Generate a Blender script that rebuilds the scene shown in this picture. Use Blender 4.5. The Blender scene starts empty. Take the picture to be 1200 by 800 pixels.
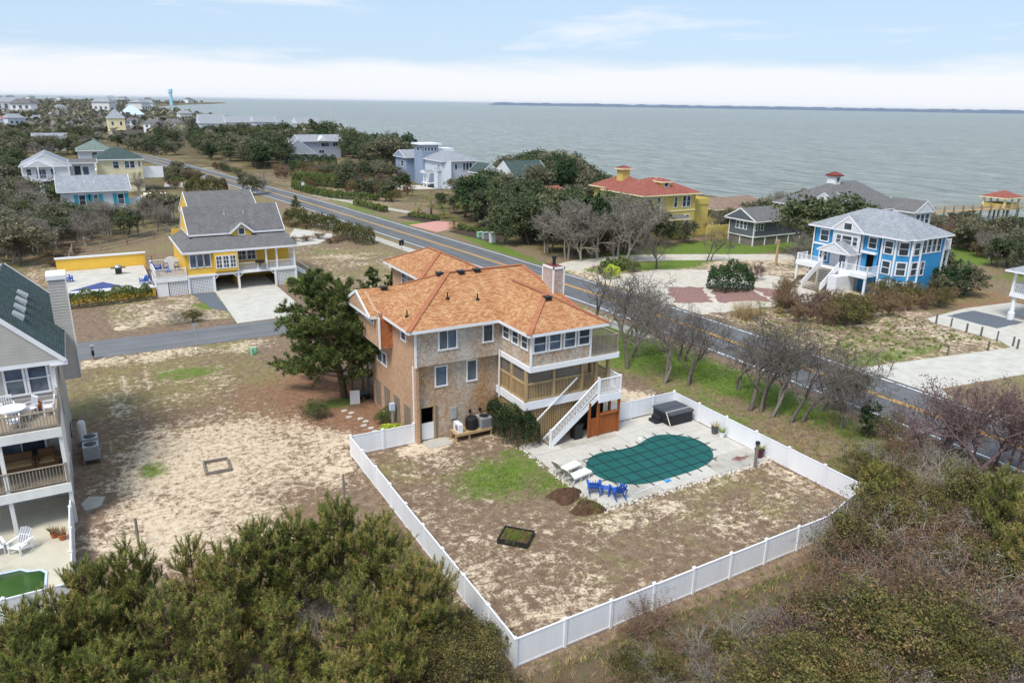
import bpy, math, random
import numpy as np

# ---------------------------------------------------------------- camera, sky, sun, exposure
scene = bpy.context.scene
COL = scene.collection
FPX, CAMH = 880.0, 21.0                       # focal length in px of a 1200 px wide picture; camera height (m)
PITCH, ROLL, YAW = math.atan(279 / FPX), math.atan(0.0158), math.radians(30)
_cr, _sr, _cp, _sp, _cy, _sy = math.cos(ROLL), math.sin(ROLL), math.cos(PITCH), math.sin(PITCH), math.cos(YAW), math.sin(YAW)

def _grid(x, y, z):                           # level camera frame -> street grid (x across the main road, y along it)
    return np.array([x * _cy + y * _sy, -x * _sy + y * _cy, z])
_right, _up, _fwd = _grid(_cr, _sp * _sr, _cp * _sr), _grid(-_sr, _sp * _cr, _cp * _cr), _grid(0, _cp, -_sp)

def at(px, py, z=0.0):                        # photo pixel -> point on the level plane z
    d = _fwd + _right * ((px - 600) / FPX) - _up * ((py - 400) / FPX)
    t = (z - CAMH) / d[2]
    return np.array([d[0] * t, d[1] * t, z])

def away(px, py, dist):                       # photo pixel -> point at a horizontal distance
    d = _fwd + _right * ((px - 600) / FPX) - _up * ((py - 400) / FPX)
    t = dist / math.hypot(d[0], d[1])
    return np.array([d[0] * t, d[1] * t, CAMH + d[2] * t])

from mathutils import Matrix, Vector
cam_data = bpy.data.cameras.new('camera')
cam = bpy.data.objects.new('camera', cam_data); COL.objects.link(cam)
cam_data.sensor_width = 36.0; cam_data.lens = 36.0 * FPX / 1200.0
cam_data.clip_start = 0.5; cam_data.clip_end = 120000
m = Matrix.Identity(4)
for i in range(3):
    m[i][0], m[i][1], m[i][2] = _right[i], _up[i], -_fwd[i]
m[2][3] = CAMH
cam.matrix_world = m
scene.camera = cam

SUN_EL, SUN_AZ = math.radians(58), math.radians(-120)     # azimuth from +y towards +x
world = bpy.data.worlds.new('World'); scene.world = world; world.use_nodes = True
wn, wl = world.node_tree.nodes, world.node_tree.links
wn.clear()
def W(t, **k):
    n = wn.new(t)
    for a, b in k.items(): setattr(n, a, b)
    return n
sky = W('ShaderNodeTexSky', sky_type='NISHITA', sun_disc=False, sun_elevation=SUN_EL, sun_rotation=SUN_AZ, air_density=1.0, dust_density=0.6, ozone_density=2.0, altitude=50)
tc = W('ShaderNodeTexCoord'); sep = W('ShaderNodeSeparateXYZ')
wl.new(tc.outputs['Generated'], sep.inputs[0])
mp = W('ShaderNodeMapping'); mp.inputs['Scale'].default_value = (1.0, 1.0, 7.0); mp.inputs['Location'].default_value = (3.1, 1.7, 0.35)
wl.new(tc.outputs['Generated'], mp.inputs[0])
ns = W('ShaderNodeTexNoise'); ns.inputs['Scale'].default_value = 2.6; ns.inputs['Detail'].default_value = 7; ns.inputs['Roughness'].default_value = 0.55; ns.inputs['Distortion'].default_value = 0.3
wl.new(mp.outputs[0], ns.inputs['Vector'])
cr = W('ShaderNodeValToRGB'); cr.color_ramp.elements[0].position = 0.55; cr.color_ramp.elements[1].position = 0.70
wl.new(ns.outputs['Fac'], cr.inputs[0])
# low bank of cloud along the whole horizon
mp2 = W('ShaderNodeMapping'); mp2.inputs['Scale'].default_value = (3.0, 3.0, 22.0)
wl.new(tc.outputs['Generated'], mp2.inputs[0])
ns2 = W('ShaderNodeTexNoise'); ns2.inputs['Scale'].default_value = 2.0; ns2.inputs['Detail'].default_value = 5
wl.new(mp2.outputs[0], ns2.inputs['Vector'])
ad = W('ShaderNodeMath', operation='MULTIPLY_ADD'); ad.inputs[1].default_value = -0.035; wl.new(ns2.outputs['Fac'], ad.inputs[0]); wl.new(sep.outputs[2], ad.inputs[2])
mr = W('ShaderNodeMapRange'); mr.inputs['From Min'].default_value = 0.016; mr.inputs['From Max'].default_value = 0.040; mr.inputs['To Min'].default_value = 1.0; mr.inputs['To Max'].default_value = 0.0
mr.interpolation_type = 'SMOOTHSTEP'; wl.new(ad.outputs[0], mr.inputs['Value'])
mx = W('ShaderNodeMath', operation='MAXIMUM'); wl.new(cr.outputs[0], mx.inputs[0]); wl.new(mr.outputs[0], mx.inputs[1])
thin = W('ShaderNodeMix', data_type='RGBA'); thin.inputs[0].default_value = 0.7; thin.inputs[7].default_value = (5.2, 6.8, 8.9, 1); wl.new(sky.outputs[0], thin.inputs[6])   # thin high veil
veil = W('ShaderNodeMath', operation='MULTIPLY'); veil.inputs[1].default_value = 0.93; wl.new(mx.outputs[0], veil.inputs[0])
mix = W('ShaderNodeMix', data_type='RGBA')
mix.inputs[7].default_value = (8.1, 8.25, 8.6, 1)
wl.new(veil.outputs[0], mix.inputs[0]); wl.new(thin.outputs[2], mix.inputs[6])
bg = W('ShaderNodeBackground'); bg.inputs['Strength'].default_value = 0.072
wl.new(mix.outputs[2], bg.inputs[0])
wo = W('ShaderNodeOutputWorld'); wl.new(bg.outputs[0], wo.inputs[0])

sd = bpy.data.lights.new('sun', 'SUN'); sd.energy = 2.3; sd.angle = math.radians(20); sd.color = (1.0, 0.955, 0.89)
sun = bpy.data.objects.new('sun', sd); COL.objects.link(sun)
_d = Vector((math.sin(SUN_AZ) * math.cos(SUN_EL), math.cos(SUN_AZ) * math.cos(SUN_EL), math.sin(SUN_EL)))
sun.rotation_euler = _d.to_track_quat('Z', 'Y').to_euler()
vs = scene.view_settings
vs.view_transform = 'Standard'; vs.look = 'None'; vs.gamma = 1.0; vs.use_curve_mapping = False; vs.exposure = 0.74
scene.cycles.max_bounces = 6; scene.cycles.diffuse_bounces = 3; scene.cycles.glossy_bounces = 2; scene.cycles.transparent_max_bounces = 8
scene.cycles.use_denoising = True

# ---------------------------------------------------------------- helpers
RNG = np.random.default_rng(7)
def S(r, g, b):                                # sRGB 0..255 -> linear
    return tuple((c / 255 / 12.92) if c / 255 <= 0.04045 else ((c / 255 + 0.055) / 1.055) ** 2.4 for c in (r, g, b))

class MB:
    """collects faces; build() links them as one mesh object"""
    def __init__(s): s.v = []; s.f = []; s.mi = []; s.cur = 0; s.n = 0; s.rnd = []; s.r = 0.5
    def add(s, vs, fs):
        s.v.append(np.asarray(vs, float).reshape(-1, 3)); k = len(s.v[-1])
        s.rnd.append(np.full(k, s.r))
        for f in fs: s.f.append([i + s.n for i in f]); s.mi.append(s.cur)
        s.n += k; return s
    def box(s, x0, x1, y0, y1, z0, z1):
        x0, x1 = min(x0, x1), max(x0, x1); y0, y1 = min(y0, y1), max(y0, y1); z0, z1 = min(z0, z1), max(z0, z1)
        return s.add([(x0, y0, z0), (x1, y0, z0), (x1, y1, z0), (x0, y1, z0), (x0, y0, z1), (x1, y0, z1), (x1, y1, z1), (x0, y1, z1)],
                     [(3, 2, 1, 0), (4, 5, 6, 7), (0, 1, 5, 4), (1, 2, 6, 5), (2, 3, 7, 6), (3, 0, 4, 7)])
    def beam(s, p, q, w, h, up=(0, 0, 1)):      # box from p to q, w across, h along up
        p, q = np.array(p, float), np.array(q, float); d = q - p; d /= np.linalg.norm(d)
        a = np.cross(d, up); n = np.linalg.norm(a)
        if n < 1e-5: a = np.cross(d, (0, 1, 0)); n = np.linalg.norm(a)
        a /= n; b = np.cross(a, d); a *= w / 2; b *= h / 2
        return s.add([p - a - b, p + a - b, p + a + b, p - a + b, q - a - b, q + a - b, q + a + b, q - a + b],
                     [(0, 1, 2, 3), (7, 6, 5, 4), (4, 5, 1, 0), (5, 6, 2, 1), (6, 7, 3, 2), (7, 4, 0, 3)])
    def tube(s, pts, rad, k=6, cap=True):
        pts = np.asarray(pts, float); n = len(pts); rad = np.broadcast_to(np.asarray(rad, float), (n,))
        t = np.gradient(pts, axis=0); t /= np.linalg.norm(t, axis=1)[:, None] + 1e-9
        ref = np.array([0.31, 0.93, 0.2]) if abs(t[0] @ [0.31, 0.93, 0.2]) < .9 else np.array([1., 0, 0])
        a = np.cross(t, ref); a /= np.linalg.norm(a, axis=1)[:, None] + 1e-9; b = np.cross(t, a)
        th = np.arange(k) * 2 * math.pi / k
        vs = pts[:, None, :] + rad[:, None, None] * (np.cos(th)[None, :, None] * a[:, None, :] + np.sin(th)[None, :, None] * b[:, None, :])
        fs = [(i * k + j, i * k + (j + 1) % k, (i + 1) * k + (j + 1) % k, (i + 1) * k + j) for i in range(n - 1) for j in range(k)]
        if cap: fs += [tuple(range(k))[::-1], tuple((n - 1) * k + j for j in range(k))]
        return s.add(vs.reshape(-1, 3), fs)
    def prism(s, poly, z0, z1):
        n = len(poly); poly = [tuple(p[:2]) for p in poly]
        ar = sum(poly[i][0] * poly[(i + 1) % n][1] - poly[(i + 1) % n][0] * poly[i][1] for i in range(n))
        if ar < 0: poly = poly[::-1]
        return s.add([(x, y, z0) for x, y in poly] + [(x, y, z1) for x, y in poly],
                     [tuple(range(n))[::-1], tuple(range(n, 2 * n))] + [(i, (i + 1) % n, n + (i + 1) % n, n + i) for i in range(n)])
    def extr(s, poly, d):                        # 3-D polygon pushed along d
        poly = np.asarray(poly, float); d = np.asarray(d, float); n = len(poly)
        nn = np.zeros(3)
        for i in range(n): nn += np.cross(poly[i], poly[(i + 1) % n])
        if nn @ d > 0: poly = poly[::-1]
        return s.add(list(poly) + list(poly + d), [tuple(range(n)), tuple(range(n, 2 * n))[::-1]] + [((i + 1) % n, i, n + i, n + (i + 1) % n) for i in range(n)])
    def lathe(s, prof, c=(0, 0, 0), k=12):
        th = np.arange(k) * 2 * math.pi / k; n = len(prof)
        vs = [(c[0] + r * math.cos(t), c[1] + r * math.sin(t), c[2] + z) for r, z in prof for t in th]
        fs = [(i * k + j, i * k + (j + 1) % k, (i + 1) * k + (j + 1) % k, (i + 1) * k + j) for i in range(n - 1) for j in range(k)]
        fs += [tuple(range(k))[::-1], tuple((n - 1) * k + j for j in range(k))]
        return s.add(vs, fs)
    def raw(s, v, f, rnd=None):                   # vectorised faces (arrays of equal size)
        v = np.asarray(v, float).reshape(-1, 3); s.v.append(v); s.rnd.append(np.full(len(v), s.r) if rnd is None else np.asarray(rnd))
        s.f.extend((np.asarray(f) + s.n).tolist()); s.mi.extend([s.cur] * len(f)); s.n += len(v); return s
    def xf(s, loc=(0, 0, 0), rz=0, sc=1):
        c, q = math.cos(rz), math.sin(rz); R = np.array([[c, -q, 0], [q, c, 0], [0, 0, 1]])
        s.v = [(x * sc) @ R.T + np.array(loc) for x in s.v]; return s
    def mesh(s, name, mats, smooth=False, off=None, uv=True):
        v = np.concatenate(s.v) if s.v else np.zeros((0, 3))
        if off is not None: v = v - np.asarray(off)
        me = bpy.data.meshes.new(name); me.from_pydata(v.tolist(), [], s.f)
        if not isinstance(mats, (list, tuple)): mats = [mats]
        for mm in mats: me.materials.append(MAT[mm] if isinstance(mm, str) else mm)
        if len(mats) > 1: me.polygons.foreach_set('material_index', s.mi)
        if smooth: me.polygons.foreach_set('use_smooth', [True] * len(me.polygons))
        at_ = me.attributes.new('rnd', 'FLOAT', 'POINT'); at_.data.foreach_set('value', np.concatenate(s.rnd).astype(np.float32))
        if uv:                                     # metric UV per face: across / up the slope
            n = len(me.polygons); N = np.zeros(n * 3); me.polygons.foreach_get('normal', N); N = N.reshape(-1, 3)
            T = np.stack([-N[:, 1], N[:, 0], np.zeros(n)], 1); L = np.linalg.norm(T, axis=1); flat = L < 0.05
            T[flat] = (1, 0, 0); L[flat] = 1; T /= L[:, None]; B = np.cross(N, T)
            tot = np.zeros(n, int); me.polygons.foreach_get('loop_total', tot); lv = np.zeros(len(me.loops), int); me.loops.foreach_get('vertex_index', lv)
            pi = np.repeat(np.arange(n), tot); P = v[lv] + (np.asarray(off) if off is not None else 0)
            u = np.stack([(P * T[pi]).sum(1), (P * B[pi]).sum(1)], 1)
            me.uv_layers.new(name='UVMap').data.foreach_set('uv', u.astype(np.float32).ravel())
        me.update(); return me
    def build(s, name, mats, parent=None, local=False, smooth=False, uv=True, loc=None):
        off = None
        if parent is not None and not local: off = world_loc(parent)
        me = s.mesh(name, mats, smooth, off, uv)
        o = bpy.data.objects.new(name, me); COL.objects.link(o)
        if parent is not None: o.parent = parent
        if loc is not None: o.location = loc
        return o

def world_loc(o):
    p = np.array(o.location)
    while o.parent is not None: o = o.parent; p = p + np.array(o.location)
    return p

def tag(o, label, cat, group=None):
    o['label'] = label; o['category'] = cat
    if group: o['group'] = group
    return o
def thing(name, label, cat, loc=(0, 0, 0), rz=0, group=None, sc=1):
    o = bpy.data.objects.new(name, None); COL.objects.link(o); o.empty_display_size = 0.3
    o.location = [float(x) for x in loc]; o.rotation_euler = (0, 0, rz); o.scale = (sc, sc, sc)
    return tag(o, label, cat, group)
def struct(o): o['kind'] = 'structure'; return o
def stuff(o): o['kind'] = 'stuff'; return o
def dup(root, loc, rz=0, sc=None, label=None, group=None):
    r = root.copy(); COL.objects.link(r); r.location = [float(x) for x in loc]; r.rotation_euler = (0, 0, rz)
    if sc is not None: r.scale = sc if isinstance(sc, (tuple, list)) else (sc, sc, sc)
    if label: r['label'] = label
    if group: r['group'] = group
    for ch in root.children:
        c = ch.copy(); COL.objects.link(c); c.parent = r
        for g in ch.children:
            d = g.copy(); COL.objects.link(d); d.parent = c
    return r
def child_copy(o, parent, loc):
    c = o.copy(); COL.objects.link(c); c.parent = parent; c.location = loc; return c

# ---------------------------------------------------------------- materials
MAT = {}
class NT:
    def __init__(s, name):
        s.m = bpy.data.materials.new(name); s.m.use_nodes = True; s.t = s.m.node_tree; s.n = s.t.nodes; s.l = s.t.links
        s.b = s.n['Principled BSDF']; MAT[name] = s.m; s._tc = None
    def tc(s, k='Object'):
        if s._tc is None: s._tc = s.n.new('ShaderNodeTexCoord')
        return s._tc.outputs[k]
    def new(s, t, **k):
        n = s.n.new(t)
        for a, b in k.items(): setattr(n, a, b)
        return n
    def geo(s):
        return s.new('ShaderNodeNewGeometry').outputs['Position']
    def noise(s, vec, scale, detail=4, rough=.55, dist=0.0):
        n = s.new('ShaderNodeTexNoise'); n.inputs['Scale'].default_value = scale; n.inputs['Detail'].default_value = detail
        n.inputs['Roughness'].default_value = rough; n.inputs['Distortion'].default_value = dist; s.l.new(vec, n.inputs['Vector']); return n.outputs['Fac']
    def ramp(s, fac, stops):
        n = s.new('ShaderNodeValToRGB'); e = n.color_ramp.elements
        while len(e) < len(stops): e.new(0.5)
        for x, (p, c) in zip(e, stops): x.position = p; x.color = (*c[:3], 1) if not isinstance(c, (int, float)) else (c, c, c, 1)
        s.l.new(fac, n.inputs[0]); return n.outputs[0]
    def mix(s, fac, a, b, mode='MIX'):
        n = s.new('ShaderNodeMix', data_type='RGBA', blend_type=mode)
        for i, x in ((0, fac), (6, a), (7, b)):
            if isinstance(x, (int, float)): n.inputs[i].default_value = x
            elif isinstance(x, tuple): n.inputs[i].default_value = (*x[:3], 1)
            else: s.l.new(x, n.inputs[i])
        return n.outputs[2]
    def math(s, op, a, b=0.0, clamp=False):
        n = s.new('ShaderNodeMath', operation=op); n.use_clamp = clamp
        for i, x in ((0, a), (1, b)):
            if isinstance(x, (int, float)): n.inputs[i].default_value = x
            else: s.l.new(x, n.inputs[i])
        return n.outputs[0]
    def attr(s, name):
        return s.new('ShaderNodeAttribute', attribute_name=name).outputs['Fac']
    def bump(s, h, strength=.3, dist=.02):
        n = s.new('ShaderNodeBump'); n.inputs['Strength'].default_value = strength; n.inputs['Distance'].default_value = dist
        s.l.new(h, n.inputs['Height']); s.l.new(n.outputs[0], s.b.inputs['Normal'])
    def col(s, c):
        if isinstance(c, tuple): s.b.inputs['Base Color'].default_value = (*c[:3], 1)
        else: s.l.new(c, s.b.inputs['Base Color'])
    def set(s, rough=.8, spec=.3, metal=0):
        s.b.inputs['Roughness'].default_value = rough; s.b.inputs['Specular IOR Level'].default_value = spec; s.b.inputs['Metallic'].default_value = metal

def mul(c, k): return tuple(min(1, x * k) for x in c)
def plain(name, c, rough=.75, var=.12, scale=2.5, bump=0.0, bscale=30, spec=.3, metal=0, streak=False):
    t = NT(name); t.set(rough, spec, metal); p = t.geo()
    if streak:
        mpn = t.new('ShaderNodeMapping'); mpn.inputs['Scale'].default_value = (1, 1, .12); t.l.new(p, mpn.inputs[0]); v = mpn.outputs[0]
    else: v = p
    f = t.noise(v, scale, 5, .6); g = t.noise(p, scale * 9, 3)
    s_ = t.math('ADD', t.math('MULTIPLY', f, .7), t.math('MULTIPLY', g, .3))
    t.col(t.ramp(s_, [(.3, mul(c, 1 - var * 1.6)), (.5, c), (.7, mul(c, 1 + var))]))
    if bump: t.bump(t.noise(p, bscale, 4), bump, .01)
    return t.m
# ---------------------------------------------------------------- material palette
plain('white_paint', S(232, 232, 234), .55, .05, 1.2)
plain('white_vinyl', S(233, 234, 237), .4, .065, 1.1, spec=.4, streak=True)
plain('white_trim_dirty', S(222, 221, 218), .65, .10, 2.0, streak=True)
plain('cream', S(240, 226, 180), .8, .06, 1)
plain('pale_grey_siding', S(208, 212, 222), .8, .06, 1)
plain('pale_lilac', S(205, 208, 228), .8, .06, 1)
plain('light_blue_siding', S(190, 205, 228), .8, .06, 1)
plain('mid_blue_siding', S(128, 150, 184), .8, .06, 1)
plain('slate_blue_siding', S(140, 150, 172), .8, .06, 1)
plain('dark_grey_siding', S(112, 116, 124), .8, .07, 1)
plain('yellow_stucco', S(206, 184, 104), .85, .08, 1.5)
plain('yellow_paint', S(236, 190, 78), .7, .06, 1.2)
plain('cyan_paint', S(64, 150, 200), .6, .08, 1.5)
plain('turquoise_paint', S(50, 160, 180), .6, .06, 1.5)
plain('tower_blue', S(168, 212, 230), .5, .05, .1)
plain('black_metal', S(38, 38, 40), .5, .1, 6, spec=.4)
plain('dark_rubber', S(30, 31, 33), .7, .1, 6)
plain('tub_cover', S(74, 77, 84), .5, .12, 3, bump=.15, bscale=18, spec=.4)
plain('tub_cabinet', S(44, 46, 52), .6, .15, 4)
plain('steel', S(160, 164, 168), .4, .12, 5, spec=.5, metal=.6)
plain('galvanised', S(175, 178, 180), .5, .15, 6, metal=.3)
plain('beige_plastic', S(205, 200, 188), .6, .06, 3)
plain('cobalt_plastic', S(28, 84, 172), .45, .1, 4, spec=.45)
plain('terracotta', S(168, 98, 62), .85, .15, 6)
plain('grey_pot', S(86, 88, 92), .7, .15, 6)
plain('purple_pot', S(82, 40, 62), .5, .15, 6)
plain('green_utility', S(140, 190, 160), .6, .1, 3)
plain('weathered_wood', S(150, 138, 122), .9, .22, 5, bump=.3, bscale=25, streak=True)
plain('treated_wood', S(178, 152, 112), .85, .2, 4, bump=.3, bscale=25, streak=True)
plain('grey_wood', S(126, 118, 110), .9, .25, 5, bump=.3, bscale=25, streak=True)
plain('stained_wood', S(150, 84, 40), .6, .3, 5, bump=.2, bscale=20, streak=True)
plain('red_brown_cap', S(120, 58, 48), .8, .15, 4)
plain('wicker', S(120, 92, 66), .9, .25, 20, bump=.4, bscale=60)
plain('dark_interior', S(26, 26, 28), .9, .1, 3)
plain('screen_mesh', S(138, 128, 116), .9, .12, 2)
plain('concrete', S(190, 186, 176), .9, .13, .9, bump=.12, bscale=40)
plain('old_concrete', S(176, 171, 160), .9, .2, .8, bump=.15, bscale=40)
plain('patio_concrete', S(190, 184, 166), .9, .12, .6, bump=.1, bscale=40)
plain('dark_gravel', S(98, 104, 112), .95, .25, 14, bump=.5, bscale=30)
plain('brick_drive', S(196, 146, 134), .9, .12, 3)
plain('red_mulch', S(140, 108, 102), .95, .35, 4, bump=.6, bscale=14)
plain('dark_mulch', S(70, 58, 50), .95, .3, 6, bump=.6, bscale=14)
plain('soil', S(84, 62, 46), .95, .3, 5, bump=.8, bscale=12)
plain('pale_gravel', S(192, 184, 170), .95, .18, 1.2, bump=.3, bscale=20)
plain('white_rock', S(196, 190, 182), .9, .25, 6)
plain('tennis_court', S(236, 224, 204), .9, .05, 1)
plain('bark', S(126, 119, 110), .95, .3, 6, bump=.6, bscale=18)
plain('dark_bark', S(106, 99, 91), .95, .3, 6, bump=.6, bscale=18)
plain('pale_bark', S(164, 156, 144), .95, .25, 6, bump=.5, bscale=18)
plain('reddish_bark', S(138, 112, 100), .95, .25, 6)
plain('plum_bark', S(126, 104, 104), .95, .25, 6)
plain('pine_bark', S(96, 76, 62), .95, .3, 8, bump=.7, bscale=14)
plain('yellow_line', S(232, 172, 62), .8, .15, 2)
plain('white_line', S(228, 228, 228), .8, .14, 2)
plain('sail_blue', S(62, 76, 128), .6, .1, 1)
plain('far_veg', S(76, 78, 72), 1, .3, .02)
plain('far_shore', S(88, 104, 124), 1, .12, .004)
plain('pipe_blue', S(70, 150, 215), .5, .08, 3)
plain('red_paint', S(205, 70, 62), .6, .1, 2)

def asphalt(name, c, line=False):
    t = NT(name); t.set(.9, .25); p = t.geo()
    mpn = t.new('ShaderNodeMapping'); mpn.inputs['Scale'].default_value = (1, .06, 1); mpn.inputs['Scale'].default_value = (.06, 1, 1) if 'street' in name else (1, .06, 1); t.l.new(p, mpn.inputs[0])
    a = t.noise(mpn.outputs[0], 1.1, 4); b = t.noise(p, .35, 5); g = t.noise(p, 55, 2)
    f = t.math('ADD', t.math('MULTIPLY', a, .5), t.math('ADD', t.math('MULTIPLY', b, .3), t.math('MULTIPLY', g, .2)))
    t.col(t.ramp(f, [(.32, mul(c, .7)), (.5, c), (.68, mul(c, 1.35))])); t.bump(g, .2, .01)
asphalt('asphalt', S(102, 103, 105)); asphalt('asphalt_street', S(112, 113, 115))

def shingles(name, cols, w, h, mortar, bw=.006, blot=None, rough=.9, bumpk=.4):
    """cedar / asphalt shingle courses: a brick pattern in metres on the face's own UV"""
    t = NT(name); t.set(rough, .2)
    uv = t.tc('UV')
    def brick(c1, c2, off):
        n = t.new('ShaderNodeTexBrick'); n.offset = .5; n.offset_frequency = 2; n.squash = 1
        for k, v in (('Scale', 1), ('Mortar Size', bw), ('Mortar Smooth', .3), ('Bias', off), ('Brick Width', w), ('Row Height', h)): n.inputs[k].default_value = v
        n.inputs['Color1'].default_value = (*c1, 1); n.inputs['Color2'].default_value = (*c2, 1); n.inputs['Mortar'].default_value = (*mortar, 1)
        t.l.new(uv, n.inputs['Vector']); return n
    b1 = brick(cols[0], cols[1], -.1); b2 = brick(cols[2], cols[3], .1)
    mpn = t.new('ShaderNodeMapping'); mpn.inputs['Scale'].default_value = (1, .45, 1); t.l.new(uv, mpn.inputs[0])
    big = t.noise(mpn.outputs[0], .38 if blot is None else blot, 5, .6, .3)
    c = t.mix(t.ramp(big, [(.38, 0.0), (.64, 1.0)]), b1.outputs[0], b2.outputs[0])
    fine = t.noise(uv, 9, 4)
    c = t.mix(.5, c, t.ramp(fine, [(.3, (.55, .55, .55)), (.7, (1, 1, 1))]), 'MULTIPLY')
    t.col(c)
    t.bump(t.math('SUBTRACT', fine, t.math('MULTIPLY', b1.outputs['Fac'], 1.5)), bumpk, .02)
shingles('cedar_weathered', [S(226, 219, 210), S(188, 181, 172), S(208, 188, 164), S(184, 144, 106)], .15, .145, S(96, 82, 70))
shingles('cedar_stained', [S(226, 218, 208), S(192, 182, 168), S(208, 174, 134), S(182, 138, 94)], .15, .145, S(90, 60, 40))
shingles('cedar_new', [S(214, 178, 148), S(196, 156, 124), S(208, 174, 144), S(186, 152, 122)], .15, .145, S(140, 98, 72))
shingles('cedar_orange', [S(206, 130, 84), S(186, 108, 66), S(206, 138, 90), S(176, 104, 66)], .15, .145, S(130, 76, 48))
shingles('roof_orange', [S(212, 168, 124), S(178, 122, 80), S(202, 150, 106), S(168, 112, 74)], .30, .143, S(132, 88, 60), .012, 1.2)
shingles('roof_cap', [S(186, 126, 94), S(172, 112, 82), S(180, 118, 88), S(168, 108, 78)], .30, .2, S(150, 96, 70))
shingles('roof_grey', [S(134, 132, 132), S(116, 115, 116), S(126, 124, 124), S(110, 108, 108)], .32, .143, S(70, 69, 70), .012, 1.2)
shingles('roof_pale_grey', [S(178, 182, 188), S(152, 156, 162), S(168, 172, 178), S(144, 148, 154)], .32, .143, S(104, 106, 110), .012, 1.2)
shingles('roof_green', [S(90, 106, 104), S(72, 88, 86), S(82, 98, 96), S(66, 82, 80)], .34, .143, S(52, 64, 62), .014, 1.2)
shingles('roof_green_grey', [S(140, 152, 144), S(118, 132, 124), S(132, 144, 136), S(110, 124, 116)], .34, .15, S(90, 100, 94), .012, 1.2)
shingles('roof_terracotta', [S(172, 108, 94), S(150, 88, 76), S(164, 100, 86), S(142, 82, 70)], .25, .3, S(124, 72, 62), .02, 1.0)
shingles('roof_tan', [S(158, 136, 120), S(138, 118, 104), S(150, 128, 112), S(130, 110, 96)], .3, .3, S(108, 90, 78))
shingles('chimney_shingle', [S(216, 212, 208), S(188, 184, 180), S(206, 188, 178), S(176, 150, 138)], .15, .145, S(140, 130, 124))

def lattice(name, c, back, pitch=.13):
    t = NT(name); t.set(.8, .2); uv = t.tc('UV'); n = t.new('ShaderNodeTexBrick'); n.offset = 0
    for k, v in (('Scale', 1), ('Mortar Size', .022), ('Mortar Smooth', .0), ('Brick Width', pitch), ('Row Height', pitch)): n.inputs[k].default_value = v
    n.inputs['Color1'].default_value = n.inputs['Color2'].default_value = (*back, 1); n.inputs['Mortar'].default_value = (*c, 1)
    t.l.new(uv, n.inputs['Vector']); t.col(n.outputs[0])

def glass(name, c):
    t = NT(name); t.set(.12, .6); p = t.geo(); f = t.noise(p, 1.6, 3)
    t.col(t.ramp(f, [(.3, mul(c, .6)), (.7, mul(c, 1.5))]))
glass('glass_dark', S(58, 68, 78)); glass('glass_grey', S(88, 96, 104)); glass('glass_blue', S(84, 98, 114))

def lap(name, c, h=.16):                        # far clapboard: fine horizontal shadow lines painted darker, with relief
    t = NT(name); t.set(.7, .25); uv = t.tc('UV'); n = t.new('ShaderNodeTexBrick'); n.offset = .5
    for k, v in (('Scale', 1), ('Mortar Size', .012), ('Mortar Smooth', .4), ('Brick Width', 3.6), ('Row Height', h)): n.inputs[k].default_value = v
    n.inputs['Color1'].default_value = (*c, 1); n.inputs['Color2'].default_value = (*mul(c, .95), 1); n.inputs['Mortar'].default_value = (*mul(c, .72), 1)
    t.l.new(uv, n.inputs['Vector']); f = t.noise(t.geo(), 1.1, 5)
    t.col(t.mix(1.0, n.outputs[0], t.ramp(f, [(.3, (.86, .86, .86)), (.7, (1, 1, 1))]), 'MULTIPLY')); t.bump(n.outputs['Fac'], -.4, .02)
lap('lap_grey', S(190, 186, 180)); lap('lap_white', S(226, 227, 230)); lap('lap_blue', S(212, 219, 228)); lap('lap_midblue', S(152, 167, 190)); lap('lap_yellow', S(236, 192, 84))
lap('lap_cream', S(238, 228, 190)); lap('lap_cyan', S(64, 152, 206)); lap('lap_dark', S(104, 108, 116)); lap('lap_slate', S(176, 182, 194)); lap('lap_lilac', S(212, 214, 222))

def foliage(name, cols, rough=.75, spec=.25, trans=.18):
    """leaf colour by the leaf's own random value plus slow drift from clump to clump"""
    t = NT(name); t.set(rough, spec); r = t.attr('rnd'); oi = t.new('ShaderNodeObjectInfo')
    g = t.noise(t.geo(), .55, 3)
    f = t.math('ADD', t.math('MULTIPLY', r, .62), t.math('ADD', t.math('MULTIPLY', g, .5), t.math('MULTIPLY', oi.outputs['Random'], .16)))
    f = t.math('SUBTRACT', f, .14)
    cols = [mul(x, 1.12) for x in cols]
    k = len(cols); c = t.ramp(f, [(.12 + .76 * i / (k - 1), x) for i, x in enumerate(cols)]); t.col(c)
    tr = t.new('ShaderNodeBsdfTranslucent'); t.l.new(c, tr.inputs[0]); ms = t.new('ShaderNodeMixShader'); ms.inputs[0].default_value = trans
    t.l.new(t.b.outputs[0], ms.inputs[1]); t.l.new(tr.outputs[0], ms.inputs[2]); t.l.new(ms.outputs[0], t.n['Material Output'].inputs[0])
foliage('pine_needle', [S(52, 66, 34), S(74, 90, 46), S(98, 112, 58), S(128, 134, 76)])
foliage('pine_fore', [S(66, 76, 42), S(104, 114, 56), S(144, 146, 74), S(184, 154, 102)])
foliage('evergreen', [S(52, 62, 44), S(72, 84, 56), S(94, 102, 68), S(118, 120, 84)])
foliage('oak_olive', [S(74, 76, 60), S(98, 98, 76), S(118, 116, 90), S(140, 134, 106)])
foliage('grey_twig_leaf', [S(86, 84, 76), S(108, 104, 94), S(128, 122, 110), S(146, 138, 122)])
foliage('brown_leaf', [S(84, 66, 54), S(110, 88, 68), S(132, 108, 80), S(140, 128, 84)])
foliage('plum_leaf', [S(84, 68, 66), S(106, 86, 82), S(122, 102, 92), S(136, 118, 100)])
foliage('hedge_green', [S(56, 72, 40), S(78, 96, 50), S(104, 116, 62), S(134, 130, 78)])
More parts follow.
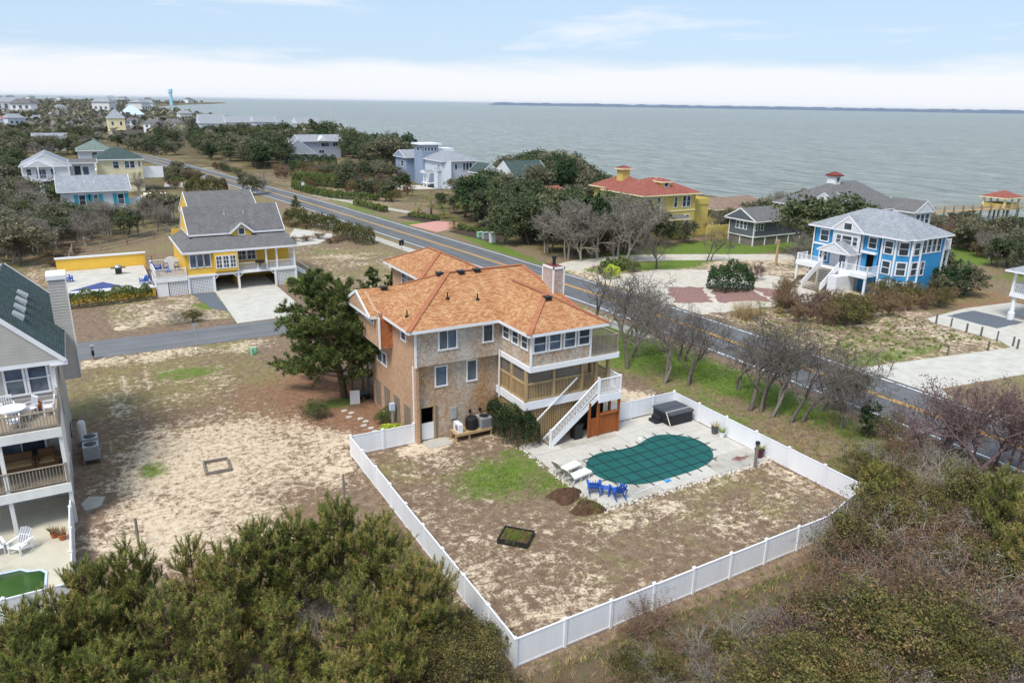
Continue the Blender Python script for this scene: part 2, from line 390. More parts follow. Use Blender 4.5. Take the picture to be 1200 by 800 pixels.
foliage('hedge_olive', [S(60, 66, 38), S(80, 84, 48), S(100, 98, 56), S(120, 110, 68)])
foliage('ivy_green', [S(30, 44, 26), S(44, 60, 36), S(60, 80, 44), S(84, 104, 56)])
foliage('bright_shrub', [S(110, 130, 40), S(150, 168, 50), S(186, 198, 66), S(206, 210, 90)])
foliage('thicket', [S(74, 58, 44), S(82, 76, 48), S(96, 98, 52), S(116, 112, 62), S(138, 110, 76)])
foliage('grass_blade', [S(70, 92, 36), S(96, 118, 48), S(122, 138, 62), S(150, 150, 84)])
foliage('dry_grass', [S(132, 112, 80), S(156, 134, 98), S(176, 154, 114), S(196, 176, 134)])
foliage('palm_leaf', [S(72, 88, 44), S(100, 114, 58), S(132, 134, 74), S(160, 142, 92)])
foliage('juniper', [S(34, 52, 34), S(48, 70, 42), S(62, 86, 50), S(84, 104, 60)])

def cover(name, base):
    t = NT(name); t.set(.7, .25); p = t.geo(); f = t.noise(p, 1.2, 4); g = t.noise(p, 14, 3)
    t.col(t.ramp(t.math('ADD', t.math('MULTIPLY', f, .7), t.math('MULTIPLY', g, .3)), [(.3, mul(base, .8)), (.7, mul(base, 1.25))])); t.bump(f, .5, .08)
cover('pool_cover', S(28, 88, 84)); plain('strap_black', S(26, 40, 42), .8, .1, 5)
t = NT('pool_water'); t.set(.06, .5); t.col(t.ramp(t.noise(t.geo(), .5, 3), [(.35, S(34, 62, 34)), (.65, S(66, 98, 46))])); t.bump(t.noise(t.geo(), 3, 3), .1, .02)

# sea
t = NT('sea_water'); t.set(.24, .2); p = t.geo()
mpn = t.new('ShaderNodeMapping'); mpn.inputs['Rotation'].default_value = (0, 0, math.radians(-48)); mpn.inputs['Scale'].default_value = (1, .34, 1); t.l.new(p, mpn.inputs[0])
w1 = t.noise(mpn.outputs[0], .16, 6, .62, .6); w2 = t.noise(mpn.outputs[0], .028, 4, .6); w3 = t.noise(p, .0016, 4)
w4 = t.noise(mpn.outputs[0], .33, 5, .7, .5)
t.col(t.mix(t.ramp(t.math('ADD', t.math('MULTIPLY', w4, .55), t.math('MULTIPLY', w1, .45)), [(.36, 0.0), (.62, 1.0)]), t.mix(t.ramp(w3, [(.35, 0.0), (.65, 1.0)]), S(82, 90, 78), S(96, 103, 91)), S(148, 152, 141)))  # paler ripple streaks painted into the water colour in place of reflections
bm = t.math('ADD', t.math('MULTIPLY', w1, .8), w2)
t.bump(bm, 1.0, 7.0)

# ground
t = NT('ground_soil'); t.set(.95, .15); p = t.geo()
A_, B_, C_, D_ = t.noise(p, .42, 6, .62, .3), t.noise(p, 2.1, 7, .72, .25), t.noise(p, 8.0, 5, .7), t.noise(p, 26, 3, .6)
det = t.math('ADD', t.math('MULTIPLY', A_, .30), t.math('ADD', t.math('MULTIPLY', B_, .52), t.math('MULTIPLY', C_, .28)))   # about .55
det2 = t.math('ADD', t.math('MULTIPLY', t.noise(p, .9, 6, .65, .4), .5), t.math('ADD', t.math('MULTIPLY', t.noise(p, 4.2, 5, .7), .4), t.math('MULTIPLY', D_, .2)))
det3 = t.math('ADD', t.math('MULTIPLY', t.noise(p, 3.1, 6, .72, .3), .7), t.math('MULTIPLY', D_, .4))
def cov(attr, k=1.9, soft=.05, src=det):
    f = t.math('ADD', t.attr(attr), t.math('MULTIPLY', t.math('SUBTRACT', src, .55), k))
    return t.ramp(f, [(.5 - soft, 0.0), (.5 + soft, 1.0)])
mixn = t.math('ADD', t.math('MULTIPLY', B_, .45), t.math('ADD', t.math('MULTIPLY', C_, .3), t.math('MULTIPLY', D_, .25)))
base = t.ramp(mixn, [(.34, S(84, 70, 57)), (.46, S(112, 94, 78)), (.55, S(140, 120, 100)), (.66, S(172, 150, 126))])
straw = t.ramp(mixn, [(.35, S(104, 78, 60)), (.5, S(136, 104, 82)), (.65, S(166, 134, 108))])
litter = t.ramp(mixn, [(.35, S(62, 53, 40)), (.5, S(92, 81, 60)), (.66, S(126, 111, 84))])
sand = t.ramp(mixn, [(.34, S(176, 156, 130)), (.5, S(206, 187, 160)), (.64, S(222, 208, 186))])
green = t.ramp(mixn, [(.35, S(68, 90, 36)), (.5, S(96, 118, 48)), (.65, S(128, 136, 72))])
olive = t.ramp(mixn, [(.35, S(98, 92, 58)), (.5, S(128, 120, 80)), (.65, S(158, 148, 106))])
c = t.mix(cov('straw', 1.2, .12), base, straw)
c = t.mix(cov('litter', 1.2, .12), c, litter)
c = t.mix(cov('olive', 2.1, .14, det2), c, olive)
c = t.mix(cov('sand', 2.2, .10), c, sand)
c = t.mix(cov('speck', 2.0, .12, det3), c, t.ramp(mixn, [(.35, S(96, 76, 58)), (.65, S(150, 124, 98))]))
c = t.mix(cov('green', 2.0, .18, det2), c, green)
t.col(c); t.bump(t.math('ADD', B_, t.math('MULTIPLY', C_, .8)), .55, .05)

# ---------------------------------------------------------------- the ground sheet, sea and far shores
SEA = -3.5
_sh = [(-2000, 165), (60, 160), (76, 157), (99, 158), (128, 145), (176, 147), (238, 140), (369, 150), (485, 146), (624, 128), (719, 126), (1100, 140), (1390, 139), (1865, 110), (2000, 128), (2212, 193), (2745, 302), (3400, 455), (3817, 602), (4692, 818), (4800, 300), (6200, -200), (9000, -900), (60000, -6000)]
def shore(v): return np.interp(v, [a for a, b in _sh], [b for a, b in _sh])
def axis(parts):
    a = np.concatenate([np.arange(x0, x1, st) for x0, x1, st in parts]); return np.unique(a)
gu = axis([(-9000, -2000, 1000), (-2000, -400, 200), (-400, -60, 20), (-60, -12, 4), (-12, 62, .4), (62, 100, 1.0), (100, 180, 3), (180, 1000, 20), (1000, 1400, 100)])
gv = axis([(-600, -40, 40), (-40, 6, 2), (6, 92, .4), (92, 180, 1.2), (180, 420, 5), (420, 1400, 20), (1400, 5200, 60), (5200, 12000, 600), (12000, 60000, 6000)])
GU, GV = np.meshgrid(gu, gv)
SHV = shore(GV)
Z = np.where(GU > SHV - 9, -np.clip((GU - (SHV - 9)) / 14, 0, 1) * 6.5, 0.0)
def el(cu, cv, ru, rv, k=1.0, rot=0):
    a, b = GU - cu, GV - cv; c_, s_ = math.cos(rot), math.sin(rot)
    d = np.sqrt(((a * c_ + b * s_) / ru) ** 2 + ((-a * s_ + b * c_) / rv) ** 2)
    return np.clip(1.6 - 1.1 * d, 0, 1) * k
def rc(u0, u1, v0, v1, k=1.0, f=1.5):
    return np.clip(np.minimum(np.minimum(GU - u0, u1 - GU), np.minimum(GV - v0, v1 - GV)) / f, 0, 1) * k
mx_ = lambda *a: np.maximum.reduce(a)
sand_m = mx_(np.full_like(GU, .05), rc(-4, 12.3, 30, 70, .34, 4), el(5.5, 45, 6.5, 8.5, .68), el(10.5, 43, 4, 6, .62), el(3, 38, 6, 5, .62), el(3, 67.5, 8, 2.2, .55), el(1.3, 62, .3, 5, .56), el(2.9, 62, .3, 5, .54), el(.6, 56, 1.2, 2, .5), el(11, 67, 4, 2.5, .5), rc(12, 37, 19.5, 42, .36, 2),
             el(16, 25, 5, 5, .47), el(20.5, 28, 4, 3, .46), el(24, 27.5, 4, 1.5, .52), el(30, 28.4, 5, 1.2, .5), el(34.5, 26.5, 1.2, 4, .5), el(17, 40.5, 2.5, 1.2, .6), el(33, 41, 4, 2.5, .7),
             rc(44, 47.3, -20, 100, .45), rc(55.6, 58, -20, 70, .5), rc(56, 80, 33, 56, .42), el(62, 42, 7, 6, .46), rc(0, 20, 76, 92, .38), rc(24, 40, 80, 135, .36), el(30, 100, 6, 8, .45), rc(-8, 0, 90, 118, .40), rc(52, 60, 60, 84, .62),
             rc(58, 90, 64, 78, .5), rc(28, 40, 180, 262, .45), rc(45, 62, 150, 240, .35), el(76, 59, 6, 5, .9))
green_m = mx_(el(23 - 4, 34.5, 3.2, 3.0, .60), el(21, 32.5, 2, 2, .55), el(21.5, 36, 1.8, 2.2, .5), rc(36, 46, 20, 78, .34), el(43.5, 44, 2.8, 17, .82), el(41, 53, 4.5, 10, .78), el(38.5, 36, 2, 4, .5), el(45, 62, 2, 10, .5), el(44.5, 32, 1.5, 8, .5),
             el(5.5, 62, 3, 1.6, .5), el(1.8, 45, 1, 1.4, .62), el(11.2, 82.5, 2.6, 2.2, .72), el(13, 78, 2.4, 2, .66), el(7, 80, 4, 3, .42), rc(72, 112, 77, 92, .85, 2.5), rc(60, 78, 76, 90, .55), rc(56, 60, 70, 82, .5), el(70, 78, 8, 3, .8), el(54.5, 100, 1.6, 14, .8), rc(52, 56, 78, 100, .6),
             rc(95, 125, 56, 72, .8, 3), rc(100, 150, 20, 56, .6, 4), el(30, 108, 3, 4, .5), rc(41, 44, 105, 150, .45), el(52, 126, 2.5, 3, .8), rc(47, 52, 130, 200, .5), rc(-60, 20, 118, 260, .15), el(27, 31, 1.0, 1, .3), el(60, 38.2, 10, 1.4, .52), el(14.7, 50.3, 1.6, 1.2, .6), el(65, 200, 6, 20, .5))
straw_m = mx_(el(12.5, 52.5, 5, 6.5, .95), el(15, 47, 3, 4, .8), rc(84, 96, 40, 52, .9), rc(-8, 4, 90, 122, .5), rc(56, 80, 44, 56, .42), el(16.5, 30, 3, 3, .3))
litter_m = mx_(np.where(GV < 20.3, .75, 0), np.where((GU > 36) & (GV < 27), .62, 0), np.where((GU < 12.2) & (GV < 33), .7, 0), np.where(GV > 330, .8, 0), rc(-400, 30, 135, 420, .72, 6), rc(-400, -4, 92, 420, .8, 6), rc(57, 150, 150, 420, .6, 8), np.where(GV > 190, .6, 0), rc(56, 74, 88, 140, .75, 4), rc(70, 96, 46, 64, .6, 3), np.where(GU > 112, .7, 0), rc(62, 100, 92, 150, .6))
olive_m = mx_(rc(-4, 13, 56, 70, .60), el(4, 61, 9, 8, .72), rc(-2, 12, 40, 58, .34), rc(13, 35, 21, 40, .36), el(14.5, 38, 2, 3, .5), el(32, 25, 3, 3, .46), rc(36, 47, 20, 76, .5), rc(0, 16, 76, 90, .5), rc(20, 40, 75, 135, .46), rc(56, 82, 30, 45, .5), np.where(GU > 55.6, .42, 0), np.where(GV > 92, .42, 0))
def vnoise(sc, seed):                           # smooth value noise on the ground grid, to fray the edges of the masks
    r = np.random.default_rng(seed).random((64, 64)); x, y = (GU / sc) % 64, (GV / sc) % 64; i, j = x.astype(int) % 64, y.astype(int) % 64; fx, fy = x - np.floor(x), y - np.floor(y); fx, fy = fx * fx * (3 - 2 * fx), fy * fy * (3 - 2 * fy)
    a, b_, c_, d_ = r[j, i], r[j, (i + 1) % 64], r[(j + 1) % 64, i], r[(j + 1) % 64, (i + 1) % 64]
    return (a * (1 - fx) + b_ * fx) * (1 - fy) + (c_ * (1 - fx) + d_ * fx) * fy - .5
fray = vnoise(6.0, 1) * .7 + vnoise(2.2, 2) * .5 + vnoise(25, 3) * .4
sand_m = sand_m + fray * .22; green_m = green_m + (vnoise(5, 4) + vnoise(1.7, 5) * .6) * .30; litter_m = litter_m + fray * .5; olive_m = olive_m + (vnoise(7, 6) + vnoise(2, 7) * .6) * .3; straw_m = straw_m + fray * .4
speck_m = np.clip(mx_(rc(-4, 13, 30, 70, .40, 3), rc(12, 36, 20, 42, .36, 2), rc(36, 47, 20, 76, .3), rc(56, 82, 33, 56, .3)) + vnoise(9, 8) * .25, 0, 1)
nu, nv = len(gu), len(gv)
idx = np.arange(nu * nv).reshape(nv, nu)
quads = np.stack([idx[:-1, :-1], idx[:-1, 1:], idx[1:, 1:], idx[1:, :-1]], -1).reshape(-1, 4)
gb = MB(); gb.raw(np.stack([GU, GV, Z], -1), quads)
ground = struct(gb.build('ground', 'ground_soil', uv=False))
for nm, a in (('sand', sand_m), ('green', green_m), ('straw', straw_m), ('litter', litter_m), ('olive', olive_m), ('speck', speck_m)):
    ground.data.attributes.new(nm, 'FLOAT', 'POINT').data.foreach_set('value', a.astype(np.float32).ravel())
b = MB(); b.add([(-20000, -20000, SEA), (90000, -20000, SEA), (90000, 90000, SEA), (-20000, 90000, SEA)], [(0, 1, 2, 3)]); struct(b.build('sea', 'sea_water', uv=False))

# low wooded island along the horizon
def ridge(name, pts, h, w, mat, seed):
    r = np.random.default_rng(seed); n = len(pts); P = np.asarray(pts, float); d = np.gradient(P[:, :2], axis=0); d /= np.linalg.norm(d, axis=1)[:, None]
    nn = np.stack([-d[:, 1], d[:, 0]], 1); hh = h * (.65 + .35 * r.random(n)); hh[0] = hh[-1] = .1
    rows = []
    for s_, k in ((-1, 0.0), (-.5, .8), (0, 1.0), (.5, .8), (1, 0.0)): rows.append(np.column_stack([P[:, :2] + nn * w * s_, P[:, 2] - 1.0 * (k == 0) + hh * k]))
    v = np.stack(rows, 1).reshape(-1, 3); fs = [(i * 5 + j, i * 5 + j + 1, (i + 1) * 5 + j + 1, (i + 1) * 5 + j) for i in range(n - 1) for j in range(4)]
    return struct(MB().add(v, fs).build(name, mat, uv=False))
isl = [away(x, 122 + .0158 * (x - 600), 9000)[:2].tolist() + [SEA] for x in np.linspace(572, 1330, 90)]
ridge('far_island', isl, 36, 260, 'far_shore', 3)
# ---------------------------------------------------------------- roads, drives, paving
ROADC = [(51.5, -60), (51.5, 30), (51.5, 52), (50.9, 68), (49.5, 84.4), (48.6, 97), (47.4, 110), (46.0, 125.5), (44.4, 144), (42.8, 162), (37.8, 205), (32, 254), (26, 300), (16, 350), (0, 410), (-30, 500), (-60, 620)]
def smooth_line(p, n=4):
    p = np.asarray(p, float)
    for _ in range(n):
        q = [p[0]]
        for a, b in zip(p[:-1], p[1:]): q += [a * .75 + b * .25, a * .25 + b * .75]
        q.append(p[-1]); p = np.array(q)
    return p
ROAD = smooth_line(ROADC, 3)
def ribbon(name, line, o0, o1, z, mat, thick=0, parent=None):
    d = np.gradient(line, axis=0); d /= np.linalg.norm(d, axis=1)[:, None]; nn = np.stack([d[:, 1], -d[:, 0]], 1)
    a, b_ = line + nn * o0, line + nn * o1; n = len(line); zz = np.full((n, 1), z)
    v = np.concatenate([np.hstack([a, zz]), np.hstack([b_, zz])]); f = [(i, n + i, n + i + 1, i + 1) for i in range(n - 1)]
    m_ = MB(); m_.add(v, f)
    if thick:
        v2 = np.concatenate([np.hstack([a, zz - thick]), np.hstack([b_, zz - thick])])
        m_.add(np.concatenate([v[:n], v2[:n]]), [(i, i + 1, n + i + 1, n + i) for i in range(n - 1)])
        m_.add(np.concatenate([v[n:], v2[n:]]), [(i + 1, i, n + i, n + i + 1) for i in range(n - 1)])
    return m_.build(name, mat, parent, uv=False)
road = struct(ribbon('main_road', ROAD, -4.05, 4.05, .03, 'asphalt', .06))
for nm, o0, o1, mt in (('centre_line', -.22, -.09, 'yellow_line'), ('centre_line', .09, .22, 'yellow_line'), ('edge_line', -3.62, -3.46, 'white_line'), ('edge_line', 3.46, 3.62, 'white_line')):
    ribbon(nm, ROAD, o0, o1, .038, mt, 0, road)
struct(ribbon('road_verge_path', ROAD[20:70], -7.2, -5.4, .02, 'old_concrete'))
def sheet(name, poly, z, mat, thick=.05, kind='structure'):
    if mat in ('pale_gravel', 'red_mulch', 'dark_mulch', 'dark_gravel'):          # loose material: ragged edge
        q, r = [], np.random.default_rng(len(poly) + int(abs(poly[0][0]) * 10)); P = [np.array(p[:2], float) for p in poly]
        for a, b_ in zip(P, P[1:] + P[:1]):
            L = np.linalg.norm(b_ - a); k = max(1, int(L / .7)); nn = np.array([b_[1] - a[1], a[0] - b_[0]]) / L
            for i in range(k): q.append(a + (b_ - a) * i / k + nn * r.normal(0, .05 if 'dark' in mat else .22))
        poly = q
    o = MB().prism(poly, z - thick, z).build(name, mat); o['kind'] = kind; return o
# side street past the yellow house
sheet('side_street', [(-60, 69.6), (13, 69.1), (30, 69.4), (42, 69.6), (46.2, 67.4), (46.0, 79.2), (41, 75.2), (30, 74.6), (14, 74.4), (-60, 75.0)], .022, 'asphalt_street')
# ---------------------------------------------------------------- building kit
def wall(parent, axis, c, a0, a1, z0, z1, ops, mat, t=.14, out=-1, name='wall'):
    """wall along x ('x', plane y=c) or y ('y', plane x=c); outer face at c, body inward; ops = openings (a0,a1,z0,z1)"""
    A = sorted({a0, a1, *[min(max(q, a0), a1) for o in ops for q in o[:2]]}); Zs = sorted({z0, z1, *[min(max(q, z0), z1) for o in ops for q in o[2:4]]})
    m_ = MB(); c2 = c - out * t
    for i in range(len(A) - 1):
        run = None
        for j in range(len(Zs) - 1):
            am, zm = (A[i] + A[i + 1]) / 2, (Zs[j] + Zs[j + 1]) / 2
            hole = any(o[0] < am < o[1] and o[2] < zm < o[3] for o in ops)
            if not hole:
                if run is None: run = [Zs[j], Zs[j + 1]]
                else: run[1] = Zs[j + 1]
            if (hole or j == len(Zs) - 2) and run is not None:
                if axis == 'x': m_.box(A[i], A[i + 1], c, c2, *run)
                else: m_.box(c, c2, A[i], A[i + 1], *run)
                run = None
    return m_.build(name, mat, parent)

def slabx(m_, axis, c, out, a0, a1, z0, z1, d0, d1):     # box on a wall face: from d0 to d1 outwards
    if axis == 'x': m_.box(a0, a1, c + out * d0, c + out * d1, z0, z1)
    else: m_.box(c + out * d0, c + out * d1, a0, a1, z0, z1)

def window(parent, axis, c, out, a0, a1, z0, z1, cols=1, rows=1, trim=.10, frame='white_paint', pane='glass_dark', name='window', sill=True, proud=False):
    po = .055 if proud else 0
    """trim proud of the wall, recessed panes with sash bars; panes are sub-parts"""
    m_ = MB()
    slabx(m_, axis, c, out, a0 - trim, a1 + trim, z1, z1 + trim, -.04, .04)
    slabx(m_, axis, c, out, a0 - trim - (.03 if sill else 0), a1 + trim + (.03 if sill else 0), z0 - trim, z0, -.04, .06 if sill else .04)
    slabx(m_, axis, c, out, a0 - trim, a0, z0, z1, -.04, .04); slabx(m_, axis, c, out, a1, a1 + trim, z0, z1, -.04, .04)
    bw = .045; cs = [a0 + (a1 - a0) * i / cols for i in range(cols + 1)]; rs = [z0 + (z1 - z0) * i / rows for i in range(rows + 1)]
    for x in cs[1:-1]: slabx(m_, axis, c, out, x - bw / 2, x + bw / 2, z0, z1, -.06, .012 + po * .5)
    for z in rs[1:-1]: slabx(m_, axis, c, out, a0, a1, z - bw / 2, z + bw / 2, -.06, .010 + po * .5)
    w = m_.build(name, frame, parent, uv=False)
    for i in range(cols):
        for j in range(rows):
            p_ = MB(); slabx(p_, axis, c, out, cs[i] + .001, cs[i + 1] - .001, rs[j] + .001, rs[j + 1] - .001, -.075 + po, -.035 - .012 * (j % 2) + po); p_.build('pane', pane if pane != 'glass_dark' else ('glass_dark', 'glass_dark', 'glass_dark', 'glass_grey', 'glass_blue')[int(RNG.integers(5))], w, uv=False)
    return w

def pitched(parent, x0, x1, y0, y1, z, slope, axis, in0, in1, mats, t=.2, name='roof', caps=None, capw=.32, rise=None):
    """hip (inset>0) or gable (inset 0) roof over a rectangle; mats = slope, fascia, gable"""
    m_ = MB()
    if axis == 'y': tr = lambda a, b, c_: (b, a, c_); A0, A1, B0, B1 = y0, y1, x0, x1
    else: tr = lambda a, b, c_: (a, b, c_); A0, A1, B0, B1 = x0, x1, y0, y1
    bm = (B0 + B1) / 2; rz = z + (slope * (B1 - B0) / 2 if rise is None else rise)
    P = [tr(A0, B0, z), tr(A1, B0, z), tr(A1, B1, z), tr(A0, B1, z), tr(A0 + in0, bm, rz), tr(A1 - in1, bm, rz)]
    Q = [tr(A0, B0, z - t), tr(A1, B0, z - t), tr(A1, B1, z - t), tr(A0, B1, z - t)]
    fl = (lambda f: f) if axis == 'x' else (lambda f: f[::-1])
    m_.cur = 0; m_.add(P, [fl(f) for f in ((0, 1, 5, 4), (2, 3, 4, 5))])
    m_.cur = 0 if in0 > .3 else 2; m_.add(P, [fl((3, 0, 4))])
    m_.cur = 0 if in1 > .3 else 2; m_.add(P, [fl((1, 2, 5))])
    m_.cur = 1; m_.add(P[:4] + Q, [fl(f) for f in ((4, 5, 1, 0), (5, 6, 2, 1), (6, 7, 3, 2), (7, 4, 0, 3))] + [fl((7, 6, 5, 4))])
    r = m_.build(name, mats, parent)
    if caps:
        segs = [(P[4], P[5])] + ([(P[0], P[4]), (P[3], P[4])] if in0 > .3 else []) + ([(P[1], P[5]), (P[2], P[5])] if in1 > .3 else [])
        for a, b_ in segs:
            if np.linalg.norm(np.subtract(a, b_)) > .2: MB().beam(np.array(a) + (0, 0, .012), np.array(b_) + (0, 0, .012), capw, .05).build('ridge_cap', caps, r)
    if in0 <= .3 or in1 <= .3:                             # rake boards on the open gables
        for A_, ins in ((A0, in0), (A1, in1)):
            if ins > .3: continue
            s_ = -1 if A_ == A0 else 1
            k = MB()
            for bq in (B0, B1): k.beam(tr(A_ + s_ * .03, bq, z - t * .4), tr(A_ + s_ * .03, bm, rz - t * .4), .06, t * 1.0)
            k.build('rake_board', mats[1], r, uv=False)
    return r

def railing(parent, p, q, h=1.0, mat='white_paint', gap=.13, post=None, top=.09, bar=.035, name='railing', bottom=.1, ends=True):
    """rail between two floor points: top and bottom rail and balusters in one part"""
    p, q = np.array(p, float), np.array(q, float); L = np.linalg.norm(q[:2] - p[:2]); m_ = MB(); up = np.array([0, 0, 1.])
    m_.beam(p + up * h, q + up * h, top, .05); m_.beam(p + up * bottom, q + up * bottom, .05, .06)
    n = max(2, int(L / gap))
    for i in range(1, n): a = p + (q - p) * i / n; m_.beam(a + up * bottom, a + up * h, bar, bar)
    if ends:
        for a in (p, q): e_ = .1 + RNG.random() * .012; m_.beam(a - up * .02, a + up * (h + .08 + RNG.random() * .01), e_, e_)
    if post:
        k = int(L / post)
        for i in range(1, k): a = p + (q - p) * i / k; m_.beam(a, a + up * (h + .08), .1, .1)
    o = m_.build(name, mat, parent, uv=False); return o

def lattice_panel(parent, axis, c, a0, a1, z0, z1, mat, gap=.12, w=.045, name='lattice_panel'):
    m_ = MB()
    for x in np.arange(a0 + gap / 2, a1, gap):
        if axis == 'x': m_.box(x - w / 2, x + w / 2, c - .012, c, z0, z1)
        else: m_.box(c - .012, c, x - w / 2, x + w / 2, z0, z1)
    for z in np.arange(z0 + gap / 2, z1, gap):
        if axis == 'x': m_.box(a0, a1, c + .001, c + .012, z - w / 2, z + w / 2)
        else: m_.box(c + .001, c + .012, a0, a1, z - w / 2, z + w / 2)
    return m_.build(name, mat, parent, uv=False)

t = NT('porch_screen'); t.set(.9, .1); t.col(S(150, 140, 128)); t.b.inputs['Alpha'].default_value = .42

# ---------------------------------------------------------------- the cedar shingle house
H_ = thing('beach_house', 'three storey cedar shingle house with orange shingle hip roof behind the covered pool', 'house', (22.5, 45, 0))
RM = ['roof_orange', 'white_paint', 'cedar_new']
# core of the main block, then its skins
S_low = [(18.36, 19.08, 3.62, 4.88), (20.62, 21.23, 3.62, 4.95), (17.25, 18.17, 0.0, 2.28)]
wall(H_, 'x', 41.47, 16.88, 22.95, 0, 5.3, S_low, 'cedar_stained', .2)
S_up = [(18.45, 19.6, 6.2, 7.36), (21.58, 22.2, 6.27, 7.34)]
wall(H_, 'x', 41.05, 16.90, 22.92, 5.22, 7.62, S_up, 'cedar_weathered', .2)
MB().box(16.86, 22.92, 41.1, 41.5, 5.2, 5.24).build('soffit', 'white_paint', H_)
W_op = [(42.12, 43.28, .1, 2.1), (43.96, 45.1, .1, 2.1), (45.8, 46.96, .1, 2.1), (47.58, 48.68, .1, 2.1), (46.3, 48.0, 3.72, 4.52), (42.62, 43.3, 6.55, 7.2)]
wall(H_, 'y', 16.83, 41.08, 49.18, 0, 7.62, W_op, 'cedar_new', .2)
wall(H_, 'x', 49.2, 16.84, 28.1, 0, 7.62, [(17.6, 19.4, .1, 2.2), (18, 20.5, 2.9, 5.0), (18, 20.5, 5.5, 7.3)], 'cedar_new', .2, 1)
wall(H_, 'y', 28.1, 41.5, 49.2, 0, 7.62, [(43, 44.2, 3.4, 4.6), (46, 47.2, 6, 7.2)], 'cedar_weathered', .2, 1)
wall(H_, 'x', 41.48, 22.96, 28.1, 0, 5.3, [(23.6, 25.2, 2.95, 5.0)], 'cedar_weathered', .2)
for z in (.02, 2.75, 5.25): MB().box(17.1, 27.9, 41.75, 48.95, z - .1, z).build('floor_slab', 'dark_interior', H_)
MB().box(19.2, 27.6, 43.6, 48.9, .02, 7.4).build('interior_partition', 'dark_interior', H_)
window(H_, 'x', 41.47, -1, *S_low[0]); window(H_, 'x', 41.47, -1, *S_low[1])
window(H_, 'x', 41.05, -1, *S_up[0], cols=2); window(H_, 'x', 41.05, -1, *S_up[1])
window(H_, 'y', 16.83, -1, *W_op[4], cols=2); window(H_, 'y', 16.83, -1, *W_op[5])
for o in W_op[:4]: lattice_panel(H_, 'y', 16.84, *o, 'weathered_wood')
# white corner boards
for a in ((16.78, 16.90, 41.44, 41.56, 0, 5.2), (16.78, 16.90, 40.99, 41.12, 5.2, 7.55), (22.86, 22.98, 37.24, 37.38, 5.45, 7.55), (27.3, 27.42, 37.24, 37.38, 5.45, 7.55)): MB().box(*a).build('corner_board', 'white_paint', H_)
# back door with its half gate and lattice strips
d = MB(); [d.box(*a) for a in ((17.17, 17.26, 41.40, 41.52, 0, 2.36), (18.16, 18.25, 41.40, 41.52, 0, 2.36), (17.17, 18.25, 41.41, 41.52, 2.28, 2.36))]
df = d.build('door_frame', 'treated_wood', H_)
MB().box(17.29, 18.13, 41.42, 41.46, .06, 1.22).build('half_gate', 'white_vinyl', df)
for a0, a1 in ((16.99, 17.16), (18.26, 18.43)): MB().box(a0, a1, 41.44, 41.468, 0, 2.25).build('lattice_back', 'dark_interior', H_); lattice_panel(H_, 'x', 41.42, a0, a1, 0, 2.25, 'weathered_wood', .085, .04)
# west gabled bay
wall(H_, 'y', 15.95, 44.98, 49.1, 5.47, 7.9, [(46.0, 47.5, 7.0, 7.75)], 'cedar_new', .2)
wall(H_, 'x', 44.95, 15.96, 16.84, 5.48, 7.75, [], 'cedar_orange', .12)
MB().extr([(15.96, 45.5, 7.7), (15.96, 50.6, 7.7), (15.96, 48.05, 8.84)], (.2, 0, 0)).build('gable', 'cedar_new', H_)
MB().box(15.97, 16.83, 45, 49.1, 5.44, 5.47).build('soffit', 'white_paint', H_); MB().box(15.9, 16.0, 44.9, 45.02, 5.45, 7.6).build('corner_board', 'white_paint', H_)
window(H_, 'y', 15.95, -1, 46.0, 47.5, 7.0, 7.75, cols=2)
# roofs
pitched(H_, 16.2, 28.7, 40.6, 50.6, 7.74, .45, 'x', 5.0, 1.7, RM, caps='roof_cap')
pitched(H_, 22.45, 28.5, 36.85, 45.2, 7.72, .53, 'y', 3.02, 0, RM, caps='roof_cap')
pitched(H_, 15.5, 19.4, 45.4, 50.7, 7.6, .47, 'x', 0, 0, RM)
pitched(H_, 22.9, 28.3, 49.2, 56.2, 7.73, .48, 'y', 0, 0, RM)
pitched(H_, 22.4, 28.6, 53.4, 61.6, 7.75, .46, 'y', 3.0, 3.0, RM, caps='roof_cap')
# north block
wall(H_, 'y', 23.0, 50.4, 61.1, 0, 7.62, [(54.2, 55.2, 6.2, 7.35), (57.5, 58.6, 6.2, 7.35)], 'cedar_new', .2); wall(H_, 'x', 61.1, 23.0, 28.1, 0, 7.62, [], 'cedar_new', .2, 1); wall(H_, 'y', 28.1, 49.2, 61.1, 0, 7.62, [], 'cedar_weathered', .2, 1)
for o in ((54.2, 55.2, 6.2, 7.35), (57.5, 58.6, 6.2, 7.35)): window(H_, 'y', 23.0, -1, *o, rows=2)
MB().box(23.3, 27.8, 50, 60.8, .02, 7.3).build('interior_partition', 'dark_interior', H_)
# north-west balconies
for z in (2.75, 5.35):
    MB().box(16.9, 22.8, 49.22, 51.9, z - .3, z).build('balcony_floor', 'white_paint', H_)
    railing(H_, (16.95, 49.3, z), (16.95, 51.85, z), 1.0, 'weathered_wood'); railing(H_, (16.95, 51.85, z), (22.7, 51.85, z), 1.0, 'weathered_wood')
for u, v in ((15.95, 51.4), (16.9, 51.8), (16.9, 50.5), (19.8, 51.8), (22.6, 51.8)): MB().box(u - .07, u + .07, v - .07, v + .07, 0, 7.5).build('post', 'grey_wood', H_)
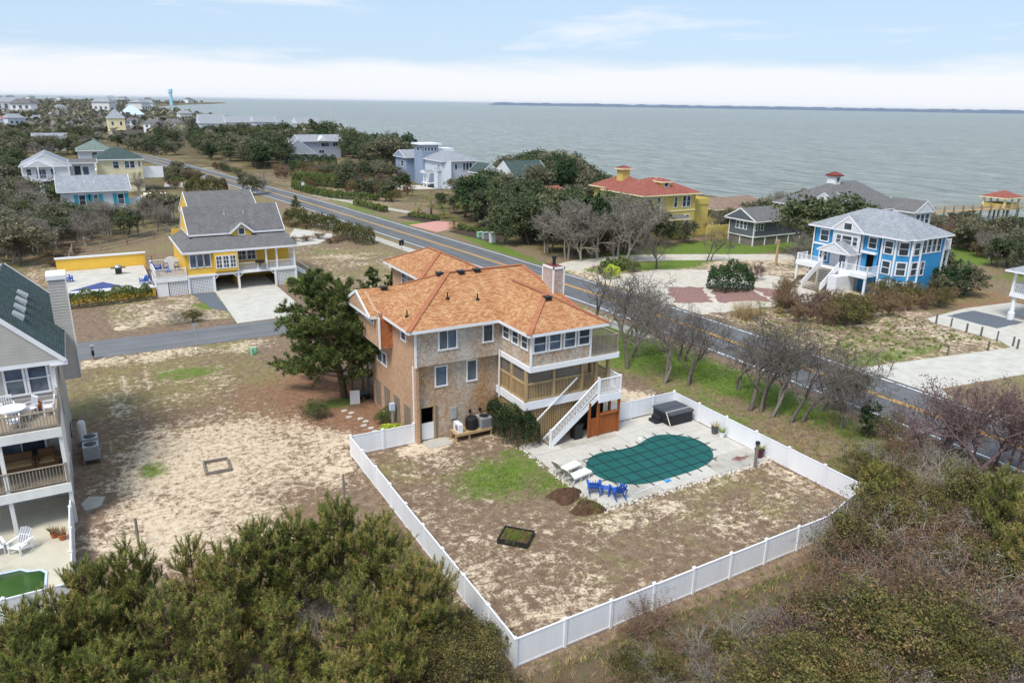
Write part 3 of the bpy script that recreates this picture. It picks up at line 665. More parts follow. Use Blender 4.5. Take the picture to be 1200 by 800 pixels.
# south wing: windowed room over a screened porch
WW = [(40.05, 40.78, 6.52, 7.24), (38.9, 39.58, 6.5, 7.24), (37.75, 38.4, 6.5, 7.24)]
wall(H_, 'y', 22.9, 37.3, 41.06, 5.47, 7.6, WW, 'cedar_weathered', .15)
for o in WW: window(H_, 'y', 22.9, -1, *o, rows=2)
WS = [(23.1, 23.92, 6.4, 7.38), (24.24, 25.02, 6.4, 7.38), (25.36, 26.12, 6.4, 7.38), (26.46, 27.22, 6.42, 7.38)]
wall(H_, 'x', 37.3, 22.92, 27.4, 5.47, 7.6, WS, 'cedar_weathered', .15)
for o in WS: window(H_, 'x', 37.3, -1, *o, rows=2)
wall(H_, 'y', 27.4, 37.31, 41.5, 5.47, 7.6, [(38.2, 40.2, 5.6, 7.3)], 'cedar_weathered', .15, 1); window(H_, 'y', 27.4, 1, 38.2, 40.2, 5.6, 7.3, cols=2, sill=False)
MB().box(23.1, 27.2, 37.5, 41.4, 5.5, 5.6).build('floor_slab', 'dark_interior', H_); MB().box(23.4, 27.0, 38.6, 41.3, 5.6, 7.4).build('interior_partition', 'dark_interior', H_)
for a in ((22.8, 22.99, 37.22, 41.5, 5.12, 5.46), (22.81, 29.66, 37.2, 37.36, 5.12, 5.46), (29.5, 29.68, 37.21, 42.1, 5.14, 5.5)): MB().box(*a).build('fascia_board', 'white_paint', H_)
# upper open deck to the east
MB().box(27.42, 29.66, 37.26, 42.2, 5.42, 5.6).build('deck_floor', 'weathered_wood', H_)
railing(H_, (27.45, 37.35, 5.6), (29.58, 37.35, 5.6), 1.1, 'weathered_wood', .12); railing(H_, (29.58, 37.35, 5.6), (29.58, 42.1, 5.6), 1.1, 'weathered_wood', .12); railing(H_, (28.1, 42.1, 5.6), (29.58, 42.1, 5.6), 1.1, 'weathered_wood', .12)
# porch
MB().box(22.9, 29.3, 37.85, 41.45, 2.7, 2.95).build('porch_floor', 'weathered_wood', H_)
MB().box(28.12, 29.3, 41.45, 44.5, 2.7, 2.95).build('porch_floor', 'weathered_wood', H_)
for a in ((22.76, 22.9, 37.72, 41.46, 2.42, 2.95), (22.77, 27.75, 37.7, 37.84, 2.42, 2.95), (29.3, 29.42, 37.8, 44.5, 2.44, 2.95)): MB().box(*a).build('fascia_board', 'white_paint', H_)
PP = [22.9, 24.95, 27.15, 28.25, 29.25]
for u in PP: MB().box(u - .09, u + .09, 37.73, 37.91, 2.95, 5.2).build('porch_post', 'treated_wood', H_)
for v in (39.6, 41.36): MB().box(22.82, 22.98, v - .08, v + .08, 2.95, 5.2).build('porch_post', 'treated_wood', H_)
for v in (39.8, 42.0): MB().box(29.16, 29.32, v - .08, v + .08, 2.95, 5.2).build('porch_post', 'treated_wood', H_)
def screen_bay(axis, c, a0, a1, wood=True):
    m_ = MB()
    for z0, z1 in ((4.06, 4.2), (3.0, 3.1)): slabx(m_, axis, c, -1, a0, a1, z0, z1, -.05, .05)
    for x in np.arange(a0 + .1, a1, .115): slabx(m_, axis, c, -1, x - .022, x + .022, 3.1, 4.06, -.02, .02)
    r_ = m_.build('porch_railing', 'treated_wood', H_, uv=False)
    m_ = MB(); slabx(m_, axis, c, -1, a0, a1, 3.0, 5.18, -.045, -.04); m_.build('porch_screen', 'porch_screen', H_, uv=False)
for a0, a1 in ((22.99, 24.86), (25.04, 27.06)): screen_bay('x', 37.82, a0, a1)
for a0, a1 in ((37.91, 39.52), (39.68, 41.28)): screen_bay('y', 22.9, a0, a1)
for a, b_ in (((27.24, 37.82, 2.95), (28.16, 37.82, 2.95)), ((28.34, 37.82, 2.95), (29.2, 37.82, 2.95)), ((29.24, 37.9, 2.95), (29.24, 41.9, 2.95))): railing(H_, a, b_, 1.15, 'treated_wood', .115, ends=False)
MB().box(22.66, 22.74, 40.9, 40.98, 2.3, 5.6).build('downpipe', 'white_paint', H_)
# lattice skirt under the porch
MB().box(22.95, 29.2, 38.0, 38.1, 0, 2.4).build('skirt_shade_sheet', 'dark_interior', H_)  # near-black sheet standing in for the shade under the porch
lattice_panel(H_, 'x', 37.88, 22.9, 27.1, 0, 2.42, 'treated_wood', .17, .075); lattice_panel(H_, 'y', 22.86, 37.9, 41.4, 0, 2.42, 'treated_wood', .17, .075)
# stair: stringers, treads, railing
st = MB(); n = 15; u0, u1, zt = 24.15, 27.75, 2.93
for v in (36.72, 37.62): st.beam((u0 + .05, v, .12), (u1, v, zt - .12), .06, .30)
stair = st.build('stair', 'white_paint', H_)
for i in range(n):
    f = (i + .5) / n; MB().box(u0 + (u1 - u0) * f - .15, u0 + (u1 - u0) * f + .15, 36.76, 37.58, zt * (i + 1) / (n + 1) - .02, zt * (i + 1) / (n + 1) + .02).build('tread', 'weathered_wood', stair)
rl = MB(); rl.beam((u0, 36.72, 1.08), (u1, 36.72, zt + 1.08), .09, .06); rl.beam((u0, 36.72, .28), (u1, 36.72, zt + .28), .05, .06)
for i in range(1, 30): u = u0 + (u1 - u0) * i / 30; z = zt * i / 30; rl.beam((u, 36.72, z + .28), (u, 36.72, z + 1.08), .04, .04)
for u, z in ((u0, 0), (u1, zt - .3)): rl.box(u - .06, u + .06, 36.66, 36.78, z, z + 1.25 + (.3 if z else 0))
rl.build('stair_railing', 'white_vinyl', stair, uv=False)
MB().beam((23.3, 37.64, 1.35), (26.7, 37.64, 4.05), .06, .07).build('handrail', 'white_vinyl', stair)
# landing
MB().box(27.75, 29.55, 36.66, 37.86, 2.8, 2.93).build('landing', 'weathered_wood', H_)
for a in ((27.75, 29.58, 36.6, 36.68, 2.42, 2.95), (29.5, 29.6, 36.68, 37.9, 2.44, 2.95)): MB().box(*a).build('fascia_board', 'white_paint', H_)
railing(H_, (27.82, 36.7, 2.93), (29.52, 36.7, 2.93), 1.08, 'white_vinyl', .12); railing(H_, (29.52, 36.7, 2.93), (29.52, 37.8, 2.93), 1.08, 'white_vinyl', .12)
# bar under the landing
for u, v in ((27.12, 36.72), (27.82, 36.72), (29.5, 36.72), (29.5, 37.7)): MB().box(u - .07, u + .07, v - .07, v + .07, 0, 2.5).build('bar_post', 'stained_wood', H_)
bar = MB().box(27.88, 29.44, 36.74, 36.8, .08, 1.5).build('bar_front', 'stained_wood', H_)
for z in np.arange(.1, 1.45, .2): MB().box(27.9, 29.43, 36.715, 36.738, z, z + .185).build('plank', 'stained_wood', bar)
MB().box(27.18, 27.76, 36.72, 36.78, .08, 1.35).build('bar_door', 'stained_wood', H_); MB().box(27.85, 29.46, 36.62, 36.95, 1.5, 1.56).build('bar_top', 'stained_wood', H_)
# chimney
ch = MB().box(27.62, 28.5, 42.3, 43.7, 7.0, 10.3).build('chimney', 'chimney_shingle', H_)
k = MB(); [k.box(a - .05, a + .05, b_ - .05, b_ + .05, 7, 10.32) for a in (27.64, 28.48) for b_ in (42.32, 43.68)]
for a in ((27.58, 28.54, 42.26, 42.34, 10.2, 10.34), (27.58, 28.54, 43.66, 43.74, 10.2, 10.34), (27.58, 27.66, 42.26, 43.74, 10.2, 10.34), (28.46, 28.54, 42.26, 43.74, 10.2, 10.34)): k.box(*a)
k.build('corner_board', 'white_paint', ch); MB().box(27.66, 28.46, 42.34, 43.66, 10.3, 10.36).build('chimney_cap', 'red_brown_cap', ch)
MB().lathe([(.12, 0), (.12, .45), (.17, .47), (.17, .62), (.1, .66)], (28.1, 43.0, 10.35)).build('flue', 'black_metal', ch, smooth=False)
# roof vents and pipes, on the slopes where the photo shows them
def on_slope(px, py, f):                       # march the pixel ray down to the surface z = f(x, y)
    dd = _fwd + _right * ((px - 600) / FPX) - _up * ((py - 400) / FPX); tt = np.linspace(20, 90, 7001)[:, None]; P = np.array([0, 0, CAMH]) + dd * tt
    hit = P[:, 2] < f(P[:, 0], P[:, 1])
    return P[int(np.argmax(hit))] if hit.any() else on_slope(px, py + 1, f)
zmain = lambda x, y: np.minimum(7.74 + .45 * np.minimum(y - 40.6, 50.6 - y), 7.74 + .45 * (x - 16.2))
zwing = lambda x, y: 7.72 + .53 * np.minimum(np.minimum(x - 22.45, 28.5 - x), y - 36.85)
zgab = lambda x, y: 7.6 + .47 * (2.65 - np.abs(y - 48.05))
for px, py, f in ((449.5, 338.8, zgab), (515, 321.3, zmain), (540, 320.2, zmain), (558.5, 318, zmain), (641.5, 350.5, zwing)):
    p = on_slope(px, py, f); m_ = MB(); m_.box(-.2, .2, -.2, .2, -.05, .16); m_.box(-.24, .24, -.24, .24, .14, .19); m_.xf(p + (0, 0, .02)); m_.build('roof_vent', 'black_metal', H_)
for px, py in ((477, 371), (524.5, 350), (559.5, 351)):
    p = on_slope(px, py, zmain); MB().lathe([(.16, -.1), (.13, .06), (.045, .1), (.045, .42)], p, 8).build('vent_pipe', 'dark_rubber', H_)
MB().box(19.33, 19.75, 41.36, 41.46, 1.15, 1.95).build('meter_box', 'galvanised', H_)
for u in (20.75, 21.5): MB().box(u - .08, u + .08, 41.36, 41.46, 1.35, 1.55).build('junction_box', 'black_metal', H_)
# ---------------------------------------------------------------- white vinyl fences
def vinyl_fence(label, pts, h=1.33, step=2.4, group='white vinyl fence runs round the pool yard', skip_last=False):
    f = thing('vinyl_fence', label, 'fence', (*pts[0], 0), group=None)
    pm = MB().box(-.065, .065, -.065, .065, 0, h + .05); pm.add([(-.085, -.085, h + .05), (.085, -.085, h + .05), (.085, .085, h + .05), (-.085, .085, h + .05), (0, 0, h + .16)], [(0, 1, 4), (1, 2, 4), (2, 3, 4), (3, 0, 4), (3, 2, 1, 0)])
    post_me = None; panels = {}
    for k in range(len(pts) - 1):
        a, b_ = np.array(pts[k], float), np.array(pts[k + 1], float); L = np.linalg.norm(b_ - a); n = max(1, round(L / step)); ang = math.atan2(b_[1] - a[1], b_[0] - a[0]); w = L / n
        key = round(w, 3)
        if key not in panels:
            m_ = MB(); m_.box(.06, w - .06, -.018, .018, .05, h - .05); m_.box(.06, w - .06, -.035, .035, h - .07, h); m_.box(.06, w - .06, -.035, .035, .03, .12)
            for x in np.arange(.06, w - .1, .18): m_.box(x, x + .165, -.024, .024, .12, h - .07)
            panels[key] = m_.mesh('fence_panel', 'white_vinyl', uv=False)
        for i in range(n + (1 if k == len(pts) - 2 and not skip_last else 0)):
            p = a + (b_ - a) * i / n
            if post_me is None: post_me = pm.mesh('fence_post', 'white_vinyl', uv=False)
            o = bpy.data.objects.new('fence_post', post_me); COL.objects.link(o); o.parent = f; o.location = (p[0] - pts[0][0], p[1] - pts[0][1], 0); o.rotation_euler = (0, 0, ang)
            if i < n:
                o = bpy.data.objects.new('fence_panel', panels[key]); COL.objects.link(o); o.parent = f; o.location = (p[0] - pts[0][0], p[1] - pts[0][1], RNG.normal(0, .012)); o.rotation_euler = (RNG.normal(0, .012), 0, ang)
    return f
vinyl_fence('short white vinyl fence run joining the shingle house corner to the yard corner', [(12.6, 41.5), (16.74, 41.42)], step=2.1)
vinyl_fence('long white vinyl fence run between the sandy lot and the pool yard', [(12.35, 20.75), (12.6, 41.5)], skip_last=True)
vinyl_fence('white vinyl fence run along the thicket, meeting the yard corner below the planter', [(35.4, 22.3), (31, 21.1), (12.35, 20.75)], step=2.45, skip_last=True)
vinyl_fence('white vinyl fence run beside the hot tub and the bare roadside trees', [(35.55, 38.0), (35.4, 22.3)], step=2.45, skip_last=True)
vinyl_fence('short white vinyl fence run between the bar and the hot tub corner', [(29.75, 38.0), (35.55, 38.0)], step=2.0, skip_last=True)

# ---------------------------------------------------------------- pool deck
deck = struct(MB().box(22.58, 35.42, 28.86, 37.86, -.1, .012).build('pool_deck', 'old_concrete'))
us = [22.6, 24.75, 26.9, 29.05, 31.2, 33.3, 35.4]; vs_ = [28.88, 30.7, 32.5, 34.3, 36.1, 37.84]
for i in range(len(us) - 1):
    for j in range(len(vs_) - 1):
        MB().box(us[i] + .012, us[i + 1] - .012, vs_[j] + .012, vs_[j + 1] - .012, .01, .03 + RNG.random() * .008).build('concrete_slab', 'concrete' if RNG.random() < .65 else 'old_concrete', deck)
# kidney pool under its safety cover
PO = np.array([(24.55, 33.44), (25.35, 34.2), (26.25, 34.52), (27.12, 34.45), (28.2, 34.22), (29.2, 34.26), (30.42, 34.74), (31.25, 34.93), (32.07, 34.72), (32.79, 34.15), (33.35, 33.19), (33.34, 32.02), (32.72, 30.9), (31.83, 30.25), (30.46, 29.93), (28.97, 29.86), (27.13, 29.86), (26.08, 30.05), (25.3, 30.53), (24.7, 31.22), (24.42, 32.25)])
q = np.vstack([PO, PO[:1]])
for _ in range(2): q = np.concatenate([np.stack([q[:-1] * .75 + q[1:] * .25, q[:-1] * .25 + q[1:] * .75], 1).reshape(-1, 2), (q[:1] * .75 + q[1:2] * .25)])
PO = q[:-1]
pc = thing('pool_cover', 'dark green mesh safety cover strapped over a kidney shaped swimming pool', 'pool cover', (29, 32.2, 0))
MB().prism(PO, .042, .06).build('cover_sheet', 'pool_cover', pc)
def inside(x, y, P=PO):
    c_ = False
    for (x0, y0), (x1, y1) in zip(P, np.roll(P, -1, 0)):
        if (y0 > y) != (y1 > y) and x < (x1 - x0) * (y - y0) / (y1 - y0) + x0: c_ = not c_
    return c_
for k in range(24):
    ax = 'u' if k < 12 else 'v'; c0 = 24.9 + k * .92 if ax == 'u' else 30.5 + (k - 12) * .92
    sp = [s_ for s_ in np.arange(23, 36, .04) if (inside(c0, s_ + 0) if ax == 'u' else inside(s_, c0))]
    if len(sp) < 5: continue
    a, b_ = min(sp) - .42, max(sp) + .42
    if ax == 'u': MB().box(c0 - .03, c0 + .03, a, b_, .061, .069).build('strap', 'strap_black', pc)
    else: MB().box(a, b_, c0 - .03, c0 + .03, .0625, .0705).build('strap', 'strap_black', pc)
# gravel edging of the deck
r_ = np.random.default_rng(5); m_ = MB()
for k in range(420):
    if k < 260: x, y = 22.4 + r_.random() * 12.9, 28.72 + r_.normal(0, .12)
    else: x, y = 22.42 + r_.normal(0, .1), 28.8 + r_.random() * 9
    s_ = .05 + r_.random() * .08; m_.add(np.array([(1, 0, -.3), (0, 1, -.3), (-1, 0, -.3), (0, -1, -.3), (.2, .1, .8)]) * s_ * (.6 + r_.random((5, 1)) * .8) + (x, y, .01), [(0, 1, 4), (1, 2, 4), (2, 3, 4), (3, 0, 4)])
g_ = stuff(m_.build('edging_gravel', 'white_rock', uv=False)); tag(g_, 'pale stone edging scattered along the concrete pool deck', 'gravel')
# skimmer lid
tag(MB().lathe([(.14, 0), (.13, .025), (.0, .03)], (30.1, 35.05, .036), 14).build('skimmer_lid', 'white_vinyl'), 'round white skimmer lid on concrete at the pool waist', 'lid')

# ---------------------------------------------------------------- hot tub
ht = thing('hot_tub', 'charcoal hot tub with folded grey cover in the fence corner', 'hot tub', (34.15, 36.48, .036))
c_ = MB(); c_.box(-1.0, 1.0, -.9, .9, 0, .78); c_.build('cabinet', 'tub_cabinet', ht, local=True)
for k in range(20):
    pass
m_ = MB()
for x in np.arange(-.95, .95, .19): m_.box(x, x + .17, -.93, -.9, .05, .74)
for y in np.arange(-.85, .85, .19): m_.box(-1.03, -1.0, y, y + .17, .05, .74)
m_.build('side_slats', 'tub_cabinet', ht, local=True)
for y0, y1 in ((-.97, -.01), (.01, .97)):
    m_ = MB(); m_.add([(-1.07, y0, .78), (1.07, y0, .78), (1.07, y1, .78), (-1.07, y1, .78), (-1.05, y0 + .02, .90 + .04 * (y0 > 0 or 0)), (1.05, y0 + .02, .90 + .04 * (y0 > 0)), (1.05, y1 - .02, .90 + .04 * (y0 < 0)), (-1.05, y1 - .02, .90 + .04 * (y0 < 0))],
        [(3, 2, 1, 0), (4, 5, 6, 7), (0, 1, 5, 4), (1, 2, 6, 5), (2, 3, 7, 6), (3, 0, 4, 7)]); m_.build('cover_half', 'tub_cover', ht, local=True)
m_ = MB(); m_.beam((-1.12, -.55, .93), (1.1, -.5, .93), .05, .03); m_.beam((-1.12, -.55, .95), (-1.12, -1.15, 0), .05, .05); m_.build('cover_lifter', 'beige_plastic', ht, local=True)
sp_ = MB(); sp_.box(-1.62, -1.06, -.15, .62, 0, .2); sp_.box(-1.4, -1.06, -.13, .6, .2, .42); sp_.build('step', 'tub_cabinet', ht, local=True)

# ---------------------------------------------------------------- outdoor furniture
def adirondack(name, label, mat, loc, rz, sc=1, group=None):
    t_ = thing(name, label, 'chair', loc, rz, group, sc)               # faces +x
    m_ = MB()
    for i, y in enumerate(np.linspace(-.24, .24, 5)): m_.r = RNG.random(); m_.beam((-.12, y, .33), (-.52, y * 1.15, .98 + .06 * (1 - abs(y) * 4)), .105, .02, (0, 1, 0))
    m_.beam((-.34, -.3, .7), (-.34, .3, .7), .03, .06); m_.build('backrest', mat, t_, local=True)
    m_ = MB()
    for i, x in enumerate(np.linspace(-.1, .42, 6)): m_.beam((x, -.26, .34 + .08 * (x + .1)), (x, .26, .34 + .08 * (x + .1)), .09, .02)
    m_.build('seat', mat, t_, local=True)
    for s_ in (-1, 1):
        m_ = MB(); m_.beam((-.45, s_ * .34, .58), (.45, s_ * .36, .60), .13, .025); m_.build('armrest', mat, t_, local=True)
        m_ = MB(); m_.beam((.40, s_ * .31, 0), (.40, s_ * .31, .58), .03, .10, (1, 0, 0)); m_.build('leg', mat, t_, local=True)
        m_ = MB(); m_.beam((.45, s_ * .28, .38), (-.55, s_ * .28, .06), .03, .11); m_.build('side_rail', mat, t_, local=True)
        m_ = MB(); m_.beam((-.3, s_ * .31, .10), (-.36, s_ * .33, .58), .03, .07, (1, 0, 0)); m_.build('back_leg', mat, t_, local=True)
    return t_
blue_grp = None
adirondack('adirondack_chair', 'blue slatted lounge chair beside the mulch pile on the pool deck', 'cobalt_plastic', (23.15, 30.55, .036), math.radians(60))
adirondack('adirondack_chair', 'blue slatted lounge chair on the deck corner with its back to the yard', 'cobalt_plastic', (24.05, 29.5, .036), math.radians(75))
tb = thing('side_table', 'small blue slatted side table between the two blue chairs', 'table', (23.6, 30.05, .036), math.radians(45))
for i in range(4): MB().box(-.24, .24, -.24 + .125 * i, -.13 + .125 * i, .44, .465).build('slat', 'cobalt_plastic', tb, local=True)
for x in (-.2, .2):
    for y in (-.2, .2): MB().box(x - .03, x + .03, y - .03, y + .03, 0, .44).build('leg', 'cobalt_plastic', tb, local=True)

def lounger(label, loc, rz):
    t_ = thing('sun_lounger', label, 'sun lounger', loc, rz)             # head at -x
    m_ = MB()
    for s_ in (-1, 1): m_.beam((-.35, s_ * .31, .33), (1.15, s_ * .31, .33), .05, .07); m_.beam((-.35, s_ * .31, .33), (-.85, s_ * .31, .98), .05, .05)
    m_.build('frame', 'beige_plastic', t_, local=True)
    m_ = MB(); m_.beam((-.33, 0, .37), (-.83, 0, 1.02), .56, .035, (0, 1, 0)); 
    m_ = MB(); m_.extr([(-.33, -.29, .38), (-.33, .29, .38), (-.83, .29, 1.03), (-.83, -.29, 1.03)], (-.025, 0, -.02)); m_.build('backrest', 'beige_plastic', t_, local=True)
    m_ = MB(); m_.box(-.32, 1.16, -.29, .29, .36, .40); m_.build('seat', 'white_paint', t_, local=True)
    for x in (-.3, .25, .95):
        for s_ in (-1, 1): MB().beam((x, s_ * .31, .32), (x - (.18 if x < 0 else 0.05), s_ * .31, 0), .05, .05).build('leg', 'beige_plastic', t_, local=True)
    return t_
lounger('white and beige sun lounger nearer the stair, back raised', (22.95, 33.25, .036), math.radians(12)); lounger('white and beige sun lounger beside the mulch pile, back raised', (22.95, 32.2, .036), math.radians(12))

def mound(name, label, cat, cx, cy, rx, ry, h, mat, seed, extra=None):
    r = np.random.default_rng(seed); n = 26; rings = 7; v = []; 
    for i in range(rings):
        f = i / (rings - 1)
        for j in range(n):
            th = 2 * math.pi * j / n; rr = (1 - f) * (1 + .18 * math.sin(3 * th + seed) + .1 * math.sin(5 * th) + r.normal(0, .04))
            v.append((cx + rx * rr * math.cos(th), cy + ry * rr * math.sin(th), max(0.002, h * (1 - (1 - f) ** 2.2) + r.normal(0, .035) * (f > 0))))
    fs = [(i * n + j, i * n + (j + 1) % n, (i + 1) * n + (j + 1) % n, (i + 1) * n + j) for i in range(rings - 1) for j in range(n)]
    o = MB().add(v, fs).build(name, mat, uv=False); return tag(o, label, cat)
mound('mulch_pile', 'dark brown mulch pile beside the loungers', 'mulch pile', 21.5, 31.0, 1.0, .8, .45, 'soil', 1)
mound('mulch_pile', 'dark brown mulch pile with green weeds at the deck corner', 'mulch pile', 21.85, 29.3, .95, .75, .4, 'soil', 4)
mound('stone_heap', 'flat heap of reddish brown stones on the pool deck', 'stones', 33.75, 29.75, .75, .35, .09, 'red_mulch', 2)
# raised garden bed
gb_ = thing('garden_bed', 'black framed square garden bed filled with grass in the pool yard', 'garden bed', (16.9, 28.55, 0), math.radians(-47))
for a in ((-.8, .8, -.66, -.6, 0, .28), (-.8, .8, .6, .66, 0, .28), (-.8, -.74, -.6, .6, 0, .28), (.74, .8, -.6, .6, 0, .28)): MB().box(*a).build('side_board', 'black_metal', gb_, local=True)
MB().box(-.74, .74, -.6, .6, 0, .2).build('soil', 'soil', gb_, local=True)
# pool pole with brush
pp = thing('pool_brush', 'blue pool brush on a long pale pole lying at the cover edge', 'pool brush', (25.14, 29.3, .04))
MB().tube([(0, 0, .03), (2.5, .3, .03)], .02, 6).build('pole', 'white_vinyl', pp, local=True); MB().box(2.45, 2.85, .22, .42, 0, .07).build('brush_head', 'pipe_blue', pp, local=True)
# pots
def pot(label, loc, r, h, mat, leaf=None, seed=0, cat='pot'):
    t_ = thing('plant_pot', label, cat, loc); MB().lathe([(r * .7, 0), (r, h), (r * 1.06, h), (r * 1.06, h * 1.08), (r * .9, h * 1.08), (r * .86, h * .9)], k=14).build('pot', mat, t_, local=True, smooth=False)
    if leaf:
        q_ = np.random.default_rng(seed); m_ = MB()
        for i in range(60):
            a_, l_ = q_.random() * 6.28, .2 + .25 * q_.random(); m_.r = q_.random(); c0 = np.array([r * .5 * math.cos(a_), r * .5 * math.sin(a_), h]); e = c0 + (math.cos(a_) * l_ * .7, math.sin(a_) * l_ * .7, l_); s_ = np.array([-math.sin(a_), math.cos(a_), 0]) * .03
            m_.add([c0 - s_, c0 + s_, e], [(0, 1, 2)])
        m_.build('plant', leaf, t_, local=True, uv=False)
    return t_
pot('deep purple planter with green plant against the white fence', (35.0, 29.35, .036), .3, .5, 'purple_pot', 'grass_blade', 3)
pot('grey pot with dry stems against the white fence', (35.05, 33.3, .036), .24, .45, 'grey_pot', 'dry_grass', 4); pot('small white pot with thin plant against the fence', (35.02, 32.6, .036), .2, .36, 'white_paint', 'grass_blade', 5)
ps = thing('garden_post', 'weathered wooden post with a dark cap at the pool deck corner', 'post', (33.76, 28.5, 0)); MB().box(-.07, .07, -.07, .07, 0, 1.55).build('post', 'grey_wood', ps, local=True); MB().box(-.1, .1, -.1, .1, 1.55, 1.72).build('cap', 'tub_cabinet', ps, local=True)
# stand with air conditioners
pl = thing('equipment_stand', 'long wooden stand for air conditioners against the shingle wall', 'stand', (20.5, 40.7, 0))
for i in range(6): MB().box(-1.35, 1.32, -.46 + .155 * i, -.32 + .155 * i, .5, .54).build('plank', 'treated_wood', pl, local=True)
for x in (-1.3, -.35, 1.26):
    for y in (-.42, .38): MB().box(x - .05, x + .05, y - .05, y + .05, 0, .5).build('leg', 'treated_wood', pl, local=True)
MB().box(-1.35, 1.32, -.5, -.46, .36, .5).build('rim', 'treated_wood', pl, local=True)
def ac_unit(label, loc, w, h, mat, rnd=True):
    t_ = thing('air_conditioner', label, 'air conditioner', loc); r = w / 2
    if rnd: MB().lathe([(r, 0), (r, h - .06), (r * .93, h), (r * .86, h), (r * .86, h - .05)], k=20).build('casing', mat, t_, local=True)
    else: MB().box(-r, r, -r, r, 0, h).build('casing', mat, t_, local=True)
    MB().lathe([(r * .8, 0), (r * .8, .02), (r * .1, .05), (.02, .05)], (0, 0, h + (.002 if not rnd else -.045)), 18).build('fan_grille', 'black_metal', t_, local=True)
    m_ = MB()
    for i in range(16):
        a_ = i * 2 * math.pi / 16
        if rnd: m_.beam((r * 1.01 * math.cos(a_), r * 1.01 * math.sin(a_), .05), (r * 1.01 * math.cos(a_), r * 1.01 * math.sin(a_), h - .08), .02, .02)
        else: m_.box(-r * .9, r * .9, -r - .008, -r, .06 + i * (h - .14) / 16, .075 + i * (h - .14) / 16)
    m_.build('louvres', 'dark_rubber' if rnd else 'steel', t_, local=True); return t_
ac_unit('round black air conditioner in the middle of the wooden stand', (20.5, 40.68, .54), .78, .78, 'black_metal'); ac_unit('square silver air conditioner beside the ivy on the wooden stand', (21.42, 40.66, .54), .84, .72, 'galvanised', False)
wu = thing('heat_pump', 'slim white outdoor unit on the end of the wooden stand', 'heat pump', (19.55, 40.7, .54)); MB().box(-.16, .16, -.4, .4, 0, .58).build('casing', 'white_paint', wu, local=True); MB().lathe([(.2, 0), (.2, .012)], (0, 0, 0), 16).xf().build('fan_grille', 'steel', wu, local=True).rotation_euler = (0, math.radians(-90), 0); wu.children[-1].location = (-.162, -.08, .29)
# bin under the stair
bn = thing('trash_bin', 'tall black wheeled bin tucked under the white stair', 'bin', (26.4, 37.1, .036)); MB().add([(-.25, -.27, 0), (.25, -.27, 0), (.25, .27, 0), (-.25, .27, 0), (-.3, -.33, 1.0), (.3, -.33, 1.0), (.3, .33, 1.0), (-.3, .33, 1.0)], [(3, 2, 1, 0), (4, 5, 6, 7), (0, 1, 5, 4), (1, 2, 6, 5), (2, 3, 7, 6), (3, 0, 4, 7)]).build('body', 'black_metal', bn, local=True); MB().box(-.32, .32, -.36, .36, 1.0, 1.07).build('lid', 'black_metal', bn, local=True)
for s_ in (-1, 1): MB().tube([(.27, s_ * .2, .1), (.27, s_ * .27, .1)], .1, 12).build('wheel', 'dark_rubber', bn, local=True)
# ---------------------------------------------------------------- neighbouring houses
def shell(T, x0, x1, y0, y1, z0, z1, mat, S_=(), W_=(), t=.2, E_=(), core=True):
    """four walls with openings on the south (-y) and west (-x) faces, dark core behind the glass"""
    wall(T, 'x', y0, x0 + .01, x1 - .01, z0, z1, [o[:4] for o in S_], mat, t); wall(T, 'y', x0, y0 + .02, y1 - .02, z0, z1, [o[:4] for o in W_], mat, t)
    wall(T, 'x', y1, x0 + .01, x1 - .01, z0, z1, [], mat, t, 1); wall(T, 'y', x1, y0 + .02, y1 - .02, z0, z1, [o[:4] for o in E_], mat, t, 1)
    for o in S_: window(T, 'x', y0, -1, *o[:4], cols=o[4] if len(o) > 4 else 1, rows=o[5] if len(o) > 5 else 2)
    for o in W_: window(T, 'y', x0, -1, *o[:4], cols=o[4] if len(o) > 4 else 1, rows=o[5] if len(o) > 5 else 2)
    for o in E_: window(T, 'y', x1, 1, *o[:4], cols=1, rows=2)
    if core: MB().box(x0 + .5, x1 - .5, y0 + .5, y1 - .5, z0 + .05, z1 - .3).build('interior_partition', 'dark_interior', T)

# ---- grey lap-sided house at the left edge
L_ = thing('lap_sided_house', 'grey lap sided house with green shingle roof, tall chimney and decks beside the sandy lot', 'house', (-5, 49, 0))
LW = [(-4.48, -3.72, 6.22, 7.72), (-3.46, -2.66, 6.22, 7.74)]
wall(L_, 'x', 44.14, -7.5, -2.42, 5.3, 7.75, LW, 'lap_grey', .14); wall(L_, 'x', 44.14, -7.5, -2.42, 0, 5.3, [(-5.4, -3.3, 2.4, 4.6)], 'lap_grey', .14)
for o in LW: window(L_, 'x', 44.12, -1, *o, rows=2)
window(L_, 'x', 44.12, -1, -5.4, -3.3, 2.4, 4.6, cols=2, sill=False)
MB().box(-7.3, -2.6, 44.4, 56, .05, 7.6).build('interior_partition', 'dark_interior', L_)
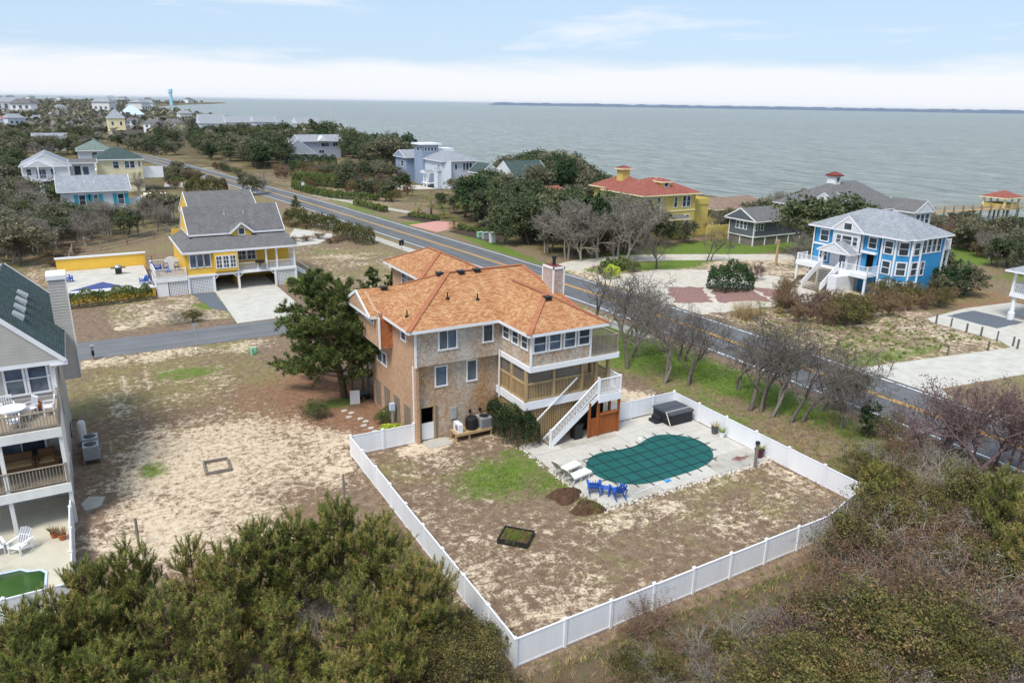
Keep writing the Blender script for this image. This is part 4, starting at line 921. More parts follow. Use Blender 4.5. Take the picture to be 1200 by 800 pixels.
# lap boards of the gable wall, each a board of its own
for k in range(32):
    z = 5.34 + .17 * k
    if z > 10.4: break
    hi = min(-2.42, -1.72 - (z + .17 - 7.9) / 1.02) if z > 7.7 else -2.42; lo = -9.3 - hi if z > 7.7 else -7.5
    spans = [(lo, hi)]
    if 6.0 < z < 7.85:
        cut = [(a - .1, b_ + .1) for a, b_, c_, d_ in LW if c_ - .1 < z + .17 and d_ + .1 > z]; spans = []; x = lo
        for a, b_ in sorted(cut): spans.append((x, a)); x = b_
        spans.append((x, hi))
    for a, b_ in spans:
        if b_ - a > .05: MB().add([(a, 44.125, z), (b_, 44.125, z), (b_, 44.11, z + .165), (a, 44.11, z + .165), (a, 44.085, z), (b_, 44.085, z), (b_, 44.105, z + .165), (a, 44.105, z + .165)], [(0, 1, 2, 3), (7, 6, 5, 4), (4, 5, 1, 0), (7, 3, 2, 6), (5, 6, 2, 1), (4, 0, 3, 7)]).build('siding_board', 'lap_grey', L_)
wall(L_, 'y', -2.4, 44.15, 56.2, 0, 7.75, [(48, 49, 3, 4.2)], 'lap_grey', .14, 1); wall(L_, 'x', 56.2, -7.5, -2.42, 0, 7.75, [], 'lap_grey', .14, 1)
MB().box(-2.5, -2.36, 44.04, 44.16, 5.3, 7.7).build('corner_board', 'white_paint', L_)
lr = pitched(L_, -7.6, -1.7, 43.75, 56.6, 7.92, 1.0, 'y', 0, 0, ['roof_green', 'white_paint', 'lap_grey'], t=.22)
MB().box(-2.42, -1.62, 43.72, 44.3, 7.62, 7.72).build('eave_return', 'white_paint', lr)
MB().tube([(-2.0, 43.85, 7.7), (-2.3, 44.02, 7.4), (-2.32, 44.02, 2.4)], .05, 6).build('downpipe', 'white_paint', L_)
for k in range(4): zz = 9.95; yy = 46.3 + k * 1.75; MB().add([(-3.85, yy - .35, 10.02), (-3.85, yy + .35, 10.02), (-3.4, yy + .35, 9.58), (-3.4, yy - .35, 9.58), (-3.75, yy - .32, 10.12), (-3.75, yy + .32, 10.12), (-3.3, yy + .32, 9.78), (-3.3, yy - .32, 9.78)], [(0, 3, 7, 4), (3, 2, 6, 7), (2, 1, 5, 6), (1, 0, 4, 5), (4, 7, 6, 5)]).build('roof_vent', 'galvanised', lr)
lc = MB().box(-2.12, -1.28, 49.55, 51.0, 4.9, 11.0).build('chimney', 'lap_grey', L_)
for k in range(35): MB().add([(-2.14, 49.55, 4.92 + .17 * k), (-1.26, 49.55, 4.92 + .17 * k), (-1.26, 49.53, 5.08 + .17 * k), (-2.14, 49.53, 5.08 + .17 * k), (-2.14, 49.51, 4.92 + .17 * k), (-1.26, 49.51, 4.92 + .17 * k)], [(4, 5, 2, 3), (0, 1, 5, 4), (1, 2, 5), (0, 4, 3)]).build('siding_board', 'lap_grey', lc)
MB().box(-2.2, -1.2, 49.45, 51.1, 10.95, 11.2).build('chimney_cap', 'white_paint', lc); MB().box(-1.27, -1.2, 49.46, 49.55, 4.9, 10.95).build('corner_board', 'white_trim_dirty', lc)
# decks
for z, nm in ((5.4, 'upper'), (2.35, 'lower')):
    m_ = MB(); m_.box(-7.5, -2.28, 40.7, 44.0, z - .08, z)
    fl_ = m_.build('deck_floor', 'weathered_wood', L_)
    for k in range(22): MB().box(-7.5, -2.3, 40.75 + .147 * k, 40.885 + .147 * k, z, z + .02).build('plank', 'weathered_wood', fl_)
    MB().box(-7.5, -2.25, 40.62, 40.7, z - .5, z - .02).build('fascia_board', 'white_trim_dirty', L_)
    railing(L_, (-7.5, 40.72, z + .02), (-2.35, 40.72, z + .02), .85 if z > 4 else 1.0, 'weathered_wood', .14)
    railing(L_, (-2.33, 40.9, z + .02), (-2.33, 43.95, z + .02), .85 if z > 4 else 1.0, 'weathered_wood', .14)
for u in (-7.3, -4.92, -2.35): MB().box(u - .09, u + .09, 40.72, 40.9, 0, 5.35).build('post', 'white_trim_dirty', L_)
MB().box(-2.36, -2.28, 40.92, 44.1, 2.4, 5.3).build('privacy_wall', 'white_trim_dirty', L_)
MB().box(-2.62, -2.5, 44.0, 44.08, 7.9 - .9, 7.1).build('wall_lamp', 'white_paint', L_)
struct(MB().box(-12, -2.55, 33.0, 44.1, -.1, .03).build('patio', 'patio_concrete'))
# deck furniture
tb = thing('patio_table', 'round white table on the upper deck of the grey house', 'table', (-4.3, 42.3, 5.44)); MB().lathe([(.62, .68), (.66, .70), (.66, .73), (.6, .75)], k=24).build('table_top', 'white_vinyl', tb, local=True); MB().lathe([(.3, 0), (.28, .04), (.06, .08), (.05, .68)], k=12).build('pedestal', 'white_vinyl', tb, local=True)
def patio_chair(label, loc, rz, mat='white_vinyl'):
    t_ = thing('patio_chair', label, 'chair', loc, rz); MB().box(-.24, .24, -.25, .25, .40, .44).build('seat', mat, t_, local=True)
    m_ = MB(); [m_.beam((-.22, y, .44), (-.34, y, .95), .07, .02, (0, 1, 0)) for y in np.linspace(-.2, .2, 5)]; m_.beam((-.35, -.26, .96), (-.35, .26, .96), .04, .08); m_.build('backrest', mat, t_, local=True)
    for x in (-.22, .2):
        for y in (-.22, .22): MB().box(x - .03, x + .03, y - .03, y + .03, 0, .4).build('leg', mat, t_, local=True)
    for y in (-.27, .27): m_ = MB(); m_.box(-.3, .24, y - .03, y + .03, .62, .66); m_.box(.18, .22, y - .02, y + .02, .4, .62); m_.build('armrest', mat, t_, local=True)
patio_chair('white deck chair tucked in at the round table near the clay urn', (-3.55, 42.75, 5.44), math.radians(215)); patio_chair('white deck chair at the round table, back to the house wall', (-4.5, 43.3, 5.44), math.radians(-80)); patio_chair('white deck chair beside the clay urn against the deck rail', (-2.75, 42.6, 5.44), math.radians(180))
patio_chair('white deck chair at the round table with its back to the outer rail', (-4.2, 41.4, 5.44), math.radians(95))
tag(MB().lathe([(.12, 0), (.24, .18), (.25, .32), (.15, .45), (.19, .5), (.19, .53), (.13, .52)], (-3.3, 43.5, 5.44), 16).build('clay_urn', 'terracotta'), 'round brown clay urn on the upper deck of the grey house', 'urn')
def wicker_seat(label, loc, w, rz=math.radians(-90)):
    t_ = thing('wicker_sofa', label, 'sofa', loc, rz); MB().box(-.35, .4, -w / 2, w / 2, .08, .38).build('base', 'wicker', t_, local=True); MB().box(-.42, -.26, -w / 2, w / 2, .38, .9).build('backrest', 'wicker', t_, local=True)
    for s_ in (-1, 1): MB().box(-.36, .4, s_ * (w / 2 + .08) - .08, s_ * (w / 2 + .08) + .08, .08, .62).build('armrest', 'wicker', t_, local=True)
    MB().box(-.22, .38, -w / 2 + .03, w / 2 - .03, .38, .5).build('cushion', 'treated_wood', t_, local=True)
wicker_seat('long brown wicker sofa on the lower deck of the grey house', (-4.55, 43.1, 2.38), 1.3); wicker_seat('brown wicker armchair beside the sofa on the lower deck', (-3.25, 43.1, 2.38), .75)
adirondack('adirondack_chair', 'white slatted lounge chair on the patio below the grey house decks', 'white_vinyl', (-4.65, 39.0, .035), math.radians(-130)); adirondack('adirondack_chair', 'white slatted lounge chair beside the deck post, cut by the picture edge', 'white_vinyl', (-5.75, 39.4, .035), math.radians(-75))
pot('terracotta pot with dead plant on the grey house patio', (-2.95, 39.2, .035), .19, .28, 'terracotta', 'brown_leaf', 7); pot('dark clay pot under the deck post of the grey house', (-3.3, 39.6, .035), .17, .25, 'terracotta', 'brown_leaf', 8)
pb = thing('backyard_pool', 'small pool of green water with pale coping behind the grey house', 'swimming pool', (-5.2, 35.6, 0))
cp = [(-9, 34), (-3.72, 33.8), (-3.6, 34.2), (-3.55, 36.4), (-3.75, 36.75), (-4.3, 36.9), (-4.6, 37.25), (-9, 37.4)]
MB().prism(cp, .031, .09).build('coping', 'light_blue_siding', pb); MB().prism([(x * .95 - .28, y * .93 + 2.45) for x, y in cp], .08, .095).build('water', 'pool_water', pb)
ld = thing('pool_ladder', 'bright steel handrail at the pool of the grey house', 'ladder', (-5.75, 37.2, .03))
for s_ in (-.2, .2): MB().tube([(s_, .35, 0), (s_, .35, .7), (s_, .2, .85), (s_, -.1, .8), (s_, -.2, .1)], .025, 6).build('rail', 'steel', ld, local=True)
vinyl_fence('white vinyl fence run beside the patio of the grey house', [(-2.46, 33.2), (-2.44, 46.6)], 1.35)
vinyl_fence('white vinyl fence run behind the green pool of the grey house', [(-9.8, 33.1), (-2.5, 33.12)], 1.2, skip_last=True)
for k, v in enumerate((48.2, 49.45)):
    ac_unit(('square grey air conditioner on the stand nearer the grey house gate', 'square grey air conditioner on the stand nearer the water heater')[k], (-1.35, v, .3), .85, .8, 'galvanised', False)
s2 = thing('equipment_stand', 'low grey timber stand under two air conditioners beside the grey house', 'stand', (-1.35, 48.8, 0))
for i in range(5): MB().box(-.5 + .2 * i, -.32 + .2 * i, -1.15, 1.15, .25, .3).build('plank', 'grey_wood', s2, local=True)
for x in (-.45, .43):
    for y in (-1.1, 1.1): MB().box(x - .05, x + .05, y - .05, y + .05, 0, .25).build('leg', 'grey_wood', s2, local=True)
tk = thing('water_heater', 'pale upright tank with pipes against the grey house wall', 'tank', (-1.75, 50.9, 0)); MB().lathe([(.2, .3), (.24, .34), (.24, 1.5), (.18, 1.62), (.05, 1.66)], k=14).build('tank', 'white_trim_dirty', tk, local=True, smooth=False); MB().box(-.25, .25, -.25, .25, 0, .3).build('plinth', 'grey_wood', tk, local=True)
MB().tube([(-.1, 0, 1.6), (-.3, 0, 1.8), (-.55, 0, 1.6), (-.6, 0, .6)], .03, 6).build('pipe', 'black_metal', tk, local=True)

# ---- yellow house with the carport
Y_ = thing('yellow_house', 'yellow house with dark grey roofs, white lattice and open carport across the side street', 'house', (15, 95, 0))
YM = ['roof_grey', 'white_paint', 'lap_yellow']
yw = [(9.95, 10.55, 2.95, 4.35, 1, 1), (10.7, 11.3, 2.95, 4.35, 1, 1), (11.45, 12.05, 2.95, 4.35, 1, 1)]
wall(Y_, 'x', 89.2, 9.5, 14.95, 2.0, 4.7, [o[:4] for o in yw] + [(12.6, 14.75, 2.6, 4.2)], 'lap_yellow', .2)
for o in yw: window(Y_, 'x', 89.2, -1, *o[:4])
b3 = MB().box(12.4, 14.95, 88.75, 89.19, 2.35, 4.45).build('bay', 'lap_yellow', Y_)
for k in range(3): window(Y_, 'x', 88.75, -1, 12.65 + .75 * k, 13.2 + .75 * k, 2.75, 4.05, 2, 3, trim=.08, name='bay_window', proud=True)
wall(Y_, 'y', 9.5, 89.22, 101, 0, 4.7, [], 'lap_yellow', .2); wall(Y_, 'x', 92.3, 15, 21.4, 2.0, 5.0, [(15.6, 16.5, 2.8, 4.4), (16.7, 17.6, 2.8, 4.4)], 'yellow_paint', .2)
for a in (15.6, 16.7): window(Y_, 'x', 92.3, -1, a, a + .9, 2.8, 4.4, 2, 3)
MB().box(14.9, 15.1, 89.22, 92.3, 2.0, 4.7).build('wall', 'yellow_paint', Y_); MB().box(9.6, 21.5, 89.25, 100, 1.9, 2.05).build('floor_slab', 'white_paint', Y_)
wall(Y_, 'x', 96.0, 9.6, 21.5, 0, 1.9, [], 'yellow_paint', .2); MB().box(15.0, 15.15, 90.5, 96, 0, 1.9).build('wall', 'yellow_paint', Y_)
wall(Y_, 'y', 21.5, 92.4, 101, 0, 5.4, [], 'lap_yellow', .2, 1); wall(Y_, 'x', 101, 9.5, 21.5, 0, 5.6, [], 'lap_yellow', .2, 1)
for u in (9.55, 12.25, 14.95, 19.1, 21.5): MB().box(u - .11, u + .11, 89.05, 89.27, 0, 2.0).build('post', 'white_paint', Y_)
for u0_, u1_, dd in ((12.35, 12.9, 1), (14.85, 14.3, 1), (15.05, 15.6, 1), (19.0, 18.45, 1)): MB().beam((u0_, 89.15, 1.45), (u1_, 89.15, 1.95), .08, .1).build('brace', 'white_paint', Y_)
MB().box(9.5, 21.6, 89.03, 89.18, 1.85, 2.1).build('fascia_board', 'white_paint', Y_)
for a, b_ in ((9.66, 12.14), (19.2, 21.4)): lattice_panel(Y_, 'x', 89.18, a, b_, 0, 1.86, 'white_paint', .17, .08); MB().box(a, b_, 89.3, 89.34, 0, 1.85).build('lattice_back', 'grey_wood', Y_)
railing(Y_, (15.05, 89.2, 2.05), (21.5, 89.2, 2.05), .95, 'white_paint', .16, post=2.1); railing(Y_, (21.5, 89.25, 2.05), (21.5, 91.2, 2.05), .95, 'white_paint', .16)
for u in (15.0, 18.2, 19.4, 21.45): MB().box(u - .09, u + .09, 89.12, 89.3, 2.05, 4.6).build('porch_post', 'white_paint', Y_)
ys = MB(); [ys.box(21.7, 23.6, 90.2 + .28 * k, 90.5 + .28 * k, 1.7 - .2 * k - .05, 1.75 - .2 * k) for k in range(0)]
for k in range(9): MB().box(21.65 + .28 * k, 21.97 + .28 * k, 90.2, 91.6, 1.82 - .2 * k, 1.88 - .2 * k).build('tread', 'white_paint', Y_)
for v in (90.2, 91.6): MB().beam((21.6, v, 2.9), (24.1, v, .95), .08, .08).build('handrail', 'white_paint', Y_); MB().beam((21.6, v, 1.75), (24.1, v, -.0), .06, .3).build('stringer', 'white_paint', Y_)
MB().add([(9.2, 88.8, 4.72), (21.9, 88.8, 4.72), (21.9, 93.5, 4.72), (9.2, 101, 4.72), (11.2, 93.3, 5.75), (21.4, 93.3, 5.75), (11.2, 101, 5.75), (9.2, 88.8, 4.55), (21.9, 88.8, 4.55), (21.9, 93.5, 4.55), (9.2, 101, 4.55)], [(0, 1, 5, 4), (1, 2, 5), (3, 0, 4, 6)]).build('porch_roof', 'roof_grey', Y_)
m_ = MB(); m_.box(9.18, 21.92, 88.76, 88.82, 4.52, 4.73); m_.box(9.16, 9.22, 88.83, 101, 4.52, 4.73); m_.box(21.88, 21.94, 88.83, 93.5, 4.52, 4.73); m_.build('fascia_board', 'white_paint', Y_)
MB().box(9.25, 21.85, 88.85, 93.3, 4.48, 4.52).build('soffit', 'white_paint', Y_)
wall(Y_, 'x', 93.2, 11.0, 21.05, 5.0, 6.1, [], 'lap_yellow', .2); wall(Y_, 'y', 11.0, 93.22, 99.6, 4.8, 6.1, [], 'lap_yellow', .2)
yr = pitched(Y_, 10.5, 21.35, 92.8, 100.0, 6.0, .78, 'x', 0, 0, YM)
for u in (15.0, 17.2): MB().lathe([(.12, -.2), (.1, .0), (.06, .05), (.06, .4)], (u, 95.2, 7.95), 8).build('vent_pipe', 'galvanised', yr)
MB().extr([(15.25, 92.7, 5.6), (17.45, 92.7, 5.6), (17.45, 92.7, 6.05), (16.35, 92.7, 6.98), (15.25, 92.7, 6.05)], (0, .6, 0)).build('dormer', 'lap_yellow', Y_)
window(Y_, 'x', 92.7, -1, 16.05, 16.65, 5.75, 6.45, 1, 1, proud=True)
for s_ in (-1, 1): m_ = MB(); m_.extr([(16.35, 92.45, 7.12), (16.35 + s_ * 1.4, 92.45, 5.95), (16.35 + s_ * 1.4, 94.0, 6.55), (16.35, 95.0, 7.12)], (0, 0, .08)); m_.build('dormer_roof', 'roof_grey', Y_); MB().beam((16.35, 92.42, 7.1), (16.35 + s_ * 1.42, 92.42, 5.9), .05, .22).build('rake_board', 'white_paint', Y_)
# rear block
shell(Y_, 12.5, 20.2, 102, 114, 0, 6.1, 'lap_yellow'); pitched(Y_, 12.1, 20.6, 101.2, 114.6, 6.2, .46, 'x', 0, 0, YM)
# raised terrace and pool west of it
T0 = thing('pool_terrace', 'raised concrete pool terrace with yellow walls beside the yellow house', 'terrace', (2, 97, 0))
MB().box(-3.2, 6.1, 90.05, 103.9, 0, .85).build('terrace_slab', 'concrete', T0)
MB().box(-3.3, 6.15, 89.9, 90.04, 0, .95).build('retaining_wall', 'yellow_paint', T0); MB().box(-3.3, 6.4, 104.0, 104.15, .3, 2.3).build('retaining_wall', 'yellow_paint', T0)
MB().box(-3.4, 6.5, 103.9, 104.25, 2.3, 2.5).build('wall_cap', 'white_paint', T0); MB().box(-3.35, 6.2, 89.8, 90.15, .95, 1.08).build('wall_cap', 'white_paint', T0)
MB().prism([(-2.8, 91.6), (3.6, 91.6), (1.2, 95.6)], .86, .9).build('pool_sheet', 'sail_blue', T0)
MB().box(-3.2, 4.2, 91.0, 91.45, .86, 1.02).build('coping', 'white_paint', T0)
D0 = thing('sun_deck', 'small white railed sun deck over lattice beside the yellow house', 'deck', (7.8, 91, 0))
MB().box(6.25, 9.4, 89.1, 95.0, 1.9, 2.05).build('deck_floor', 'weathered_wood', D0)
for a, b_ in (((6.3, 89.15, 2.05), (9.4, 89.15, 2.05)), ((6.3, 89.2, 2.05), (6.3, 95, 2.05)), ((6.35, 95, 2.05), (9.4, 95, 2.05))): railing(D0, a, b_, .95, 'white_paint', .16)
MB().box(6.2, 9.45, 89.0, 89.1, 1.6, 2.05).build('fascia_board', 'white_paint', D0)
lattice_panel(D0, 'x', 89.15, 7.5, 9.4, 0, 1.6, 'white_paint', .17, .08); lattice_panel(D0, 'y', 6.3, 89.2, 95, .0, 1.9, 'white_paint', .17, .08); MB().box(6.4, 9.4, 89.3, 89.34, 0, 1.6).build('lattice_back', 'grey_wood', D0); MB().box(6.32, 7.42, 89.08, 89.16, 0, 1.6).build('lattice_door', 'white_paint', D0)
adirondack('adirondack_chair', 'blue slatted chair at the rail corner of the yellow house sun deck', 'cobalt_plastic', (6.8, 93.4, 2.05), 0, 1.1); adirondack('adirondack_chair', 'blue slatted chair on the terrace beside the white lattice', 'cobalt_plastic', (5.4, 92.6, .85), math.radians(120), 1.15); adirondack('adirondack_chair', 'blue slatted chair at the far end of the terrace behind the grey chimney', 'cobalt_plastic', (-2.3, 97.5, .85), math.radians(20), 1.2)
tag(MB().box(7.6, 8.1, 92.0, 92.4, 2.06, 2.5).build('footstool', 'cobalt_plastic'), 'low blue footstool on the yellow house sun deck', 'stool')
pt = thing('patio_table', 'white round table leaning upright on the yellow house sun deck', 'table', (8.4, 94.0, 2.05)); MB().tube([(0, .0, .75), (0, .06, .75)], .72, 20).build('table_top', 'white_vinyl', pt, local=True); MB().box(-.05, .05, .06, .5, 0, .75).build('leg', 'white_vinyl', pt, local=True)
for x, dn in ((7.75, 'nearer the blue chair'), (8.9, 'nearer the yellow wall')): patio_chair('black metal chair on the sun deck, ' + dn, (x, 93.0, 2.06), math.radians(90), 'black_metal')
gr = thing('barbecue_grill', 'black barbecue grill with side shelves on the pool terrace', 'grill', (3.1, 99.6, .85)); MB().box(-.35, .35, -.28, .28, .1, .75).build('cabinet', 'black_metal', gr, local=True); MB().lathe([(.42, .75), (.42, .9), (.3, 1.05), (.05, 1.1)], k=14).build('lid', 'steel', gr, local=True)
for s_ in (-1, 1): MB().box(s_ * .36, s_ * .8, -.25, .25, .72, .78).build('side_shelf', 'black_metal', gr, local=True)
sd_ = thing('satellite_dish', 'dark round dish on the porch rail of the yellow house', 'dish', (17.4, 88.9, 2.9)); MB().lathe([(.6, .25), (.5, .12), (.2, .02), (.02, 0)], k=18).build('reflector', 'dark_rubber', sd_, local=True); MB().box(-.03, .03, .05, .3, -.4, .1).build('bracket', 'black_metal', sd_, local=True)
# split rail fence behind the terrace
sr = thing('split_rail_fence', 'weathered split rail fence round the dry lawn behind the terrace', 'fence', (-2.1, 110, 0))
fp = [(-2.1, 109.5), (-1.9, 114.5), (-1.55, 120.7), (1.96, 121.6), (5.6, 125.2), (9.6, 129.4), (13.5, 133)]
for i, (u, v) in enumerate(fp):
    MB().box(u - .09, u + .09, v - .09, v + .09, 0, 1.35).build('post', 'weathered_wood', sr)
    if i: 
        for z in (.45, .85, 1.2): a, b_ = fp[i - 1], fp[i]; MB().beam((*a, z + RNG.normal(0, .03)), (*b_, z + RNG.normal(0, .03)), .07, .11).build('rail', 'weathered_wood', sr)
lf = thing('wire_fence', 'low dark wire fence on the dry lawn edge behind the terrace', 'fence', (-2, 109.3, 0))
for k in range(6): MB().box(-2 + 1.9 * k - .05, -1.95 + 1.9 * k, 109.2, 109.3, 0, 1.0).build('post', 'dark_bark', lf)
for z in (.45, .9): MB().beam((-2, 109.25, z), (7.5, 109.25, z), .03, .05).build('wire', 'dark_bark', lf)

# ---- bright blue house across the main road
B_h = thing('blue_house', 'bright blue house with white trim, corner tower and pale grey roof beyond the main road', 'house', (84, 57, 0))
BM = ['roof_pale_grey', 'white_paint', 'lap_white']
wall(B_h, 'y', 80.6, 60.3, 63.3, 0, 6.9, [(61.2, 62.3, 5.2, 6.5), (61.0, 62.1, 2.8, 4.2)], 'lap_cyan', .2)
for o in ((61.2, 62.3, 5.2, 6.5), (61.0, 62.1, 2.8, 4.2)): window(B_h, 'y', 80.6, -1, *o, rows=2, trim=.14)
wall(B_h, 'y', 80.2, 56.4, 60.28, 0, 6.9, [(57.6, 58.9, 5.3, 6.3), (56.8, 57.4, 5.3, 6.3), (59.1, 59.7, 5.3, 6.3)], 'lap_white', .2)
for o in ((57.6, 58.9, 5.3, 6.3), (56.8, 57.4, 5.3, 6.3), (59.1, 59.7, 5.3, 6.3)): window(B_h, 'y', 80.2, -1, *o, rows=2, trim=.06)
window(B_h, 'y', 80.08, -1, 57.75, 58.75, 7.1, 7.85, rows=1, trim=.08, proud=True)
wall(B_h, 'y', 80.9, 54.3, 56.38, 0, 6.9, [(54.75, 55.7, 5.3, 6.5), (54.8, 55.8, 2.5, 4.5)], 'lap_cyan', .2); window(B_h, 'y', 80.9, -1, 54.75, 55.7, 5.3, 6.5, rows=2, trim=.14)
for a in ((80.5, 80.95, 54.4, 63.3, 4.62, 4.85), (80.52, 80.64, 63.2, 63.34, 0, 6.9)): MB().box(*a).build('trim_board', 'white_paint', B_h)
wall(B_h, 'x', 56.4, 80.21, 80.88, 0, 6.9, [], 'lap_white', .15)
wall(B_h, 'x', 63.3, 80.6, 88.6, 0, 6.9, [], 'lap_cyan', .2, 1); wall(B_h, 'y', 88.6, 51.2, 63.3, 0, 6.9, [], 'lap_cyan', .2, 1)
sw = [(84.3, 84.95, 5.1, 6.6, 1, 2), (85.25, 85.9, 5.1, 6.6, 1, 2), (86.2, 86.85, 5.1, 6.6, 1, 2), (87.15, 87.8, 5.1, 6.6, 1, 2), (84.6, 85.2, 2.5, 4.0, 1, 2)]
wall(B_h, 'x', 51.2, 83.4, 88.6, 0, 6.9, [o[:4] for o in sw], 'lap_cyan', .2)
for o in sw: window(B_h, 'x', 51.2, -1, *o[:4], rows=2, trim=.12)
MB().box(88.45, 88.7, 51.1, 51.3, 0, 6.9).build('corner_board', 'white_paint', B_h); MB().box(81.4, 88.2, 52.6, 62.8, .05, 6.5).build('interior_partition', 'dark_interior', B_h)
oc = [(82.75 + 2.25 * math.cos(math.radians(22.5 + 45 * k)), 52.95 + 2.25 * math.sin(math.radians(22.5 + 45 * k))) for k in range(8)]
tw = MB().prism(oc, 0, 6.95).build('corner_tower', 'lap_cyan', B_h)
for k in range(8):
    x, y = oc[k]; MB().lathe([(.13, 0), (.13, 6.9)], (x, y, 0), 6).build('corner_board', 'white_paint', tw)
    if k in (3, 4, 5, 6):
        x2, y2 = oc[(k + 1) % 8]; mid = np.array([(x + x2) / 2, (y + y2) / 2]); nrm = mid - (82.75, 52.95); nrm /= np.linalg.norm(nrm); tn = np.array([-nrm[1], nrm[0]])
        for z0_, z1_ in ((5.1, 6.45), (2.75, 4.15), (.5, 1.8)):
            if k == 6 and z0_ > 4: continue
            fr = MB(); pa = MB()
            for w_, h_, d_, mb in ((.62, .14, .05, fr), (.45, 0, .07, pa)):
                zz0, zz1 = z0_ - h_, z1_ + h_; P = [np.array([*(mid + tn * s1 * w_), zz]) for s1, zz in ((-1, zz0), (1, zz0), (1, zz1), (-1, zz1))]; mb.extr(P, (*(nrm * d_), 0))
            P = [np.array([*(mid + tn * s1 * .46), zz]) for s1, zz in ((-1, (z0_ + z1_) / 2 - .04), (1, (z0_ + z1_) / 2 - .04), (1, (z0_ + z1_) / 2 + .04), (-1, (z0_ + z1_) / 2 + .04))]; fr.extr(P, (*(nrm * .09), 0))
            w_ = fr.build('window', 'white_paint', tw, uv=False); pa.build('pane', 'glass_dark', w_, uv=False)
ot = [(82.75 + 2.75 * math.cos(math.radians(22.5 + 45 * k)), 52.95 + 2.75 * math.sin(math.radians(22.5 + 45 * k))) for k in range(8)]
m_ = MB(); m_.cur = 0; m_.add([(x, y, 7.0) for x, y in ot] + [(82.75, 53.1, 8.75)], [(k, (k + 1) % 8, 8) for k in range(8)]); m_.cur = 1; m_.add([(x, y, 6.8) for x, y in ot] + [(x, y, 7.0) for x, y in ot], [(k, (k + 1) % 8, 8 + (k + 1) % 8, 8 + k) for k in range(8)] + [tuple(range(8))[::-1]]); m_.build('tower_roof', ['roof_pale_grey', 'white_paint'], B_h)
pitched(B_h, 80.0, 89.4, 50.6, 63.9, 7.03, .5, 'y', 4.7, 4.7, BM); pitched(B_h, 80.08, 84.6, 56.0, 60.6, 6.98, .76, 'x', 0, 0, BM)
# entrance porch, deck and stair
MB().box(78.7, 80.6, 53.9, 63.9, 2.2, 2.45).build('deck_floor', 'white_paint', B_h); MB().box(78.6, 78.72, 53.8, 64.0, 2.0, 2.5).build('fascia_board', 'white_paint', B_h)
railing(B_h, (78.75, 60.6, 2.45), (78.75, 63.9, 2.45), .95, 'white_paint', .16, post=1.7); railing(B_h, (78.75, 53.9, 2.45), (78.75, 57.4, 2.45), .95, 'white_paint', .16, post=1.7); railing(B_h, (78.8, 63.9, 2.45), (80.5, 63.9, 2.45), .95, 'white_paint', .16); railing(B_h, (78.8, 53.9, 2.45), (80.7, 53.9, 2.45), .95, 'white_paint', .16)
for v in (54.0, 57.3, 60.6, 63.8): MB().box(78.66, 78.86, v - .12, v + .12, 0, 2.2).build('post', 'white_paint', B_h)
for v in (57.0, 60.4): MB().box(78.9, 79.1, v - .1, v + .1, 2.45, 4.5).build('porch_post', 'white_paint', B_h)
pitched(B_h, 78.5, 80.7, 56.3, 61.0, 4.5, .5, 'x', 0, 0, BM, t=.18); window(B_h, 'y', 80.2, -1, 57.9, 58.9, 2.5, 4.3, rows=1, trim=.1, name='front_door', proud=True)
for k in range(12): MB().box(78.6 - .25 * k - .3, 78.6 - .25 * k, 57.7, 60.1, 2.3 - .19 * k - .05, 2.3 - .19 * k).build('tread', 'weathered_wood', B_h)
for v in (57.6, 60.2): MB().extr([(78.6, v, 2.45), (75.6, v, .05), (75.6, v, 1.0), (78.6, v, 3.4)], (0, .08, 0)).build('stair_rail', 'white_paint', B_h)
MB().box(76.6, 80.0, 56.2, 57.4, 0, 2.0).build('stair_enclosure', 'lap_white', B_h)
MB().box(88.7, 90.6, 51.5, 56, 5.0, 5.2).build('deck_floor', 'white_paint', B_h); railing(B_h, (90.5, 51.6, 5.2), (90.5, 56, 5.2), 1, 'white_paint', .16); railing(B_h, (88.8, 51.6, 5.2), (90.5, 51.6, 5.2), 1, 'white_paint', .16)
for v in (51.7, 55.8): MB().box(90.35, 90.55, v - .1, v + .1, 0, 5).build('post', 'white_paint', B_h)
for k, (u, v) in enumerate(((80.0, 62.6), (80.1, 61.9))):
    bn2 = dup(bn, (u, v, 0), math.radians(90), label=('dark bin under the blue house deck, nearest the outer post', 'dark bin under the blue house deck, beside the stair')[k])

# ---- other houses
def box_house(name, label, x0, x1, y0, y1, ze, wmat, rmats, axis, slope, in0, in1, S_=(), W_=(), over=.5, cat='house', t=.2):
    T = thing(name, label, cat, ((x0 + x1) / 2, (y0 + y1) / 2, 0)); shell(T, x0, x1, y0, y1, 0, ze, wmat, S_, W_)
    pitched(T, x0 - over, x1 + over, y0 - over, y1 + over, ze + .12, slope, axis, in0, in1, rmats, t); return T
def grid_w(a0, a1, n, z0, z1, w=1.0, cols=1, rows=2): return [(a0 + (a1 - a0) * (i + .5) / n - w / 2, a0 + (a1 - a0) * (i + .5) / n + w / 2, z0, z1, cols, rows) for i in range(n)]
RW = lambda r, w='lap_white': [r, 'white_paint', w]
